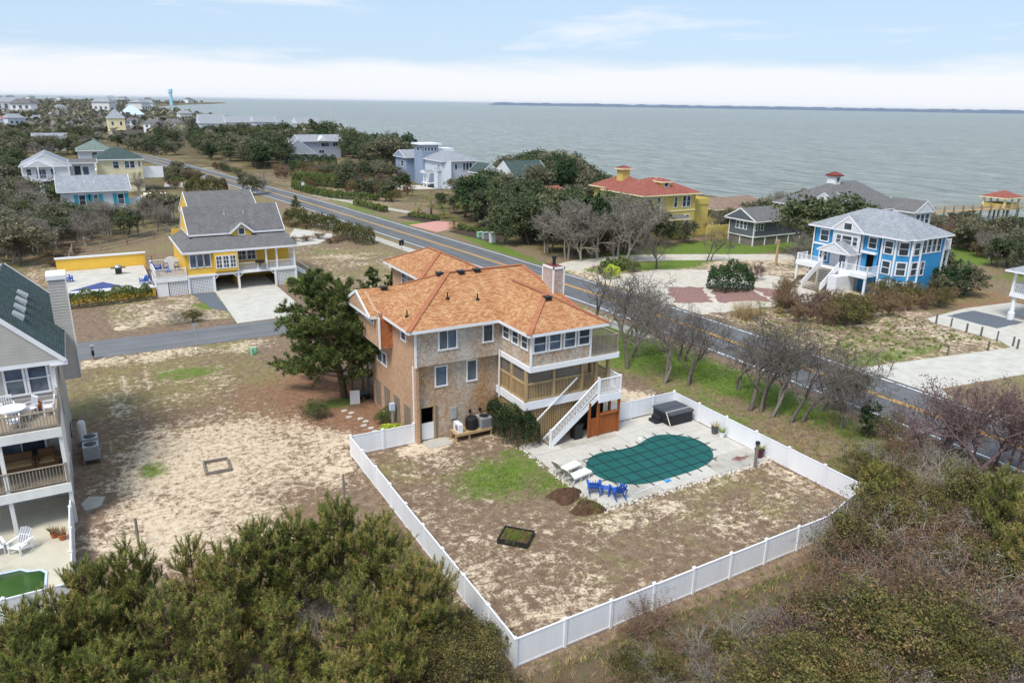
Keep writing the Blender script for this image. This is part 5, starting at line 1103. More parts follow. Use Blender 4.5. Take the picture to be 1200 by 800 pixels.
# white house with turquoise shutters
T = box_house('cottage', 'white cottage with turquoise shutters and pale grey gable roof behind bare trees', -2.4, 7.9, 149, 158.5, 5.5, 'lap_white', RW('roof_pale_grey'), 'x', .42, 0, 0, [(.3, 1.2, 3.2, 4.9), (2.5, 3.1, 3.6, 4.9), (6.2, 7.1, 3.2, 4.9)])
for a, b_ in ((.3, 1.2), (2.5, 3.1), (6.2, 7.1)):
    for c_ in ((a - .75, a - .15), (b_ + .15, b_ + .75)): MB().box(*c_, 148.9, 148.98, 3.1, 5.0).build('shutter', 'turquoise_paint', T)
for u in (1.5, 3.0): MB().lathe([(.14, 0), (.1, .3), (.05, .35)], (u, 151.5, 6.7), 8).build('roof_vent', 'white_paint', T)
MB().box(7.95, 10.2, 149.5, 153, 3.0, 3.2).build('deck_floor', 'white_paint', T); MB().box(8, 10.2, 149.4, 149.5, 2.9, 4.2).build('deck_screen', 'white_paint', T); MB().box(10.1, 10.2, 149.6, 153, 2.9, 4.2).build('deck_screen', 'white_paint', T)
# white house with double balconies
T = box_house('balcony_house', 'white gabled house with two railed balconies beside the turquoise shuttered cottage', -9.1, -.5, 186.5, 199, 7.0, 'lap_white', RW('roof_pale_grey'), 'y', .52, 0, 0, [(-8.3, -7.5, 5.2, 6.5), (-6.6, -4.9, 4.7, 6.4, 2, 1), (-4.0, -3.2, 5.2, 6.5), (-8.2, -6.0, 2.2, 3.9, 2, 1), (-5.6, -3.2, 2.2, 3.9, 2, 1)])
for z in (4.45, 2.0): MB().box(-9.1, -.6, 184.9, 186.45, z - .3, z).build('balcony_floor', 'white_paint', T); railing(T, (-9.0, 184.95, z), (-.6, 184.95, z), 1.0, 'white_paint', .25, post=2)
for u in (-9, -6.2, -3.4, -.7): MB().box(u - .13, u + .13, 184.9, 185.15, 0, 7.0).build('post', 'white_paint', T)
MB().extr([(-8.6, 185.0, 7.0), (-3.6, 185.0, 7.0), (-6.1, 185.0, 8.35)], (0, 1.6, 0)).build('gable', 'lap_white', T)
shell(T, -.45, 4.2, 189, 197, 0, 7.4, 'lap_white', [(.3, 1.5, 4.9, 6.8, 1, 1), (1.9, 3.0, 4.9, 6.6, 1, 1)]); pitched(T, -.6, 4.8, 188.3, 197.5, 7.5, .12, 'x', 0, 0, RW('roof_grey'))
box_house('grey_green_roofed_house', 'pale lilac house with grey green hip roof behind the cream house', 1.8, 9.9, 231, 243, 7.4, 'lap_lilac', RW('roof_green_grey'), 'x', .42, 5, 5, [(5.0, 6.2, 5.2, 7.0), (8.0, 9.2, 5.3, 7.0), (4.0, 4.8, 1.5, 3.0)])
T = box_house('green_roofed_house', 'cream house with dark green hip roof and white side deck', 4.8, 14.2, 198, 209, 7.3, 'lap_cream', RW('roof_green'), 'x', .4, 4.5, 4.5, [(8.2, 9.3, 5.4, 6.9), (10.6, 11.5, 5.4, 6.9), (11.7, 12.6, 5.4, 6.9), (13.4, 13.8, 5.6, 6.9), (7.2, 8.0, 2.6, 4.0)])
MB().box(14.3, 18.6, 199, 205, 3.2, 3.4).build('deck_floor', 'white_paint', T); MB().box(14.3, 18.6, 198.9, 199, 3.0, 5.6).build('deck_screen', 'white_paint', T); MB().box(18.5, 18.6, 199.1, 205, 3.0, 4.6).build('deck_screen', 'white_paint', T)
MB().box(3.0, 4.75, 199, 204, 0, 5.0).build('deck_screen', 'white_paint', T)
box_house('long_bungalow', 'long low white bungalow with pale roof among trees', -13, -.5, 394, 403, 4.2, 'lap_white', RW('roof_pale_grey'), 'x', .22, 0, 0, grid_w(-13, -.5, 3, 2, 3.4, 1.2), over=.6)
box_house('long_bungalow', 'low white bungalow with brownish grey roof in front of the pale roofed one', -10.5, -1, 360, 369, 4.2, 'lap_white', RW('roof_grey'), 'x', .25, 0, 0, grid_w(-10.5, -1, 3, 2, 3.4, 1.2), over=.6)
box_house('hip_roofed_house', 'small cream house with grey hip roof near the long grey wall', 21.8, 31, 518, 530, 9, 'cream', RW('roof_pale_grey', 'cream'), 'x', .75, 4.6, 4.6, grid_w(22, 31, 2, 5, 7, 1.2))
box_house('blue_roofed_house', 'pale house under a broad light blue hip roof near the bay', 44, 63, 780, 796, 6, 'light_blue_siding', ['light_blue_siding', 'white_paint', 'lap_white'], 'x', .9, 8, 8)
box_house('shore_house', 'wide white house with long pale roof on the far left hill', -92, -36, 1034, 1060, 14, 'lap_white', RW('roof_pale_grey'), 'x', .35, 10, 10, grid_w(-90, -38, 8, 7, 12, 3))
box_house('red_roofed_house', 'white house with bright red roof at the left picture edge', -40, -29.5, 501, 514, 9, 'lap_white', ['red_paint', 'white_paint', 'lap_white'], 'y', .5, 0, 0, grid_w(-39, -30, 2, 5, 7, 1.2))
for k, (x, y, w) in enumerate(((66, 470, 13), (84, 492, 14), (102, 500, 13), (120, 468, 13), (78, 556, 16))):
    box_house('shore_row_house', ('pale grey house in the shore row beside tall pines', 'pale house in the shore row behind a dark pine', 'white roofed house in the middle of the shore row', 'last pale house of the shore row next to open water', 'pale house standing behind the shore row')[k], x, x + w, y, y + 12, 7.5, 'pale_grey_siding', RW('roof_pale_grey', 'pale_grey_siding'), 'x', .5, 0, 0, grid_w(x, x + w, 3, 4, 6, 1.4), [(y + 4, y + 6, 4, 6)])
tag(MB().box(21.5, 34.5, 440, 441, 0, 5).box(21.5, 22.3, 441, 478, 0, 5).build('garden_wall', 'grey_wood'), 'long plain grey garden wall below the small cream house', 'wall')
# slate blue house with garages
T = thing('garage_house', 'slate blue house with big white trimmed gable over two garage doors across the road', 'house', (75, 286, 0))
shell(T, 65.3, 76.3, 277.2, 290, 0, 3.0, 'lap_slate', [(66.2, 70.2, .1, 2.0, 1, 1), (71.2, 75.2, .1, 2.0, 1, 1)]); m_ = MB().extr([(65.3, 277.2, 2.98), (76.3, 277.2, 2.98), (70.8, 277.2, 7.2)], (0, .3, 0)).build('gable', 'lap_slate', T)
for k in range(4): window(T, 'x', 277.2, -1, 67.3 + 1.95 * k, 68.3 + 1.95 * k, 3.2, 4.7, 1, 1, trim=.25, name='gable_window', proud=True)
for a in (66.2, 71.2): MB().box(a, a + 4, 277.1, 277.18, .1, 1.9).build('garage_door', 'white_paint', T)
MB().extr([(68.9, 277.12, 5.8), (72.7, 277.12, 5.8), (70.8, 277.12, 7.2)], (0, -.08, 0)).build('gable_panel', 'white_paint', T)
pitched(T, 64.6, 77, 276.6, 290.5, 2.75, .78, 'y', 0, 0, RW('roof_pale_grey', 'lap_slate'))
shell(T, 75.5, 90.5, 290.6, 301, 0, 6.2, 'lap_slate', [(83, 86, 4.2, 5.6, 2, 1), (87.5, 89.5, 4.2, 5.6, 2, 1), (82, 84, 1.8, 3, 2, 1)]); pitched(T, 74.5, 91.3, 289.8, 301.8, 6.3, .36, 'x', 0, 0, RW('roof_pale_grey', 'lap_slate'))
MB().extr([(81.5, 289.6, 6.3), (85.5, 289.6, 6.3), (83.5, 289.6, 8.1)], (0, 4, 0)).build('dormer', 'white_paint', T)
# light blue house with the glazed lookout
T = thing('lookout_house', 'light blue house with grey hip roofs and flat roofed white lookout room by the water', 'house', (85.5, 184, 0))
shell(T, 81, 90.4, 177, 190, 0, 6.7, 'lap_blue', [(84.6, 85.2, 4.7, 6.0, 1, 1), (86.9, 87.6, 4.4, 6.2, 1, 1), (87.8, 88.5, 4.4, 6.2, 1, 1), (88.7, 89.4, 4.4, 6.2, 1, 1)], [(178.5, 179.3, 4.6, 5.8, 1, 1)])
MB().prism([(81.1, 177), (82.9, 175.6), (83.6, 177)], 0, 6.6).build('bay', 'lap_blue', T); pitched(T, 80.4, 91, 176.3, 190.6, 6.85, .42, 'y', 5.3, 5.3, RW('roof_pale_grey', 'lap_blue'))
shell(T, 80.2, 84.8, 187.6, 193, 0, 10.2, 'lap_midblue', grid_w(80.8, 84.4, 4, 8.6, 9.6, .55, 1, 1), [(189.5, 191, 8.6, 9.6, 1, 1)]); MB().box(79.6, 85.6, 187, 193.6, 10.2, 10.6).build('flat_roof', 'white_paint', T); MB().box(85, 89.5, 188, 192, 8.4, 9.3).build('roof_deck', 'white_paint', T)
shell(T, 79.5, 86, 197, 205, 0, 6.4, 'lap_midblue', [], [(199, 201, 4, 5.4)]); pitched(T, 79, 86.5, 196.4, 205.6, 6.5, .4, 'x', 0, 0, RW('roof_pale_grey', 'lap_midblue'))
for v in (181.8, 183.6): MB().box(78.7, 79.0, v - .15, v + .15, 0, 3.6).build('porch_post', 'white_paint', T)
pitched(T, 78.2, 81.2, 181.0, 184.6, 3.7, .35, 'x', 0, 0, RW('roof_pale_grey')); pitched(T, 79.8, 81.2, 177.2, 180.0, 4.6, .5, 'x', 0.5, 0, RW('roof_pale_grey')); MB().box(79.9, 80.98, 177.4, 179.6, 0, 4.5).build('bay', 'lap_blue', T)
MB().box(78.6, 81, 180.9, 184.7, .9, 1.1).build('porch_floor', 'white_paint', T)
box_house('green_roofed_lodge', 'white house with steep teal green roof half hidden behind dense trees', 88, 97, 152, 162, 4.6, 'lap_white', RW('roof_green'), 'x', .62, 0, 0, [(94, 95, 2.8, 4.2), (95.5, 96.4, 2.8, 4.2)])
box_house('green_roofed_pavilion', 'small white pavilion with green gable roof beside the light blue house', 86, 90.5, 165, 171, 4.6, 'lap_white', RW('roof_green'), 'y', .8, 0, 0, [(87, 89.5, 2.4, 4, 2, 1)])
box_house('tile_roofed_garage', 'low cream garage with terracotta tile roof among dense evergreens', 79, 88, 126, 135, 3.3, 'cream', ['roof_terracotta', 'white_paint', 'cream'], 'x', .35, 3, 3)
# yellow stucco villa
T = thing('stucco_villa', 'yellow stucco villa with red tile hip roofs standing at the shore', 'house', (82, 98, 0))
VM = ['roof_terracotta', 'cream', 'yellow_stucco']
vw = [(78.7, 79.7, 5.7, 7.1, 1, 1), (80.8, 81.4, 5.5, 7.2, 1, 2), (84.4, 85.0, 5.5, 7.2, 1, 2), (86.2, 86.9, 5.5, 7.2, 1, 2), (87.1, 87.8, 5.5, 7.2, 1, 2), (78.5, 79.6, 2.4, 4.2, 1, 2), (80.8, 81.4, 2.4, 4.0, 1, 2), (84.3, 84.9, 2.6, 4.0, 1, 2), (86.2, 86.9, 2.5, 4.1, 1, 2), (87.1, 87.8, 2.5, 4.1, 1, 2)]
shell(T, 78, 89, 94, 104, 0, 7.3, 'yellow_stucco', [(a, b_, c_ - .3, d_ - .3, e_, f_) for a, b_, c_, d_, e_, f_ in vw]); pitched(T, 77.3, 89.7, 93.3, 104.7, 7.4, .38, 'x', 5.5, 4.6, VM)
shell(T, 82, 88.5, 104.1, 113, 0, 7.0, 'yellow_stucco'); pitched(T, 81.3, 89.2, 103.4, 113.7, 7.1, .5, 'y', 4, 4, VM)
for z in (4.5, 7.1): MB().box(77.95, 89.05, 93.92, 93.99, z, z + .2).build('string_course', 'cream', T)
MB().box(83.2, 84.8, 95.8, 97.6, 7.9, 9.2).build('dormer', 'yellow_stucco', T); pitched(T, 82.9, 85.1, 95.5, 97.9, 9.2, .4, 'y', 1, 0, VM); window(T, 'x', 95.8, -1, 83.6, 84.4, 8.4, 9.0, 1, 1, proud=True)
MB().box(83.6, 85.2, 107, 108.6, 8, 10.4).build('cupola', 'yellow_stucco', T); pitched(T, 83.2, 85.6, 106.6, 109, 10.4, .35, 'x', 1.5, 1.5, VM)
MB().box(89.05, 93, 95, 104, 0, 5.2).build('terrace_wing', 'yellow_stucco', T); MB().box(89.05, 93.1, 94.9, 95.05, 5.2, 6.2).build('parapet', 'yellow_stucco', T); MB().box(92.95, 93.1, 95.1, 104, 5.2, 6.2).build('parapet', 'yellow_stucco', T)
pitched(T, 79.5, 86.5, 92.0, 94.2, 3.6, .5, 'x', 1, 1, ['roof_grey', 'cream', 'yellow_stucco'])
shell(T, 98, 112, 98, 106, 0, 3.6, 'yellow_stucco', [(99, 100, .2, 2.3), (102, 103.4, 1, 2.4), (106, 107.4, 1, 2.4)]); pitched(T, 97.4, 112.6, 97.3, 106.6, 3.7, .32, 'x', 3, 3, ['roof_tan', 'cream', 'yellow_stucco'])
MB().box(89.2, 100, 91.0, 91.2, 0, 2.2).build('garden_wall', 'yellow_stucco', T)
# small dark grey house
T = thing('raised_cottage', 'small dark grey cottage with white trim on the green lawn beyond the road', 'house', (96, 86, 0))
shell(T, 91.6, 102.5, 83.2, 88.6, 1.5, 3.95, 'lap_dark', [(91.9, 92.3, 2.5, 3.5, 1, 2), (93.0, 93.6, 2.5, 3.5, 1, 2)], [(84.8, 85.4, 2.5, 3.6, 1, 2), (85.6, 86.2, 2.5, 3.6, 1, 2), (86.4, 87.0, 2.5, 3.6, 1, 2)]); shell(T, 91.7, 102.4, 83.3, 88.5, 0, 1.36, 'grey_wood', core=False)
m_ = MB(); m_.box(91.5, 102.6, 83.1, 88.7, 1.36, 1.5); m_.build('trim_board', 'white_paint', T)
for u in (91.6, 94.3, 97, 99.7, 102.4): MB().box(u - .08, u + .08, 83.18, 83.32, 0, 1.36).build('post', 'white_paint', T)
for v in (83.25, 86, 88.5): MB().box(91.58, 91.72, v - .08, v + .08, 0, 3.95 if v != 86 else 1.36).build('post', 'white_paint', T)
pitched(T, 91.1, 103, 82.5, 89.3, 4.0, .52, 'x', 0, 3, ['roof_grey', 'white_paint', 'lap_dark'])
# big grey roofed house behind the blue one
T = box_house('grey_roofed_house', 'large low house with sweeping dark grey roof and cupola behind the blue house', 106, 121, 78, 92, 5.2, 'lap_dark', ['roof_grey', 'white_paint', 'lap_white'], 'x', .52, 5.5, 4.5, [(114, 115.5, 3.2, 4.6, 2, 1), (116.5, 117.9, 3.2, 4.6, 2, 1)], [(80, 82, 3.2, 4.6, 2, 1)])
MB().box(118, 122.6, 74, 79, 0, 5.0).build('gabled_wing', 'lap_white', T); pitched(T, 117.5, 123.1, 73.6, 80, 5.1, .62, 'y', 0, 0, ['roof_grey', 'white_paint', 'lap_white'])
for k in range(3): window(T, 'x', 74, -1, 118.6 + 1.25 * k, 119.5 + 1.25 * k, 3.0, 4.6, 1, 2, proud=True)
cu = MB().box(110.6, 112.0, 84.2, 85.8, 8.0, 10.3).build('cupola', 'white_paint', T); window(cu, 'x', 84.2, -1, 110.95, 111.65, 9.2, 10.0, 1, 1, proud=True); pitched(T, 110.3, 112.3, 83.9, 86.1, 10.35, .5, 'x', 1, 1, ['red_brown_cap', 'red_brown_cap', 'white_paint'])
pitched(T, 105.2, 108, 79.5, 84, 6.6, .6, 'x', 0, 0, ['roof_grey', 'white_paint', 'lap_white'])
# stilt house at the right edge
T = thing('stilt_house', 'white stilt house with thick round columns and deck beside the dark gravel pad', 'house', (88, 36, 0))
for u, v in ((83.9, 40.1), (87.2, 40.1), (83.9, 35.5), (83.9, 31)): MB().lathe([(.34, 0), (.34, .8), (.24, .85), (.21, 2.5)], (u, v, 0), 14).build('column', 'white_paint', T)
MB().box(83.5, 92, 30, 40.5, 2.5, 2.85).build('deck_floor', 'white_paint', T); railing(T, (83.6, 30.1, 2.85), (83.6, 40.4, 2.85), 1.0, 'white_paint', .16, post=2); railing(T, (83.65, 40.4, 2.85), (92, 40.4, 2.85), 1.0, 'white_paint', .16, post=2)
for u, v in ((83.65, 40.3), (87.5, 40.3), (83.65, 35.2), (83.65, 30.2)): MB().box(u - .12, u + .12, v - .12, v + .12, 2.85, 5.2).build('post', 'white_paint', T)
pitched(T, 82.9, 92.5, 29.5, 41.1, 5.3, .35, 'y', 4, 4, RW('roof_pale_grey')); shell(T, 86, 92, 30.5, 38.5, 2.86, 5.2, 'lap_white', W_=[(33, 34.2, 3.6, 4.8)])
# pier with gazebo
P_ = thing('pier', 'long timber pier on piles reaching out over the water', 'pier', (172, 96, -3.5))
pa_, pb_ = at(1074, 249.6, -.4), at(1195.5, 242.9, -.4); dp = (pb_ - pa_) / np.linalg.norm(pb_ - pa_); pn = np.array([-dp[1], dp[0], 0]); Lp = np.linalg.norm(pb_ - pa_)
pa_ = pa_ - dp * 14; Lp += 14
for k in range(int(Lp / .9)): c0 = pa_ + dp * (.9 * k + .43); MB().beam(c0 - pn * 1.3, c0 + pn * 1.3, .84, .14, (0, 0, 1)).build('plank', 'treated_wood', P_)
for k in range(int(Lp / 3) + 1):
    for s_ in (-1, 1): c0 = pa_ + dp * (3 * k) + pn * s_ * 1.15; MB().tube([c0 + (0, 0, -5.5), c0 + (0, 0, .9)], .17, 8).build('pile', 'grey_wood', P_)
for s_ in (-1, 1):
    for z in (.45, .85): MB().beam(pa_ + pn * s_ * 1.25 + (0, 0, z), pa_ + dp * Lp + pn * s_ * 1.25 + (0, 0, z), .08, .14).build('rail', 'treated_wood', P_)
G_ = thing('gazebo', 'yellow gazebo with red tile hip roof standing on the pier', 'gazebo', at(1172, 242, -.3)); gc = np.array(G_.location)
MB().box(-3.6, 3.6, -3.2, 3.2, -.3, .05).build('platform', 'treated_wood', G_, local=True)
for x in (-2.9, 0, 2.9):
    for y in (-2.4, 2.4): MB().box(x - .2, x + .2, y - .2, y + .2, .05, 2.3).build('post', 'cream', G_, local=True)
for a in ((-2.9, 2.9, -2.5, -2.4, .05, .9), (-2.9, 2.9, 2.4, 2.5, .05, .9), (-3.0, -2.9, -2.4, 2.4, .05, .9), (2.9, 3.0, -2.4, 2.4, .05, .9)): MB().box(*a).build('parapet', 'yellow_stucco', G_, local=True)
pitched(G_, gc[0] - 3.7, gc[0] + 3.7, gc[1] - 3.2, gc[1] + 3.2, gc[2] + 2.35, .42, 'x', 2.9, 2.9, VM)
for x in (-3, 3):
    for y in (-2.6, 2.6): MB().tube([(x, y, -5), (x, y, -.28)], .2, 8).build('pile', 'grey_wood', G_, local=True)
# water tower and distant houses on the far shore
wt0 = away(201, 121, 2350); T = thing('water_tower', 'tall light blue water tower on the far shore', 'water tower', (wt0[0], wt0[1], 0)); MB().lathe([(4.4, 0), (4.4, 32), (5.9, 35), (5.9, 42), (5, 44), (1, 44.5)], k=20).build('tank', 'tower_blue', T, local=True); MB().lathe([(6.05, 34.6), (6.05, 35.6)], k=20).build('ring', 'white_paint', T, local=True)
# ---------------------------------------------------------------- vegetation kit
def unit(a): return a / (np.linalg.norm(a, axis=-1, keepdims=True) + 1e-9)
def tubes(m_, P, R, k):
    """P (N,n,3) poly-lines, R (N,n) radii -> tapered k-sided limbs in one go"""
    P = np.asarray(P, float); R = np.asarray(R, float); N, n, _ = P.shape
    t_ = unit(np.gradient(P, axis=1)); ref = np.where(np.abs(t_[:, :1, 2:3]) < .9, np.array([[[0, 0, 1.]]]), np.array([[[1., 0, 0]]]))
    a = unit(np.cross(t_, np.broadcast_to(ref, t_.shape))); b_ = np.cross(t_, a); th = np.arange(k) * 2 * math.pi / k
    V = P[:, :, None, :] + R[:, :, None, None] * (np.cos(th)[None, None, :, None] * a[:, :, None, :] + np.sin(th)[None, None, :, None] * b_[:, :, None, :])
    i, j = np.meshgrid(np.arange(n - 1), np.arange(k), indexing='ij'); f = np.stack([i * k + j, i * k + (j + 1) % k, (i + 1) * k + (j + 1) % k, (i + 1) * k + j], -1).reshape(-1, 4)
    F_ = (np.arange(N)[:, None, None] * (n * k) + f[None]).reshape(-1, 4); m_.raw(V.reshape(-1, 3), F_); return m_
def leaves(m_, rng, C, size, flat=0.0, aspect=.55, rnd=None):
    """diamond leaves of random lie at the points C"""
    N = len(C); a = unit(rng.normal(size=(N, 3))); b_ = rng.normal(size=(N, 3)); b_[:, 2] += flat; b_ = unit(np.cross(a, unit(b_)))
    s_ = (np.broadcast_to(size, (N,)) * (.6 + .8 * rng.random(N)))[:, None]
    V = np.stack([C - a * s_, C + b_ * s_ * aspect, C + a * s_, C - b_ * s_ * aspect], 1).reshape(-1, 3)
    r = rng.random(N) if rnd is None else np.clip(rnd + rng.normal(0, .16, N), 0, 1)
    m_.raw(V, np.arange(N * 4).reshape(N, 4), np.repeat(r, 4)); return m_
def needles(m_, rng, C, D, n, L, w, spread=.8, along=0.0, rnd=None):
    """brush of n needles round each shoot C with direction D"""
    N = len(C); D = unit(D); dr = unit(D[:, None, :] + rng.normal(size=(N, n, 3)) * spread)
    base = C[:, None, :] + D[:, None, :] * (rng.random((N, n, 1)) - .5) * along; tip = base + dr * L * (.6 + .6 * rng.random((N, n, 1)))
    sd_ = unit(np.cross(dr, rng.normal(size=(N, n, 3)))) * w
    V = np.stack([base - sd_, base + sd_, tip], 2).reshape(-1, 3); r = rng.random(N) if rnd is None else np.clip(rnd + rng.normal(0, .15, N), 0, 1); r = np.repeat(r, n * 3) + rng.normal(0, .06, N * n * 3)
    m_.raw(V, np.arange(N * n * 3).reshape(-1, 3), np.clip(r, 0, 1)); return m_
def grow(rng, p0, d0, L0, r0, kids, ratio=.62, wig=.22, trop=.05, ang=.8, npt=5, tip=.35, start=.3):
    """recursive branching; returns {level: (P,R)} and the end points of the last level"""
    out = {}; ends = []
    cur = [(np.array(p0, float), np.array(d0, float), L0, r0)]
    for lv in range(len(kids) + 1):
        Ps, Rs, nxt = [], [], []
        for p, d, L, r in cur:
            d = d / np.linalg.norm(d); pts = [p]; n = npt if lv < 2 else 4
            for i in range(n - 1):
                d = d + rng.normal(0, wig, 3) + np.array([0, 0, trop]); d /= np.linalg.norm(d); pts.append(pts[-1] + d * L / (n - 1))
            Ps.append(pts); rr = r * np.linspace(1, tip, n); Rs.append(rr)
            if lv < len(kids):
                kn = max(1, int(round(kids[lv] * (.75 + .5 * rng.random()))))
                for q in range(kn):
                    f = start + (1 - start) * (q + rng.random()) / kn; x = min(f, .999) * (n - 1); i = int(x); pp = np.array(pts[i]) * (1 - x + i) + np.array(pts[i + 1]) * (x - i)
                    ax = np.array(pts[i + 1]) - pts[i]; ax /= np.linalg.norm(ax); o = np.cross(ax, rng.normal(size=3)); o /= np.linalg.norm(o); a_ = ang * (.6 + .7 * rng.random())
                    nd = ax * math.cos(a_) + o * math.sin(a_); rad = np.interp(f, np.linspace(0, 1, n), rr) * .72
                    nxt.append((pp, nd, L * ratio * (.7 + .6 * rng.random()) * (1.15 - .45 * f), max(rad, .004 * L0)))
            else: ends.append((pts[-1], d)); ends.append((pts[len(pts) // 2], d))
        out[lv] = (np.array(Ps), np.array(Rs)); cur = nxt
    return out, np.array([e[0] for e in ends]), np.array([e[1] for e in ends])
def limbs_mesh(out, name, mat, sides=(8, 6, 4, 3, 3), skip=()):
    m_ = MB()
    for lv, (P, R) in out.items():
        if lv in skip or not len(P): continue
        tubes(m_, P, R, sides[min(lv, len(sides) - 1)])
    return m_.mesh(name, mat, smooth=True, uv=False)
PROTO = {}
def proto(key, parts): PROTO[key] = parts
def plant(key, name, label, cat, loc, rz=0, sc=1.0, group=None, tilt=0):
    T = thing(name, label, cat, loc, rz, group); T.scale = (sc, sc, sc) if not isinstance(sc, tuple) else sc
    if tilt: T.rotation_euler = (tilt * math.cos(rz * 3), tilt * math.sin(rz * 3), rz)
    for nm, me in PROTO[key]:
        o = bpy.data.objects.new(nm, me); COL.objects.link(o); o.parent = T
    return T

# every prototype is one metre-scaled tree with its foot at the origin
def make_pine(key, seed, h, r0, n_limb, crown_lo, reach, nt, nn, L, w, mat, lean=(0, 0), up=.35, bark='pine_bark', inner=.25):
    g = np.random.default_rng(seed); zs = np.linspace(0, h, 9); bx = np.cumsum(g.normal(0, .03 * h / 9, (9, 2)), 0) + np.outer((zs / h) ** 1.3, lean)
    tr = np.column_stack([bx, zs]); m_ = MB(); tubes(m_, tr[None], (r0 * (1 - .85 * zs / h))[None], 9)
    C, D = [], []; LP, LR = [], []; TP, TR_ = [], []
    for i in range(n_limb):
        f = crown_lo + (1 - crown_lo) * (i + g.random()) / n_limb; z = f * h; base = np.array([np.interp(z, zs, tr[:, 0]), np.interp(z, zs, tr[:, 1]), z]); a_ = i * 2.4 + g.normal(0, .35)
        ln = reach * (1 - ((f - crown_lo) / (1 - crown_lo)) ** 1.6 * .82) * (.65 + .5 * g.random()); d = np.array([math.cos(a_), math.sin(a_), up * (.3 + g.random()) * (.4 + f)])
        pts = [base]
        for s_ in range(4): d = d / np.linalg.norm(d) + g.normal(0, .12, 3) + (0, 0, .06); pts.append(pts[-1] + d / np.linalg.norm(d) * ln / 4)
        pts = np.array(pts); LP.append(pts); LR.append(r0 * .30 * (1 - f * .55) * np.linspace(1, .25, 5))
        k = max(5, int(nt * ln / reach))
        for q in range(k):
            x = (inner + (1 - inner) * (q + g.random()) / k) * 3.999; j = int(x); p = pts[j] + (pts[j + 1] - pts[j]) * (x - j); dd = unit(pts[j + 1] - pts[j] + g.normal(0, .75, 3) * np.array([1, 1, .55 if inner > .3 else 1]) * ln / max(ln, .01) + np.array([0, 0, .25])); tl = ln * .30 * (.4 + .8 * g.random())
            e = p + dd * tl; TP.append([p, (p + e) / 2 + g.normal(0, .03, 3), e]); TR_.append([.018, .013, .007])
            for u_ in np.linspace(.35, 1.0, 5): C.append(p + dd * tl * u_ + g.normal(0, .05 * h / 8, 3)); D.append(dd + (0, 0, .5))
    tubes(m_, np.array(LP), np.array(LR), 5); tubes(m_, np.array(TP), np.array(TR_) * h / 8, 3)
    trunk = m_.mesh(key + '_trunk', bark, smooth=True, uv=False)
    c_ = MB(); C = np.array(C); needles(c_, g, C, np.array(D), nn, L, w, .75, .12)
    proto(key, [('trunk', trunk), ('crown', c_.mesh(key + '_crown', mat, uv=False))])
make_pine('house_pine', 11, 9.2, .30, 56, .15, 4.5, 34, 14, .31, .031, 'pine_needle', (-1.7, .9), inner=.36)
make_pine('pine_mid', 12, 7.0, .2, 28, .2, 2.4, 16, 10, .32, .04, 'pine_needle')
def make_candle_pine(key, seed, h, reach, n_limb, nn=13):
    """young pine with upright brush-like shoots"""
    g = np.random.default_rng(seed); m_ = MB(); zs = np.linspace(0, h, 6); tr = np.column_stack([np.cumsum(g.normal(0, .05, (6, 2)), 0), zs]); tubes(m_, tr[None], (.10 * (1 - .8 * zs / h))[None], 7)
    C, D, LP, LR, TP, TR_, RN = [], [], [], [], [], [], []
    for i in range(n_limb):
        f = .12 + .88 * ((i + g.random()) / n_limb) ** .85; z = f * h * .96; base = np.array([np.interp(z, zs, tr[:, 0]), np.interp(z, zs, tr[:, 1]), z]); a_ = i * 2.4 + g.normal(0, .3)
        ln = reach * (1.02 - f ** 2.6 * .72) * (.7 + .5 * g.random()); d = np.array([math.cos(a_), math.sin(a_), .25]); pts = [base]
        for s_ in range(4): d = unit(d + g.normal(0, .1, 3) + np.array([0, 0, .16])); pts.append(pts[-1] + d * ln / 4)
        pts = np.array(pts); LP.append(pts); LR.append(np.linspace(.04, .012, 5)); k = max(4, int(11 * ln))
        for q in range(k):
            x = (.22 + .78 * (q + g.random()) / k) * 3.999; j = int(x); p = pts[j] + (pts[j + 1] - pts[j]) * (x - j); dd = unit(g.normal(0, .38, 3) + d * .35 + np.array([0, 0, 1.1])); sl = .30 + .34 * g.random(); TP.append([p, p + dd * sl * .5, p + dd * sl]); TR_.append([.014, .011, .006]); rv = g.random()
            for u_ in np.linspace(.15, 1, 5): C.append(p + dd * sl * u_); D.append(dd); RN.append(rv * .8 + .1 + .12 * (u_ > .9))
    C.append(tr[-1]); D.append((0, 0, 1)); RN.append(.6)
    tubes(m_, np.array(LP), np.array(LR), 4); tubes(m_, np.array(TP), np.array(TR_), 3); c_ = MB(); needles(c_, g, np.array(C), np.array(D), nn, .17, .011, .62, .12, np.array(RN))
    proto(key, [('trunk', m_.mesh(key + '_trunk', 'pine_bark', smooth=True, uv=False)), ('crown', c_.mesh(key + '_crown', 'pine_fore', uv=False))])
for i in range(3): make_candle_pine('candle_pine_%d' % i, 20 + i, 5.2, (2.0, 1.8, 1.7)[i], (46, 40, 30)[i], (13, 13, 9)[i])

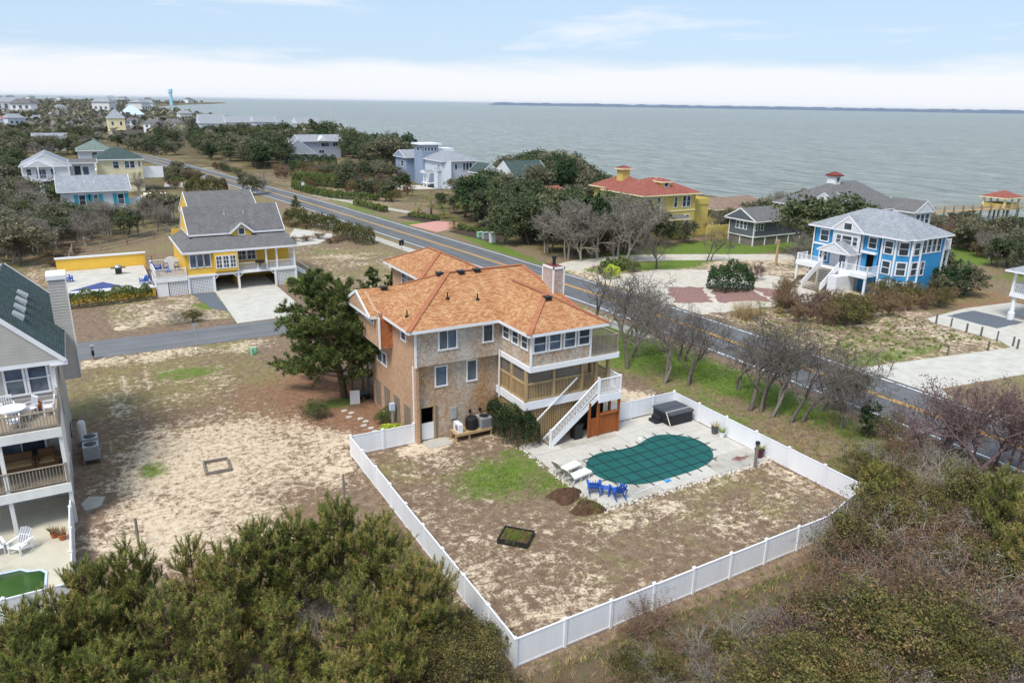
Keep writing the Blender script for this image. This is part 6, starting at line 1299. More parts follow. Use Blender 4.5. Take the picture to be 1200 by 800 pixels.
def make_leafy(key, seed, h, rx, trunk_h, n, size, mat, bark='dark_bark', lobes=9, r0=.16, twigs=True, hollow=.55, stems=1):
    """rounded broadleaf crown of leaf clumps over forking limbs, uneven outline with gaps"""
    g = np.random.default_rng(seed); m_ = MB(); ends = []
    for s_ in range(stems):
        out, e, d = grow(g, (g.normal(0, .15) * (stems > 1), g.normal(0, .15) * (stems > 1), 0), (g.normal(0, .15 + .3 * (stems > 1)), g.normal(0, .15 + .3 * (stems > 1)), 1), h * .62, r0 * (1 if stems == 1 else .6), (6, 5), .58, .16, .03, .85, start=max(.12, trunk_h / h))
        for lv, (P, R) in out.items(): tubes(m_, P, R, (7, 5, 3)[lv])
    cz = trunk_h + (h - trunk_h) * .5; L_c = []
    for i in range(lobes):
        a_ = g.random() * 6.28; rr = rx * .62 * math.sqrt(g.random()); zz = cz + (h - trunk_h) * .34 * g.uniform(-1, 1) * (1 - (rr / rx) ** 2); L_c.append((rr * math.cos(a_), rr * math.sin(a_), zz, rx * g.uniform(.34, .6), (h - trunk_h) * g.uniform(.17, .30)))
    L_c = np.array(L_c); clump = []
    nc = n // 26
    li = g.integers(0, lobes, nc); dirs = unit(g.normal(size=(nc, 3))); dirs[:, 2] = np.where(g.random(nc) < .7, np.abs(dirs[:, 2]), dirs[:, 2]); rad = hollow + (1.08 - hollow) * g.random(nc) ** .6
    cc = L_c[li, :3] + dirs * np.column_stack([L_c[li, 3], L_c[li, 3], L_c[li, 4]]) * rad[:, None]
    C = np.repeat(cc, 26, 0) + g.normal(size=(nc * 26, 3)) * np.array([.085, .085, .06]) * rx * np.repeat(.5 + g.random(nc), 26)[:, None]; C[:, 2] = np.maximum(C[:, 2], .05)
    c_ = MB(); leaves(c_, g, C, size, .6, .55, np.repeat(g.random(nc), 26))
    proto(key, [('trunk', m_.mesh(key + '_trunk', bark, smooth=True, uv=False)), ('crown', c_.mesh(key + '_crown', mat, uv=False))])
for i in range(3): make_leafy('oak_%d' % i, 30 + i, 6.0, 3.4, 1.0, 5200, .17, ('evergreen', 'oak_olive', 'evergreen')[i], lobes=10 + 2 * i)
for i in range(2): make_leafy('cedar_%d' % i, 40 + i, 5.0, 1.9, .4, 4200, .13, ('juniper', 'evergreen')[i], lobes=9)
for i in range(2): make_leafy('shrub_%d' % i, 50 + i, 2.4, 1.6, .1, 5200, .05, ('thicket', 'hedge_green')[i], stems=4, r0=.06, lobes=9)
for i in range(2): make_leafy('wax_myrtle_%d' % i, 54 + i, 3.2, 1.9, .2, 7800, .05, 'thicket', stems=5, r0=.07, lobes=15, hollow=.3, bark='reddish_bark')

def make_bare(key, seed, h, r0, kids, mat, leaf=None, nleaf=0, lsize=.05, stems=1, ang=.75, wig=.2, trop=.04, ratio=.6, start=.3, spread=.25, skip=()):
    g = np.random.default_rng(seed); m_ = MB(); E_ = []
    for s_ in range(stems):
        k = 0 if stems == 1 else 1
        out, e, d = grow(g, (g.normal(0, .22) * k, g.normal(0, .22) * k, 0), (g.normal(0, spread), g.normal(0, spread), 1), h * .55 * (.8 + .4 * g.random()), r0 * (1 if not k else .7), kids, ratio, wig, trop, ang, start=start)
        for lv, (P, R) in out.items(): P[:, :, 2] = np.maximum(P[:, :, 2], -.02); tubes(m_, P, R, (7, 5, 4, 3, 3)[lv])
        E_.append(e)
    parts = [('trunk', m_.mesh(key + '_limbs', mat, smooth=True, uv=False))]
    if leaf:
        e = np.concatenate(E_); e = e[g.integers(0, len(e), nleaf)] + g.normal(0, .12 * h / 5, (nleaf, 3)); e[:, 2] = np.maximum(e[:, 2], .05); c_ = MB(); leaves(c_, g, e, lsize, .2, .4); parts.append(('crown', c_.mesh(key + '_crown', leaf, uv=False)))
    proto(key, parts)
for i in range(3): make_bare('bare_tree_%d' % i, 60 + i, 6.6, .16, (6, 5, 5, 3), ('dark_bark', 'bark', 'dark_bark')[i], stems=1 + (i > 0), ang=.9, wig=.2, trop=.02, ratio=.66, start=.30, spread=.16)
for i in range(2): make_bare('grey_tree_%d' % i, 70 + i, 7.6, .2, (7, 7, 6), 'pale_bark', 'grey_twig_leaf', 4200, .085, stems=2, ang=.75, wig=.16, trop=.02, ratio=.55)
for i in range(2): make_bare('plum_tree_%d' % i, 80 + i, 5.4, .12, (6, 6, 5), 'plum_bark', 'plum_leaf', 2600, .05, stems=3, ang=.7, wig=.2, trop=.05, spread=.4)
for i in range(3): make_bare('brush_%d' % i, 90 + i, 2.3, .035, (5, 5), ('reddish_bark', 'pale_bark', 'plum_bark')[i], ('brown_leaf', 'grey_twig_leaf', 'brown_leaf')[i], 2200, .036, stems=11, ang=.6, wig=.22, trop=.0, spread=.55, start=.15)
for i in range(2): make_bare('far_brush_%d' % i, 96 + i, 4.2, .06, (6, 5), ('reddish_bark', 'plum_bark')[i], ('brown_leaf', 'plum_leaf')[i], 2400, .10, stems=7, ang=.65, wig=.2, spread=.5, start=.15)
make_bare('dead_scrub', 99, 2.6, .03, (6, 6), 'pale_bark', None, 0, stems=8, ang=.75, wig=.28, trop=-.02, spread=.6, start=.1)

def make_palm(key, seed, h):
    g = np.random.default_rng(seed); m_ = MB(); m_.tube([(0, 0, 0), (.05, 0, h * .5), (.02, .05, h)], [.22, .2, .24], 8); c_ = MB()
    for i in range(46):
        a_ = g.random() * 6.28; el_ = g.uniform(-.9, 1.1); ln = 1.1 + .5 * g.random(); d = np.array([math.cos(a_) * math.cos(el_), math.sin(a_) * math.cos(el_), math.sin(el_)]); b0 = np.array([0, 0, h]); hub = b0 + d * ln * .6; rv = .55 + .3 * g.random() if el_ > -.1 else .95
        sd_ = np.cross(d, (0, 0, 1.)); sd_ /= np.linalg.norm(sd_); c_.r = rv
        for k in np.linspace(-1, 1, 9): e = hub + d * ln * .6 * math.cos(k * 1.2) + sd_ * ln * .75 * math.sin(k * 1.1) + (0, 0, -.15 - .25 * abs(k)); w_ = np.cross(e - hub, (0, 0, 1.)); w_ = w_ / (np.linalg.norm(w_) + 1e-6) * .055; c_.add([hub - w_ * .5, hub + w_ * .5, e], [(0, 1, 2)])
        c_.add([b0 - sd_ * .03, b0 + sd_ * .03, hub], [(0, 1, 2)])
    proto(key, [('trunk', m_.mesh(key + '_trunk', 'bark', smooth=True, uv=False)), ('crown', c_.mesh(key + '_crown', 'palm_leaf', uv=False))])
make_palm('palm', 5, 2.6); make_palm('palm_low', 6, 1.3)

def hedge(label, pts, w, h, mat, dens=70, size=.085, name='hedge', cat='hedge', seed=1, z0=0, round_=.55, group=None):
    """clipped hedge along a line: a leafy skin with a bumpy rounded section over inner stems"""
    g = np.random.default_rng(seed); P = np.array(pts, float); T = thing(name, label, cat, (*P[0], z0), group=group); seg = np.linalg.norm(np.diff(P, axis=0), axis=1); Lh = seg.sum(); cum = np.concatenate([[0], np.cumsum(seg)])
    N = int(dens * (Lh + w) * (w + 2 * h)); s_ = g.uniform(-w * .45, Lh + w * .45, N); th = g.uniform(0, math.pi, N); bump = 1 + .10 * np.sin(s_ * 1.9 + seed) + .08 * np.sin(s_ * 4.3 + th * 3 + seed * 2) + g.normal(0, .035, N)
    endf = np.clip(np.minimum(s_ + w * .45, Lh + w * .45 - s_) / (w * .45), 0, 1); taper = np.sqrt(1 - (1 - endf) ** 2) * .92 + .08
    c_, q = np.cos(th), np.sin(th); rr = bump * (g.random(N) ** .25)
    x = np.sign(c_) * np.abs(c_) ** round_ * w / 2 * taper * rr; z = np.abs(q) ** round_ * h * np.minimum(bump, 1.15) * (.35 + .65 * taper) * (.6 + .4 * rr)
    sc_ = np.clip(s_, 0, Lh); ix = np.clip(np.searchsorted(cum, sc_, 'right') - 1, 0, len(seg) - 1); d = unit(np.diff(P, axis=0))[ix]; base = P[ix] + d * (s_ - cum[ix])[:, None]; nn = np.column_stack([-d[:, 1], d[:, 0]])
    C = np.column_stack([base + nn * x[:, None], np.maximum(z, .04)]); m_ = MB(); leaves(m_, g, C, size, .3, .6, np.clip(.35 + .3 * np.sin(s_ * 2.3 + th * 2) * .6 + .2 * (z / h), 0, 1)); fo = m_.build('foliage', mat, None, uv=False); fo.parent = T; fo.location = (-P[0][0], -P[0][1], 0)
    k = MB()
    for a in np.arange(0, Lh + .01, .6):
        ii = min(int(np.searchsorted(cum, a, 'right') - 1), len(seg) - 1); b0 = P[ii] + unit(np.diff(P, axis=0))[ii] * (a - cum[ii]); e = np.array([*b0, 0]) + (*g.normal(0, w * .12, 2), h * .7); k.tube([(*b0, 0), (np.array([*b0, 0]) + e) / 2, e], [.03, .025, .01], 4)
    st_ = k.build('stems', 'dark_bark', T, uv=False); st_.location = (0, 0, 0); return T

def tufts(name, label, cat, C, h, nb, mat, seed, w=.012, kind='stuff'):
    g = np.random.default_rng(seed); N = len(C); d = unit(np.column_stack([g.normal(0, .5, (N * nb, 2)), np.ones(N * nb)])); base = np.repeat(C, nb, 0) + np.column_stack([g.normal(0, h * .28, (N * nb, 2)), np.zeros(N * nb)]); sd_ = unit(np.cross(d, g.normal(size=(N * nb, 3)))) * w; tip = base + d * h * (.5 + .9 * g.random((N * nb, 1)))
    m_ = MB(); m_.raw(np.stack([base - sd_, base + sd_, tip], 1).reshape(-1, 3), np.arange(N * nb * 3).reshape(-1, 3), np.repeat(np.repeat(g.random(N), nb), 3)); o = stuff(m_.build(name, mat, uv=False)); return tag(o, label, cat)
# ---------------------------------------------------------------- paving beyond the yard
def arm(line, half, z, mat, name): return struct(ribbon(name, smooth_line(line, 3), -half, half, z, mat, .05))
sheet('driveway', [(12.25, 95.5), (12.2, 88.3), (11.97, 74.7), (18.4, 75.0), (19.1, 80), (19.05, 95.5)], .03, 'concrete')
sheet('gravel_pad', [(9.7, 89), (12.1, 88.8), (11.95, 79.8), (10.7, 81.6)], .02, 'dark_gravel')
sheet('driveway', [(55.55, 37.4), (63, 36.3), (73.6, 34.5), (74.9, 36.2), (75.2, 43.2), (76.2, 44.4), (84.2, 45.0), (92, 44), (92, 28), (67, 29.9), (57.2, 31.2), (55.55, 28.8)], .026, 'concrete')
sheet('gravel_pad', [(79.0, 38.7), (84.0, 38.7), (84.0, 44.0), (79.1, 44.1)], .034, 'dark_gravel')
arm([(55.2, 82), (60, 84.4), (69, 84.0), (77, 80.6), (86, 76.2), (100, 70.5)], 2.2, .016, 'pale_gravel', 'lane')
sheet('gravel_court', [(55.6, 76.5), (62, 75.6), (66, 76.2), (73, 72.8), (78, 66), (79, 57), (74, 54.6), (66, 55.2), (55.6, 56.5)], .012, 'pale_gravel')
for poly in ([(60.7, 68), (64.6, 65.7), (60.5, 59.7), (56.5, 61.4)], [(65.2, 65.4), (69.5, 62.9), (67.0, 57.2), (61.0, 59.5)], [(70.0, 62.6), (71.9, 61.5), (69.6, 56.9), (67.6, 57.1)]): sheet('mulch_bed', poly, .03, 'red_mulch')
sheet('brick_apron', [(50.7, 125.4), (57, 127.5), (60, 124.5), (57, 119), (52.1, 116.2)], .02, 'brick_drive')
sheet('mulch_bed', [(52.2, 135), (56, 137), (58, 128), (54.5, 126.5)], .016, 'dark_mulch'); sheet('mulch_bed', [(54, 116), (59, 119), (63, 108), (56, 103.5)], .016, 'dark_mulch')
arm([(48.0, 176), (50.5, 165), (53.8, 152), (57, 140)], 1.0, .014, 'old_concrete', 'footpath'); sheet('parking_court', [(62, 184), (70, 179), (79.5, 177), (79, 187), (64, 194)], .02, 'concrete')
sheet('court_pad', [at(168, 233), at(197, 232), at(194, 225.5), at(168, 226)], .02, 'tennis_court'); sheet('side_lane', [at(172, 240.5), at(216, 240), at(216, 236), at(172, 237.5)], .02, 'asphalt_street')
sheet('parking_court', [at(192, 219), at(214, 219), at(214, 212), at(194, 213)], .02, 'concrete'); sheet('driveway', [at(331, 290), at(372, 286), at(395, 275), at(345, 268)], .02, 'concrete')
sheet('garden_path', [(40, 77.2), (45.6, 78.4), (45.4, 81), (38, 79.5)], .018, 'old_concrete')
# far roads of the left headland
arm([at(95, 152)[:2], at(68, 145)[:2], at(60, 138)[:2], at(55, 133)[:2]], 5, .05, 'pale_gravel', 'far_lane')

# ---------------------------------------------------------------- small street things
mb_ = thing('mailbox', 'grey mailbox on a post at the side street verge', 'mailbox', (-.64, 69.05, 0)); MB().box(-.06, .06, -.06, .06, 0, 1.0).build('post', 'grey_wood', mb_, local=True); MB().tube([(-.16, 0, 1.15), (.16, 0, 1.15)], .13, 12).build('box', 'steel', mb_, local=True); MB().box(-.11, .11, -.09, .09, .35, .75).build('paper_box', 'dark_rubber', mb_, local=True)
sp2 = thing('sign_post', 'tall thin metal post with small plate beside the side street', 'sign post', (7.33, 67.8, 0)); MB().tube([(0, 0, 0), (0, 0, 2.35)], .04, 6).build('pole', 'galvanised', sp2, local=True); MB().box(-.2, .2, -.02, .02, 2.1, 2.4).build('plate', 'galvanised', sp2, local=True)
for k, (u, v, s_) in enumerate(((11.26, 64.2, 1), (11.65, 64.6, .85))): T = thing('utility_pedestal', ('pale green utility pedestal on the sandy lot, the taller one', 'pale green utility pedestal on the sandy lot, the shorter one')[k], 'utility box', (u, v, 0)); MB().lathe([(.16 * s_, 0), (.16 * s_, .6 * s_), (.1 * s_, .68 * s_)], k=10).build('housing', 'green_utility', T, local=True)
fr = thing('timber_frame', 'empty square timber frame lying on the bare sand', 'frame', (5.05, 43.75, 0), math.radians(-3))
for a in ((-.72, .72, -.85, -.76, 0, .2), (-.72, .72, .76, .85, 0, .2), (-.72, -.63, -.76, .76, 0, .2), (.63, .72, -.76, .76, 0, .2)): MB().box(*a).build('board', 'grey_wood', fr, local=True)
for k, (u, v, lb) in enumerate(((.29, 36.8, 'thin grey stake standing in sand above the foreground pines'), (10.54, 36.5, 'thin grey stake standing in sand near the long white fence'))): T = thing('stake', lb, 'stake', (u, v, 0)); MB().beam((0, 0, -.1), (.02, .03, 1.55), .09, .09).build('stake', 'grey_wood', T, local=True)
for u, v in ((75.2, 42.8), (75.3, 41.3), (74.75, 39.4), (74.8, 38.0), (74.75, 36.45), (74.2, 34.7), (73.7, 34.05), (57.2, 39.0), (70.6, 35.0), (66, 36.0)):
    T = thing('dune_post', 'short dark timber post edging the dune patch beside the concrete drive', 'post', (u, v, 0), RNG.random(), 'dune edge posts'); MB().box(-.07, .07, -.07, .07, 0, .95).build('post', 'dark_bark', T, local=True)
T = thing('utility_pole_stub', 'tan timber post beside the pale lane near the blue house', 'post', (*at(909, 311)[:2], 0)); MB().box(-.12, .12, -.12, .12, 0, 3.6).build('post', 'treated_wood', T, local=True); MB().box(-.5, .1, -.08, .08, 3.3, 3.5).build('crossbar', 'treated_wood', T, local=True)
for k, (px, py) in enumerate(((563, 278), (569, 280), (577, 284))): T = thing('utility_box', ('small pale green utility box on the mulch by the road', 'wide pale utility box between two others by the road', 'tall white utility box by the road hedge')[k], 'utility box', (*at(px, py)[:2], 0)); MB().box(-.5 + .1 * (k == 2), .5 - .1 * (k == 2), -.4, .4, 0, (.8, 1.0, 1.5)[k]).build('cabinet', ('green_utility', 'galvanised', 'white_paint')[k], T, local=True); MB().box(-.55 + .1 * (k == 2), .55 - .1 * (k == 2), -.45, .45, (.8, 1.0, 1.5)[k], (.88, 1.08, 1.6)[k]).build('lid', ('green_utility', 'galvanised', 'white_paint')[k], T, local=True)
for px, py, lb in ((355.5, 225, 'small white road sign on a post beside the far hedge'), (471, 300, 'dark short post beside the pale verge path')):
    T = thing('road_sign', lb, 'sign', (*at(px, py)[:2], 0)); MB().tube([(0, 0, 0), (0, 0, 1.9)], .05, 6).build('pole', 'galvanised', T, local=True); MB().box(-.35, .35, -.03, .03, 1.5, 2.3).build('plate', 'white_paint' if px < 400 else 'dark_rubber', T, local=True)
wb = thing('board_sign', 'white board leaning near the house posts by the pine', 'board', (15.5, 49.5, 0), math.radians(-20)); MB().box(-.35, .35, -.03, .03, 0, 1.05).build('board', 'white_paint', wb, local=True)
T = thing('electric_meter', 'grey meter post beside the lattice openings of the shingle house', 'meter', (16.5, 44.6, 0)); MB().box(-.06, .06, -.06, .06, 0, 1.2).build('post', 'galvanised', T, local=True); MB().box(-.16, .16, -.12, .12, 1.15, 1.65).build('box', 'light_blue_siding', T, local=True)
r_ = np.random.default_rng(9)
for k in range(9): u, v = 14.6 + r_.normal(0, .25) + k * .06, 48.6 - k * .62; T = tag(MB().prism([(u + .22 * math.cos(a) * (1 + .2 * math.sin(3 * a + k)), v + .18 * math.sin(a)) for a in np.linspace(0, 6, 9)], 0, .05).build('stepping_stone', 'white_rock'), 'pale flat stepping stone in the pine straw beside the shingle house', 'stone', 'stepping stones by the lattice openings')
sl_ = tag(MB().prism([(-1.9, 41.8), (-1.2, 41.9), (-.9, 43.0), (-1.7, 43.4), (-2.1, 42.7)], 0, .02).build('concrete_patch', 'old_concrete'), 'irregular pale concrete patch on sand beside the white fence', 'patch')
tag(MB().box(17.2, 18.9, 40.1, 41.3, 0, .03).build('door_slab', 'old_concrete'), 'worn concrete slab in front of the half gate', 'slab')
for s_ in range(1): T = thing('cart', 'small dark trolley under the north balcony', 'cart', (16.3, 50.2, 0)); MB().box(-.4, .4, -.3, .3, .35, .45).build('tray', 'black_metal', T, local=True); [MB().tube([(x, y, .18), (x, y + .06, .18)], .17, 10).build('wheel', 'dark_rubber', T, local=True) for x in (-.3, .3) for y in (-.3, .24)]

# ---------------------------------------------------------------- trees
plant('house_pine', 'pine_tree', 'large shaggy pine with leaning trunk beside the shingle house', 'pine tree', (15.2, 51.1, 0), 0, 1.0)
for k, (u, v, s_) in enumerate(((*at(436, 318, 5.2)[:2], .78), (*at(462, 322, 4.6)[:2], .7), (14.0, 56.0, .7))): plant('pine_mid', 'pine_tree', ('pine with its crown showing left of the orange roof', 'pine showing behind the orange gable roof', 'smaller pine behind the large shaggy pine')[k], 'pine tree', (u, v, 0), k * 2.1, s_)
# young pines in the foreground, each under the crown tip seen in the photo
CP = [(95, 655, 5.0), (150, 640, 5.0), (222, 612, 5.6), (268, 640, 5.2), (300, 612, 5.2), (345, 590, 5.8), (395, 592, 5.6), (442, 598, 5.6), (478, 640, 5.0), (515, 655, 4.2), (28, 690, 5.6), (60, 690, 5.6), (5, 730, 5.6), (95, 690, 5.4), (185, 690, 5.2), (255, 700, 5.0), (330, 690, 5.0), (410, 680, 5.0), (120, 750, 5.4), (210, 770, 5.0), (40, 770, 5.6), (310, 770, 4.8), (400, 760, 4.6), (460, 720, 4.2)]
CP = [(a, b_, c_ * .86) for a, b_, c_ in CP]
for k, (px, py, h) in enumerate(CP):
    p = at(px, py + 14, h); p[2] = 0; p[0] = min(p[0], 11.2); wh = 'close to the long white fence' if p[0] > 7.5 else 'close to the fence of the green pool' if p[0] < .8 else 'amid the pine clump below the sandy lot'; kd = (0, 1, 2, 1, 0, 0, 1, 0, 1, 2, 1, 2, 1, 0, 2, 2, 1, 2, 0, 2, 1, 2, 0, 1, 1)[k % 24]
    plant('candle_pine_%d' % kd, 'young_pine', ('dense', 'bushy', 'sparse twiggy')[kd] + ' young pine with upright shoots ' + wh, 'pine tree', p, k * 1.9, h / 5.2 * (1.0 + .08 * math.sin(k * 2.3)), 'young pines, ' + ('dense ', 'bushy ', 'sparse ')[kd] + wh)
for k, (px, py, h) in enumerate(((1030, 548, 3.2), (1182, 560, 4.6), (1215, 590, 5.0))): p = at(px, py, h); p[2] = 0; plant('candle_pine_%d' % (k % 3), 'young_pine', ('short young pine beside the roadside cedar at the fence corner', 'young pine rising from the brush near the main road', 'young pine cut by the right picture edge')[k], 'pine tree', p, k, h / 5.2)
# bare trees along the road strip
BT = [(40.3, 35.1, 1.2, 0), (41.05, 34.7, 1.2, 2), (41.2, 33.6, 1.1, 1), (41.6, 32.1, 1.25, 2), (45.3, 32.5, .85, 1), (38.1, 46.6, 1.3, 0), (42.5, 51.1, 1.25, 2), (38.6, 42.6, 1.2, 1), (40.0, 41.2, 1.05, 2), (42.0, 57.0, 1.1, 0), (43.6, 29.8, .8, 1), (40.5, 48.5, 1.1, 1), (43.5, 46.0, .95, 2), (42.8, 38.5, .9, 1)]
for k, (u, v, s_, i) in enumerate(BT): wh = 'beside the hot tub fence' if v > 40 else 'between the planter fence and the road'; plant('bare_tree_%d' % i, 'bare_tree', ('tall single stemmed', 'slender', 'twin stemmed')[i] + ' leafless tree on the grass strip ' + wh, 'tree', (u, v, 0), k * 2.7, s_, ('tall', 'slender', 'twin')[i] + ' bare trees ' + wh, .06)
plant('cedar_0', 'cedar_shrub', 'dark round evergreen beside the road edge near the fence corner', 'shrub', (43.6, 28.0, 0), 1, (.42, .42, .5)); plant('oak_1', 'leaning_evergreen', 'small leaning evergreen tree hanging over the main road', 'tree', (46.3, 31.6, 0), 2, (.42, .42, .55)); plant('shrub_1', 'green_shrub', 'low green shrub under the small leaning evergreen', 'shrub', (45.2, 27.6, 0), 2, .8)
for k, (px, py, s_) in enumerate(((1138, 556, 1.55), (1170, 548, 1.3), (1095, 548, 1.1), (1205, 570, 1.4), (1120, 530, 1.2))): p = at(px, py); plant('plum_tree_%d' % (k % 2), 'plum_tree', 'reddish leafless tree overhanging the main road at the right', 'tree', p, k * 1.7, s_, 'reddish bare trees by the road')
# thicket right and front
KIND = {'oak_0': 'dark green round crowned', 'oak_1': 'dull olive', 'oak_2': 'dark green spreading', 'cedar_0': 'dense dark green upright', 'cedar_1': 'green upright', 'shrub_0': 'olive leafy', 'shrub_1': 'fresh green leafy', 'wax_myrtle_0': 'olive brown leafy', 'wax_myrtle_1': 'olive brown bushy', 'bare_tree_0': 'leafless brown', 'bare_tree_1': 'leafless brown', 'bare_tree_2': 'leafless dark', 'grey_tree_0': 'hazy grey leafless', 'grey_tree_1': 'hazy grey twiggy', 'plum_tree_0': 'reddish leafless', 'plum_tree_1': 'reddish leafless', 'brush_0': 'russet twiggy', 'brush_1': 'pale grey twiggy', 'brush_2': 'dark brown twiggy', 'far_brush_0': 'russet brown twiggy', 'far_brush_1': 'purplish twiggy', 'dead_scrub': 'bleached leafless'}
def scatter(n, poly, keys, hr, nat, name, label, cat, group, seed, gap=1.0, avoid=(), top=False):
    g = np.random.default_rng(seed); P = np.array(poly, float); lo, hi = P.min(0), P.max(0); done = []; tries = 0
    while len(done) < n and tries < n * 60:
        tries += 1; x, y = g.uniform(lo, hi)
        if not inside(x, y, P): continue
        h = g.uniform(*hr); p = at(x, y, h * .8 if top else 0); p[2] = 0
        if any(a[0] < p[0] < a[1] and a[2] < p[1] < a[3] for a in avoid): continue
        if abs(np.interp(p[1], ROAD[:, 1], ROAD[:, 0]) - p[0]) < 6.5: continue
        if p[0] > shore(p[1]) - 5: continue
        if any((p[0] - q[0]) ** 2 + (p[1] - q[1]) ** 2 < (gap * (h + q[2]) / 2) ** 2 for q in done): continue
        done.append((p[0], p[1], h)); key = keys[g.integers(len(keys))]
        plant(key, name, KIND[key] + ' ' + label, cat, p, g.random() * 6.28, (h / nat[key] * g.uniform(.85, 1.25), h / nat[key] * g.uniform(.85, 1.25), h / nat[key]), group + ', ' + KIND[key])
NAT = {'oak_0': 6, 'oak_1': 6, 'oak_2': 6, 'cedar_0': 5, 'cedar_1': 5, 'shrub_0': 2.4, 'shrub_1': 2.4, 'wax_myrtle_0': 3.2, 'wax_myrtle_1': 3.2, 'bare_tree_0': 6.6, 'bare_tree_1': 6.6, 'bare_tree_2': 6.6, 'grey_tree_0': 7.6, 'grey_tree_1': 7.6, 'plum_tree_0': 5.4, 'plum_tree_1': 5.4, 'brush_0': 2.3, 'brush_1': 2.3, 'brush_2': 2.3, 'far_brush_0': 4.2, 'far_brush_1': 4.2, 'dead_scrub': 2.6, 'pine_mid': 7, 'palm': 3.8, 'palm_low': 2.5}
FEN = [(12.0, 36.4, 20.2, 39), (12.3, 31, 19.4, 22)]
scatter(78, [(1000, 610), (1040, 580), (1080, 562), (1200, 585), (1200, 800), (905, 800), (950, 725), (985, 660)], ['wax_myrtle_0', 'brush_0', 'brush_2', 'brush_0', 'brush_1', 'wax_myrtle_1', 'brush_2', 'dead_scrub'], (2.3, 3.7), NAT, 'thicket_shrub', 'shrub in the tangled thicket right of the fenced yard', 'shrub', 'thicket shrubs right of the yard', 5, .34, FEN, True)
scatter(34, [(1010, 580), (1060, 550), (1200, 570), (1200, 700), (1000, 680)], ['brush_1', 'dead_scrub', 'brush_0', 'brush_0', 'dead_scrub'], (3.0, 4.6), NAT, 'brushwood', 'brush between the thicket and the main road', 'brush', 'leafless brush by the road', 6, .3, FEN, True)
scatter(54, [(455, 745), (590, 770), (640, 790), (760, 740), (900, 705), (985, 660), (960, 800), (430, 800)], ['shrub_0', 'brush_0', 'brush_2', 'brush_0', 'brush_1'], (.9, 1.7), NAT, 'low_thicket', 'low shrub along the outside of the front white fence', 'shrub', 'low thicket below the fence', 7, .45, FEN, True)
scatter(22, [(440, 700), (560, 720), (596, 790), (430, 800)], ['shrub_0', 'wax_myrtle_1', 'brush_0', 'shrub_1'], (1.0, 2.0), NAT, 'fence_side_shrub', 'shrub between young pines and the long white fence', 'shrub', 'undergrowth by the pines', 8, .4, [(12.0, 40, 20, 50)], True)
for k, (px, py, s_) in enumerate(((760, 735, .9), (745, 742, .7), (1010, 610, 1.0))): p = at(px, py); plant('brush_0' if k < 2 else 'dead_scrub', 'vine_stem', ('dark leafless vine stems against the front white fence', 'smaller dark vine clump against the front white fence', 'pale leafless bush at the far end of the front fence')[k], 'shrub', p + (0, -.3, 0), k, s_)

for k, (u, v, key, h) in enumerate(((36.9, 21.4, 'wax_myrtle_0', 2.6), (34.4, 20.0, 'brush_1', 2.4), (37.6, 23.9, 'wax_myrtle_1', 2.4), (36.3, 19.6, 'brush_0', 3.0), (38.6, 21.8, 'dead_scrub', 3.4), (39.5, 24.5, 'brush_1', 3.4), (41.5, 24.0, 'brush_0', 3.6), (38, 18.5, 'wax_myrtle_0', 3.6), (43.0, 23.0, 'dead_scrub', 3.6), (41.0, 20.5, 'brush_1', 3.8))): plant(key, 'corner_brush', KIND[key] + ' shrub crowding the far corner of the front white fence', 'shrub', (u, v, 0), k * 1.3, h / NAT[key], 'brush at the fence corner, ' + KIND[key])
scatter(40, [(0, 770), (120, 720), (300, 690), (480, 690), (560, 760), (590, 800), (0, 800)], ['wax_myrtle_0', 'brush_0', 'shrub_0', 'brush_1', 'wax_myrtle_1'], (1.2, 2.6), NAT, 'understory_shrub', 'shrub beneath the young pines', 'shrub', 'undergrowth beneath the pines', 44, .4, [(12.0, 40, 20, 50)], True)
# hedges and garden shrubs
hedge('dark ivy clad hedge wrapped round the porch corner of the shingle house', [(22.15, 40.7), (22.15, 38.0), (22.45, 37.5), (23.3, 37.42)], .95, 2.35, 'ivy_green', 260, .055, 'ivy_hedge', seed=3)
hedge('russet tipped hedge along the yellow terrace wall', [(-2.6, 88.1), (1.5, 88.4), (5.0, 88.9)], 1.7, 1.55, 'hedge_green', 110, .09, seed=4)
for k, (lb, pts, w, h) in enumerate((('round clipped olive hedge nearest the yellow house roof', [(32.6, 134.2), (33.2, 131.6)], 3.4, 2.7), ('clipped olive hedge in the middle of the verge row', [(34.6, 130.5), (37.0, 124.6)], 2.8, 2.2), ('clipped olive hedge at the end of the verge row beside the pale path', [(36.3, 118.6), (37.7, 110.6)], 3.0, 2.3), ('large clipped hedge behind the yellow house roof', [(23.6, 188.5), (28.8, 186.5)], 4.2, 3.4), ('long low hedge following the far side of the road', [(47.3, 190), (48.2, 178), (50.3, 168), (57, 160.5)], 2.2, 1.5), ('short low hedge beside the far footpath', [(51.2, 155.4), (52.6, 142.6)], 1.5, 1.1), ('tall green hedge behind the long low hedge', [(51.5, 203), (54.5, 194), (59, 187)], 3.6, 2.8), ('dark hedge in front of the slate blue garage', [(64, 262), (70, 258), (76, 254)], 3.2, 3.2), ('dark clipped hedge beside the bare grey trees', [(58.5, 77.5), (62.5, 78.8)], 1.8, 1.5), ('low dark hedge edging the brick apron', [(55, 135), (57.5, 128.5)], 1.2, .8), ('low dark hedge edging the mulch by the utility boxes', [(57, 117), (60, 110)], 1.2, .8))): hedge(lb, pts, w, h, 'hedge_olive' if k < 4 else 'hedge_green' if k != 7 else 'juniper', 60 if k < 7 else 45, .12 if k < 3 else .15, seed=10 + k)
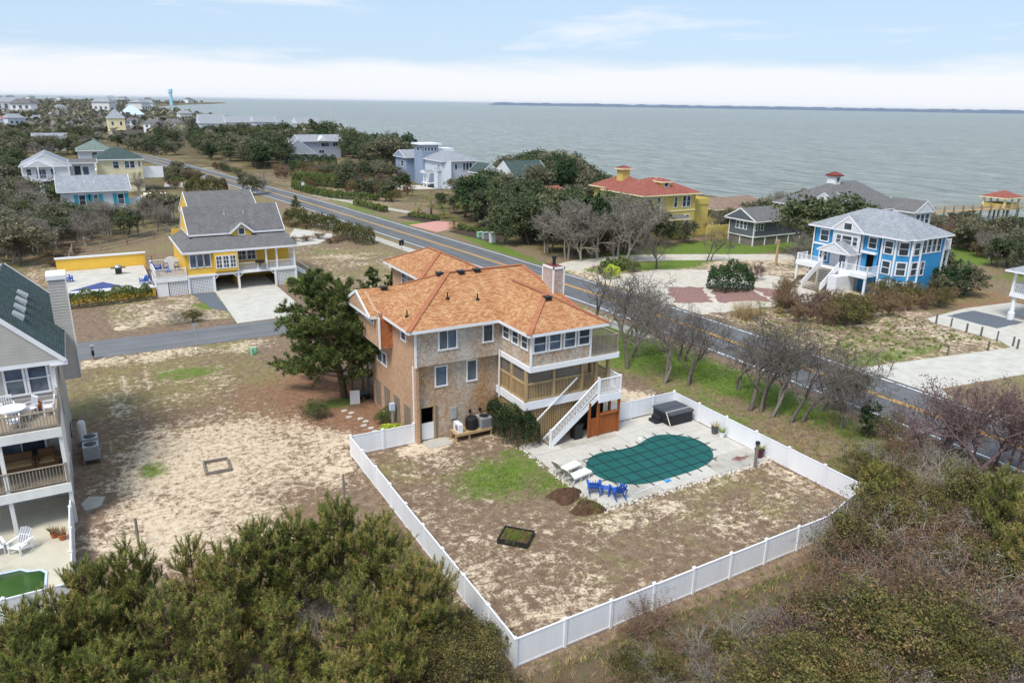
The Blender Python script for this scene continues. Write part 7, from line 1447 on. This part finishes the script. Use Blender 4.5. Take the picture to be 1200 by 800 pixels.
GS = [('shrub_1', 'rounded_shrub', 'dark rounded shrub beside the yellow green one', (62.3, 76.2), .75), ('far_brush_1', 'bare_bush', 'bare purplish bush behind the round juniper', (73.7, 66), .75), ('far_brush_0', 'bare_bush', 'small bare bush in front of the blue house stair', (70.8, 58.5), .7), ('brush_1', 'grey_bush', 'grey twiggy bush on the grass by the side street', (6.9, 77.3), (.95, .8, .75)), ('shrub_0', 'grey_bush', 'olive twiggy bush on the grass by the side street', (8.2, 77.2), (.7, .7, .6)), ('shrub_1', 'rounded_shrub', 'dark rounded shrub in the pine straw near the pine', (12.3, 47.9), .62), ('brush_2', 'rounded_shrub', 'reddish shrub in the pine straw near the pine', (12.0, 49.0), .6), ('shrub_1', 'rounded_shrub', 'small rounded green shrub against the lattice openings', (16.0, 45.4), .5), ('cedar_1', 'rounded_shrub', 'dark clipped shrub beside the yellow house carport', (20.2, 86.2), (.35, .35, .3))]
for key, nm, lb, (u, v), s_ in GS: plant(key, nm, lb, 'shrub', (u, v, 0), u, s_)
hedge('large round dark juniper on the red mulch island', [(65.9, 63.7), (68.1, 63.4)], 4.0, 3.0, 'juniper', 75, .12, 'juniper_bush', 'shrub', 30, round_=.8); hedge('low yellow green shrub at the shingle house corner', [(15.7, 43.9), (16.3, 43.6)], .9, .5, 'bright_shrub', 320, .05, 'bright_shrub', 'shrub', 31); hedge('bright yellow green shrub beside the pale verge beyond the road', [(57.2, 74.7), (58.2, 75)], 1.6, 1.4, 'bright_shrub', 120, .09, 'bright_shrub', 'shrub', 32); hedge('yellow green shrub at the yellow house steps', [(20.6, 88), (21.2, 88.2)], 1.3, .9, 'bright_shrub', 120, .09, 'bright_shrub', 'shrub', 33)
for k, (u, v) in enumerate(((61.3, 53.6), (63.6, 53.2))): plant('palm_low', 'yucca', ('spiky green yucca nearer the pampas grass', 'spiky green yucca nearer the reddish brush')[k], 'yucca', (u, v, 0), k, .62)
pg_ = tufts('pampas_grass', 'tall pale pampas grass clump on the far road verge', 'grass', np.array([[58.8, 53.4, 0]]) + r_.normal(0, .25, (14, 3)) * (1, 1, 0), 2.0, 40, 'dry_grass', 3, .02)
# beyond the road: grey trees, palms and the dense evergreen belt
for k, (px, py, s_, key) in enumerate(((665, 303, 1.25, 'grey_tree_0'), (681, 306, 1.05, 'grey_tree_1'), (735, 306, 1.45, 'grey_tree_1'), (722, 300, 1.35, 'grey_tree_0'), (700, 303, 1.25, 'grey_tree_1'), (640, 296, 1.0, 'grey_tree_0'))): plant(key, 'grey_tree', 'hazy grey leafless tree in the belt beyond the road in front of the villa', 'tree', at(px, py), k * 2.2, s_, 'grey trees in front of the villa')
for k, (u, v, s_) in enumerate(((74, 92, 1.15), (76.5, 90.5, 1.1), (72, 95, 1.25), (79.5, 90, .62), (84, 90.3, .6), (70, 88, 1.1))): plant('oak_%d' % (k % 3), 'screen_tree', 'evergreen screening the foot of the yellow stucco villa', 'tree', (u, v, 0), k, s_, 'evergreens screening the villa')
for k, (u, v, s_) in enumerate(((66.8, 76.9, 1.0), (76.8, 77.5, .95))): plant('bare_tree_2', 'forked_tree', ('dark forked bare tree beside the pale lane', 'pruned bare tree on the green lawn before the grey cottage')[k], 'tree', (u, v, 0), k * 2, s_)
for k, (px, py, s_) in enumerate(((505, 254, 1.1), (560, 245, 1.6), (532, 268, 1.0), (545, 255, 1.2), (490, 250, .9), (520, 256, 1.1))): plant('palm' if k % 2 < 2 and k in (0, 1, 3) else 'palm_low', 'palm_tree', 'shaggy fan palm in the planting beside the brick apron', 'palm', at(px, py), k, s_, 'palms by the brick apron')
HS = [(78, 93, 50, 66), (73, 114, 90, 117), (90, 104, 82, 90), (104, 125, 72, 94), (79, 92, 174, 207), (84, 98, 148, 172), (64, 92, 274, 303), (78, 89, 125, 136), (-10, 5, 183, 201), (1, 19, 196, 245), (-3, 11, 147, 160), (-14, 0, 358, 405), (9, 23, 86, 117), (-4, 24, 74, 122), (60, 122, 465, 572), (20, 36, 438, 532), (-42, -28, 498, 516), (43, 64, 778, 798), (-95, -34, 1030, 1064), (61, 81, 175, 195), (22, 34, 180, 200), (55, 80, 54, 77), (70, 112, 68, 92)]
scatter(60, [(545, 240), (600, 222), (640, 226), (705, 232), (715, 285), (690, 302), (640, 304), (590, 288), (555, 262)], ['oak_0', 'oak_1', 'cedar_0', 'cedar_1', 'oak_2'], (5, 8), NAT, 'evergreen_tree', 'tree in the belt between the brick apron and the villa', 'tree', 'evergreen belt beyond the road', 11, .33, HS)
scatter(12, [(478, 246), (560, 240), (590, 262), (520, 252)], ['oak_0', 'cedar_1', 'shrub_1'], (2.5, 4), NAT, 'garden_evergreen', 'shrub behind the palms beside the brick apron', 'shrub', 'evergreens behind the palms', 12, .5, HS)
scatter(30, [(560, 225), (640, 210), (700, 222), (640, 235)], ['oak_0', 'oak_2', 'cedar_0', 'oak_1'], (6, 9), NAT, 'shore_tree', 'tree crowding round the green roofed house by the water', 'tree', 'trees round the green roofed house', 13, .4, HS)
scatter(24, [(800, 262), (960, 258), (960, 268), (830, 275)], ['oak_1', 'cedar_1', 'far_brush_1', 'bare_tree_1', 'grey_tree_0'], (4, 7), NAT, 'shore_tree', 'tree by the water between the villa and the grey roofed house', 'tree', 'shore trees behind the cottage', 14, .5, [(73, 114, 95, 117), (90, 103, 82, 90), (104, 125, 72, 94)])
plant('oak_0', 'broad_evergreen', 'broad flat topped evergreen between the grey cottage and the blue house', 'tree', (92.5, 73.5, 0), 1.0, (1.6, 1.6, 1.5)); plant('oak_2', 'broad_evergreen', 'second broad evergreen crown touching the grey roofed house', 'tree', (99, 71.5, 0), 2.0, (1.5, 1.5, 1.4)); plant('grey_tree_0', 'grey_tree', 'pale bare tree beside the blue house gable', 'tree', (84.5, 68.5, 0), 0, .7)
scatter(12, [(900, 262), (1000, 252), (1010, 262), (920, 270)], ['plum_tree_0', 'grey_tree_1', 'oak_1'], (5, 7.5), NAT, 'shore_tree', 'tree by the water behind the broad evergreens', 'tree', 'bare shore trees', 15, .4, HS)
scatter(34, [(905, 352), (960, 352), (1000, 358), (1060, 352), (1100, 340), (1105, 362), (1050, 372), (960, 388), (915, 376)], ['far_brush_0', 'far_brush_1', 'far_brush_0', 'far_brush_0', 'shrub_0'], (2.0, 3.2), NAT, 'border_shrub', 'shrub in the border below the blue house', 'shrub', 'brush below the blue house', 16, .5, [(79, 92, 50.5, 66)])
scatter(26, [(1085, 318), (1115, 330), (1135, 350), (1110, 352), (1085, 340)], ['cedar_0', 'cedar_1', 'far_brush_1', 'oak_1'], (2.5, 4.5), NAT, 'side_shrub', 'shrub beside the sea side flank of the blue house', 'shrub', 'shrubs right of the blue house', 17, .4, [(79, 92, 50.5, 66)])
scatter(46, [(1075, 262), (1200, 285), (1200, 330), (1150, 305), (1100, 285)], ['far_brush_0', 'plum_tree_1', 'grey_tree_1', 'oak_1', 'cedar_1'], (3, 5.5), NAT, 'shore_scrub', 'scrub between the blue house lawn and the water', 'shrub', 'shore scrub on the right', 18, .4, HS)
# woods on the left
scatter(85, [(0, 212), (20, 236), (66, 248), (160, 252), (206, 256), (208, 270), (190, 280), (120, 296), (80, 304), (0, 316)], ['oak_1', 'grey_tree_0', 'grey_tree_1', 'oak_0', 'grey_tree_1', 'grey_tree_0', 'bare_tree_1'], (4.2, 6.8), NAT, 'wood_tree', 'tree in the wood behind the pool terrace', 'tree', 'wood behind the pool terrace', 21, .36, HS + [(-3, 15, 104, 126), (3, 15, 120, 130)])
scatter(70, [(0, 165), (30, 158), (130, 168), (100, 182), (70, 184), (24, 192), (20, 225), (0, 240)], ['oak_0', 'oak_1', 'oak_1', 'grey_tree_1', 'grey_tree_0'], (5, 8), NAT, 'wood_tree', 'tree in the wood round the white balcony house', 'tree', 'wood round the white houses', 22, .36, HS)
plant('grey_tree_1', 'garden_tree', 'spreading pale bare tree beside the turquoise shuttered cottage', 'tree', at(165, 232), 1, (.95, .95, .85))
scatter(75, [(176, 168), (330, 158), (335, 196), (300, 202), (255, 190), (205, 178)], ['oak_0', 'oak_2', 'cedar_0', 'oak_1', 'grey_tree_0', 'oak_0'], (5.5, 9), NAT, 'roadside_tree', 'tree in the wood along the far bend of the road', 'tree', 'wood along the far road bend', 23, .38, HS)
scatter(60, [(300, 172), (400, 172), (480, 186), (486, 200), (440, 198), (405, 188), (330, 182)], ['oak_0', 'oak_2', 'oak_1', 'cedar_0'], (6, 10), NAT, 'shore_tree', 'tree by the water round the slate blue house', 'tree', 'shore trees round the slate blue house', 24, .38, HS)
for k, (px, py, h) in enumerate(((336, 176, 13), (368, 174, 14), (384, 174, 13.5), (352, 175, 11), (312, 177, 12), (300, 178, 10))): p = at(px, py); plant('pine_mid' if k % 2 else 'oak_0', 'tall_pine', 'tall dark pine standing against the water behind the slate blue house', 'pine tree', p, k, h / (7 if k % 2 else 6) * .9, 'tall pines against the water')
scatter(26, [(395, 205), (480, 210), (480, 224), (430, 232), (400, 220)], ['far_brush_0', 'far_brush_1', 'cedar_1', 'oak_1'], (3.5, 6), NAT, 'verge_shrub', 'shrub between the far hedges and the light blue house', 'shrub', 'brown shrubs before the light blue house', 25, .4, HS)
scatter(22, [(330, 195), (400, 200), (395, 212), (340, 205)], ['far_brush_0', 'far_brush_1', 'shrub_1'], (2, 4), NAT, 'garden_shrub', 'low shrub in the garden before the slate blue house', 'shrub', 'garden shrubs before the slate blue house', 26, .4, HS)
for k, (px, py, h) in enumerate(((310, 228, 4.5), (325, 226, 5), (300, 222, 4))): plant(('oak_1', 'grey_tree_1', 'cedar_1')[k], 'verge_tree', ('olive tree crown over the road just past the yellow house', 'grey bare tree over the road past the yellow house', 'small evergreen at the road past the yellow house')[k], 'tree', at(px, py) - (3, 0, 0), k, h / NAT[('oak_1', 'grey_tree_1', 'cedar_1')[k]])
plant('pine_mid', 'small_pine', 'small bright pine at the road edge beyond the yellow house', 'pine tree', at(347, 247), 0, .42)
scatter(16, [(190, 205), (240, 196), (262, 205), (225, 210), (205, 228)], ['shrub_1', 'oak_1', 'far_brush_0'], (1.5, 2.8), NAT, 'front_shrub', 'small shrub by the road in front of the cream house', 'shrub', 'garden shrubs by the cream house', 27, .6, HS)
scatter(60, [(205, 196), (260, 198), (330, 222), (300, 226), (250, 214), (206, 208)], ['far_brush_0', 'oak_1', 'far_brush_1', 'shrub_1', 'grey_tree_1', 'cedar_1'], (1.6, 3.6), NAT, 'roadside_shrub', 'shrub on the verge between the cream house and the road bend', 'shrub', 'verge shrubs at the road bend', 41, .5, HS)
scatter(70, [(300, 196), (420, 204), (480, 226), (470, 240), (400, 226), (330, 212)], ['far_brush_0', 'far_brush_1', 'oak_1', 'far_brush_0', 'shrub_0', 'cedar_1'], (1.8, 4.0), NAT, 'roadside_shrub', 'shrub on the far verge below the slate blue house', 'shrub', 'verge shrubs below the slate blue house', 42, .42, HS)
scatter(60, [(40, 176), (200, 168), (210, 186), (190, 196), (150, 182), (100, 190)], ['oak_1', 'oak_0', 'grey_tree_1', 'grey_tree_0', 'cedar_1'], (3.5, 6.5), NAT, 'village_tree', 'tree between the bungalows and the cream house', 'tree', 'village trees near the bungalows', 43, .4, HS)
# heaps of brown brush beside the yellow house and on the bank
for k, (px, py, w_) in enumerate(((345, 283, 1), (360, 282, 1), (372, 279, 1), (385, 285, .9), (395, 283, .9), (330, 262, .9), (345, 266, 1), (360, 268, .8))): p = at(px, py); plant('far_brush_0', 'brush_heap', 'flattened heap of brown dead brush beside the yellow house drive', 'brush', p, k, (.7 * w_, .7 * w_, .28), 'brush heaps by the drive')
for k, (px, py) in enumerate(((90, 296), (60, 300), (78, 318), (70, 305), (45, 296), (62, 312))): plant('far_brush_0', 'dune_brush', 'low tan brush on the dune west of the pool terrace', 'brush', at(px, py), k, (.8, .8, .3), 'low dune brush')

# grass and ground cover
g_ = np.random.default_rng(33)
def pts(n, x0, x1, y0, y1): return np.column_stack([g_.uniform(x0, x1, n), g_.uniform(y0, y1, n), np.zeros(n)])
dn = pts(900, 57, 74.4, 36.6, 53); dn = dn[(dn[:, 1] > 37.2 + (74.4 - dn[:, 0]) * .0) & (np.sin(dn[:, 0] * 1.3) + np.sin(dn[:, 1] * 1.1 + dn[:, 0]) > -.9)][:520]
tufts('dune_grass', 'scattered green grass tufts on the tan dune patch', 'grass', dn, .24, 16, 'grass_blade', 1, .025)
tufts('verge_grass', 'short green grass growing under the bare roadside trees', 'grass', np.concatenate([pts(1500, 36.5, 46.3, 30, 62), np.column_stack([g_.normal(43, 1.6, 1500), g_.normal(46, 9, 1500), np.zeros(1500)])]), .14, 5, 'grass_blade', 2, .016)
yd = np.concatenate([np.column_stack([g_.normal(19.3, 1.5, 700), g_.normal(34.6, 1.4, 700), np.zeros(700)]), np.column_stack([g_.normal(21.2, 1, 250), g_.normal(32.6, 1, 250), np.zeros(250)])]); tufts('lawn_grass', 'worn patch of short green grass in the pool yard', 'grass', yd, .09, 5, 'grass_blade', 3, .012)
tufts('bed_grass', 'green grass growing in the black framed garden bed', 'grass', np.column_stack([16.9 + g_.normal(0, .32, 130), 28.55 + g_.normal(0, .32, 130), np.full(130, .2)]), .16, 6, 'grass_blade', 4, .012)
wd = np.concatenate([pts(260, 13, 35, 21.5, 28.5), pts(240, -1.5, 12, 40, 69)]); tufts('weeds', 'scattered dry weeds on the sandy yards', 'weeds', wd, .16, 9, 'dry_grass', 5, .012)
tufts('front_litter', 'dry grass and weeds on the ground outside the white fence', 'weeds', np.concatenate([pts(1300, 8, 36, 12, 20.5), pts(700, 36.2, 46, 12, 32), pts(500, -3, 12, 14, 34)]), .28, 8, 'dry_grass', 6, .016)
tufts('front_weeds', 'green weeds on the ground outside the white fence', 'weeds', np.concatenate([pts(900, 8, 36, 12, 20.5), pts(500, 36.2, 46, 12, 30)]), .26, 8, 'grass_blade', 7, .016)
tufts('pile_weeds', 'green weeds sprouting from the mulch pile', 'weeds', np.column_stack([21.9 + g_.normal(0, .35, 60), 29.35 + g_.normal(0, .3, 60), np.full(60, .25)]), .2, 7, 'grass_blade', 8, .014)

fl_ = [((12.5, 21), (12.7, 41), .18), ((12.5, 20.9), (31, 21.2), .22), ((31, 21.2), (35.3, 22.4), .22), ((35.3, 22.6), (35.4, 28.6), .2), ((12.2, 21), (12.4, 41), .2), ((35.8, 23), (35.8, 38), .2)]
cc_ = np.concatenate([np.column_stack([np.linspace(a[0], b_[0], 110) + g_.normal(0, w_, 110), np.linspace(a[1], b_[1], 110) + g_.normal(0, w_, 110), np.zeros(110)]) for a, b_, w_ in fl_]); cc_ = cc_[g_.random(len(cc_)) < .55]
tufts('fence_weeds', 'dry weeds along the foot of the white fence', 'weeds', cc_, .2, 9, 'dry_grass', 9, .013)
m_ = MB(); lp = np.concatenate([pts(1500, -2, 12.2, 36, 69), pts(1300, 12.8, 35, 21.2, 28.6), pts(500, 13, 22, 29, 41), pts(900, 10, 16.5, 44, 58)]); lp[:, 2] = .012; leaves(m_, g_, lp, .045, 0, .6); tag(stuff(m_.build('leaf_litter', 'brown_leaf', uv=False)), 'scattered dry leaves on the sandy lot and yard', 'leaves')
# far headland: woods as one mass, distant houses one by one
m_ = MB(); cen = []
for k in range(5200):
    v = 420 * (9.0 ** g_.random()); lim = shore(v) - 12; u = lim - abs(g_.normal(0, 1)) * v * .28 if g_.random() < .5 else g_.uniform(-v * .62, lim)
    if any(a[0] - 6 < u < a[1] + 6 and a[2] - 10 < v < a[3] + 4 for a in HS) or abs(np.interp(v, ROAD[:, 1], ROAD[:, 0]) - u) < 8: continue
    cen.append((u, v, 0))
cen = np.array(cen); hh = g_.uniform(3.5, 7.5, len(cen)) * (1 + cen[:, 1] / 4000); C = np.repeat(cen, 14, 0); H9 = np.repeat(hh, 14); d = unit(g_.normal(size=C.shape)); d[:, 2] = np.abs(d[:, 2]); C = C + d * np.column_stack([H9 * .55, H9 * .55, H9 * .75]) + np.column_stack([0 * H9, 0 * H9, H9 * .15])
for half, mt, lb in ((0, 'oak_olive', 'distant dull green woods covering the headland'), (1, 'grey_twig_leaf', 'distant grey leafless woods mixed through the headland')):
    m_ = MB(); pick = np.repeat(np.arange(len(cen)) % 2 == half, 14); leaves(m_, g_, C[pick], H9[pick] * .27, .8, .8); tag(stuff(m_.build('far_woods', mt, uv=False)), lb, 'woods')
fh_ = []
for k in range(3):
    q = MB(); q.cur = 0; q.box(-6, 6, -5, 5, 0, 7 + k); q.cur = 1; q.add([(-6.6, -5.6, 7 + k), (6.6, -5.6, 7 + k), (6.6, 5.6, 7 + k), (-6.6, 5.6, 7 + k), (-3 * (k > 0) - 3.6 * (k == 0), 0, 10 + k), (3.6, 0, 10 + k)], [(0, 1, 5, 4), (2, 3, 4, 5), (3, 0, 4), (1, 2, 5)])
    q.cur = 2
    for x in (-3.5, 0, 3.5): q.box(x - .8, x + .8, -5.05, -5.0, 4, 5.8); q.box(x - .8, x + .8, -5.06, -5.0, 1, 2.6)
    fh_.append(q.mesh('far_house', [('white_paint', 'pale_grey_siding', 'white_trim_dirty')[k], ('roof_grey', 'roof_pale_grey', 'roof_pale_grey')[k], 'glass_grey']))
n = 0
while n < 170:
    v = g_.uniform(900, 3600) if n < 110 else g_.uniform(480, 1300); u = g_.uniform(-.62 * v, min(shore(v) - 25, 500)); x_ = (u, v)
    o = bpy.data.objects.new('far_house', fh_[n % 3]); COL.objects.link(o); o.location = (u, v, 1.5); s_ = g_.uniform(.8, 1.5) * (1 + v / 6000) if n < 110 else g_.uniform(.55, .85); o.scale = (s_, s_, s_ * .95); o.rotation_euler = (0, 0, g_.normal(0, .4)); tag(o, 'small pale house on the far wooded headland', 'house', 'distant houses on the headland'); n += 1

# ---------------------------------------------------------------- air
hz = MB().box(-22000, 92000, -22000, 92000, -11.5, 62).build('haze', 'white_paint', uv=False); hz['kind'] = 'stuff'
hm = bpy.data.materials.new('haze_air'); hm.use_nodes = True; hn = hm.node_tree; hn.nodes.clear(); ho = hn.nodes.new('ShaderNodeOutputMaterial'); hv = hn.nodes.new('ShaderNodeVolumePrincipled'); hv.inputs['Density'].default_value = 2.2e-5; hv.inputs['Color'].default_value = (.86, .92, 1.0, 1); hn.links.new(hv.outputs[0], ho.inputs['Volume'])
hz.data.materials.clear(); hz.data.materials.append(hm)
tag(hz, 'thin sea haze softening the far shore', 'haze')
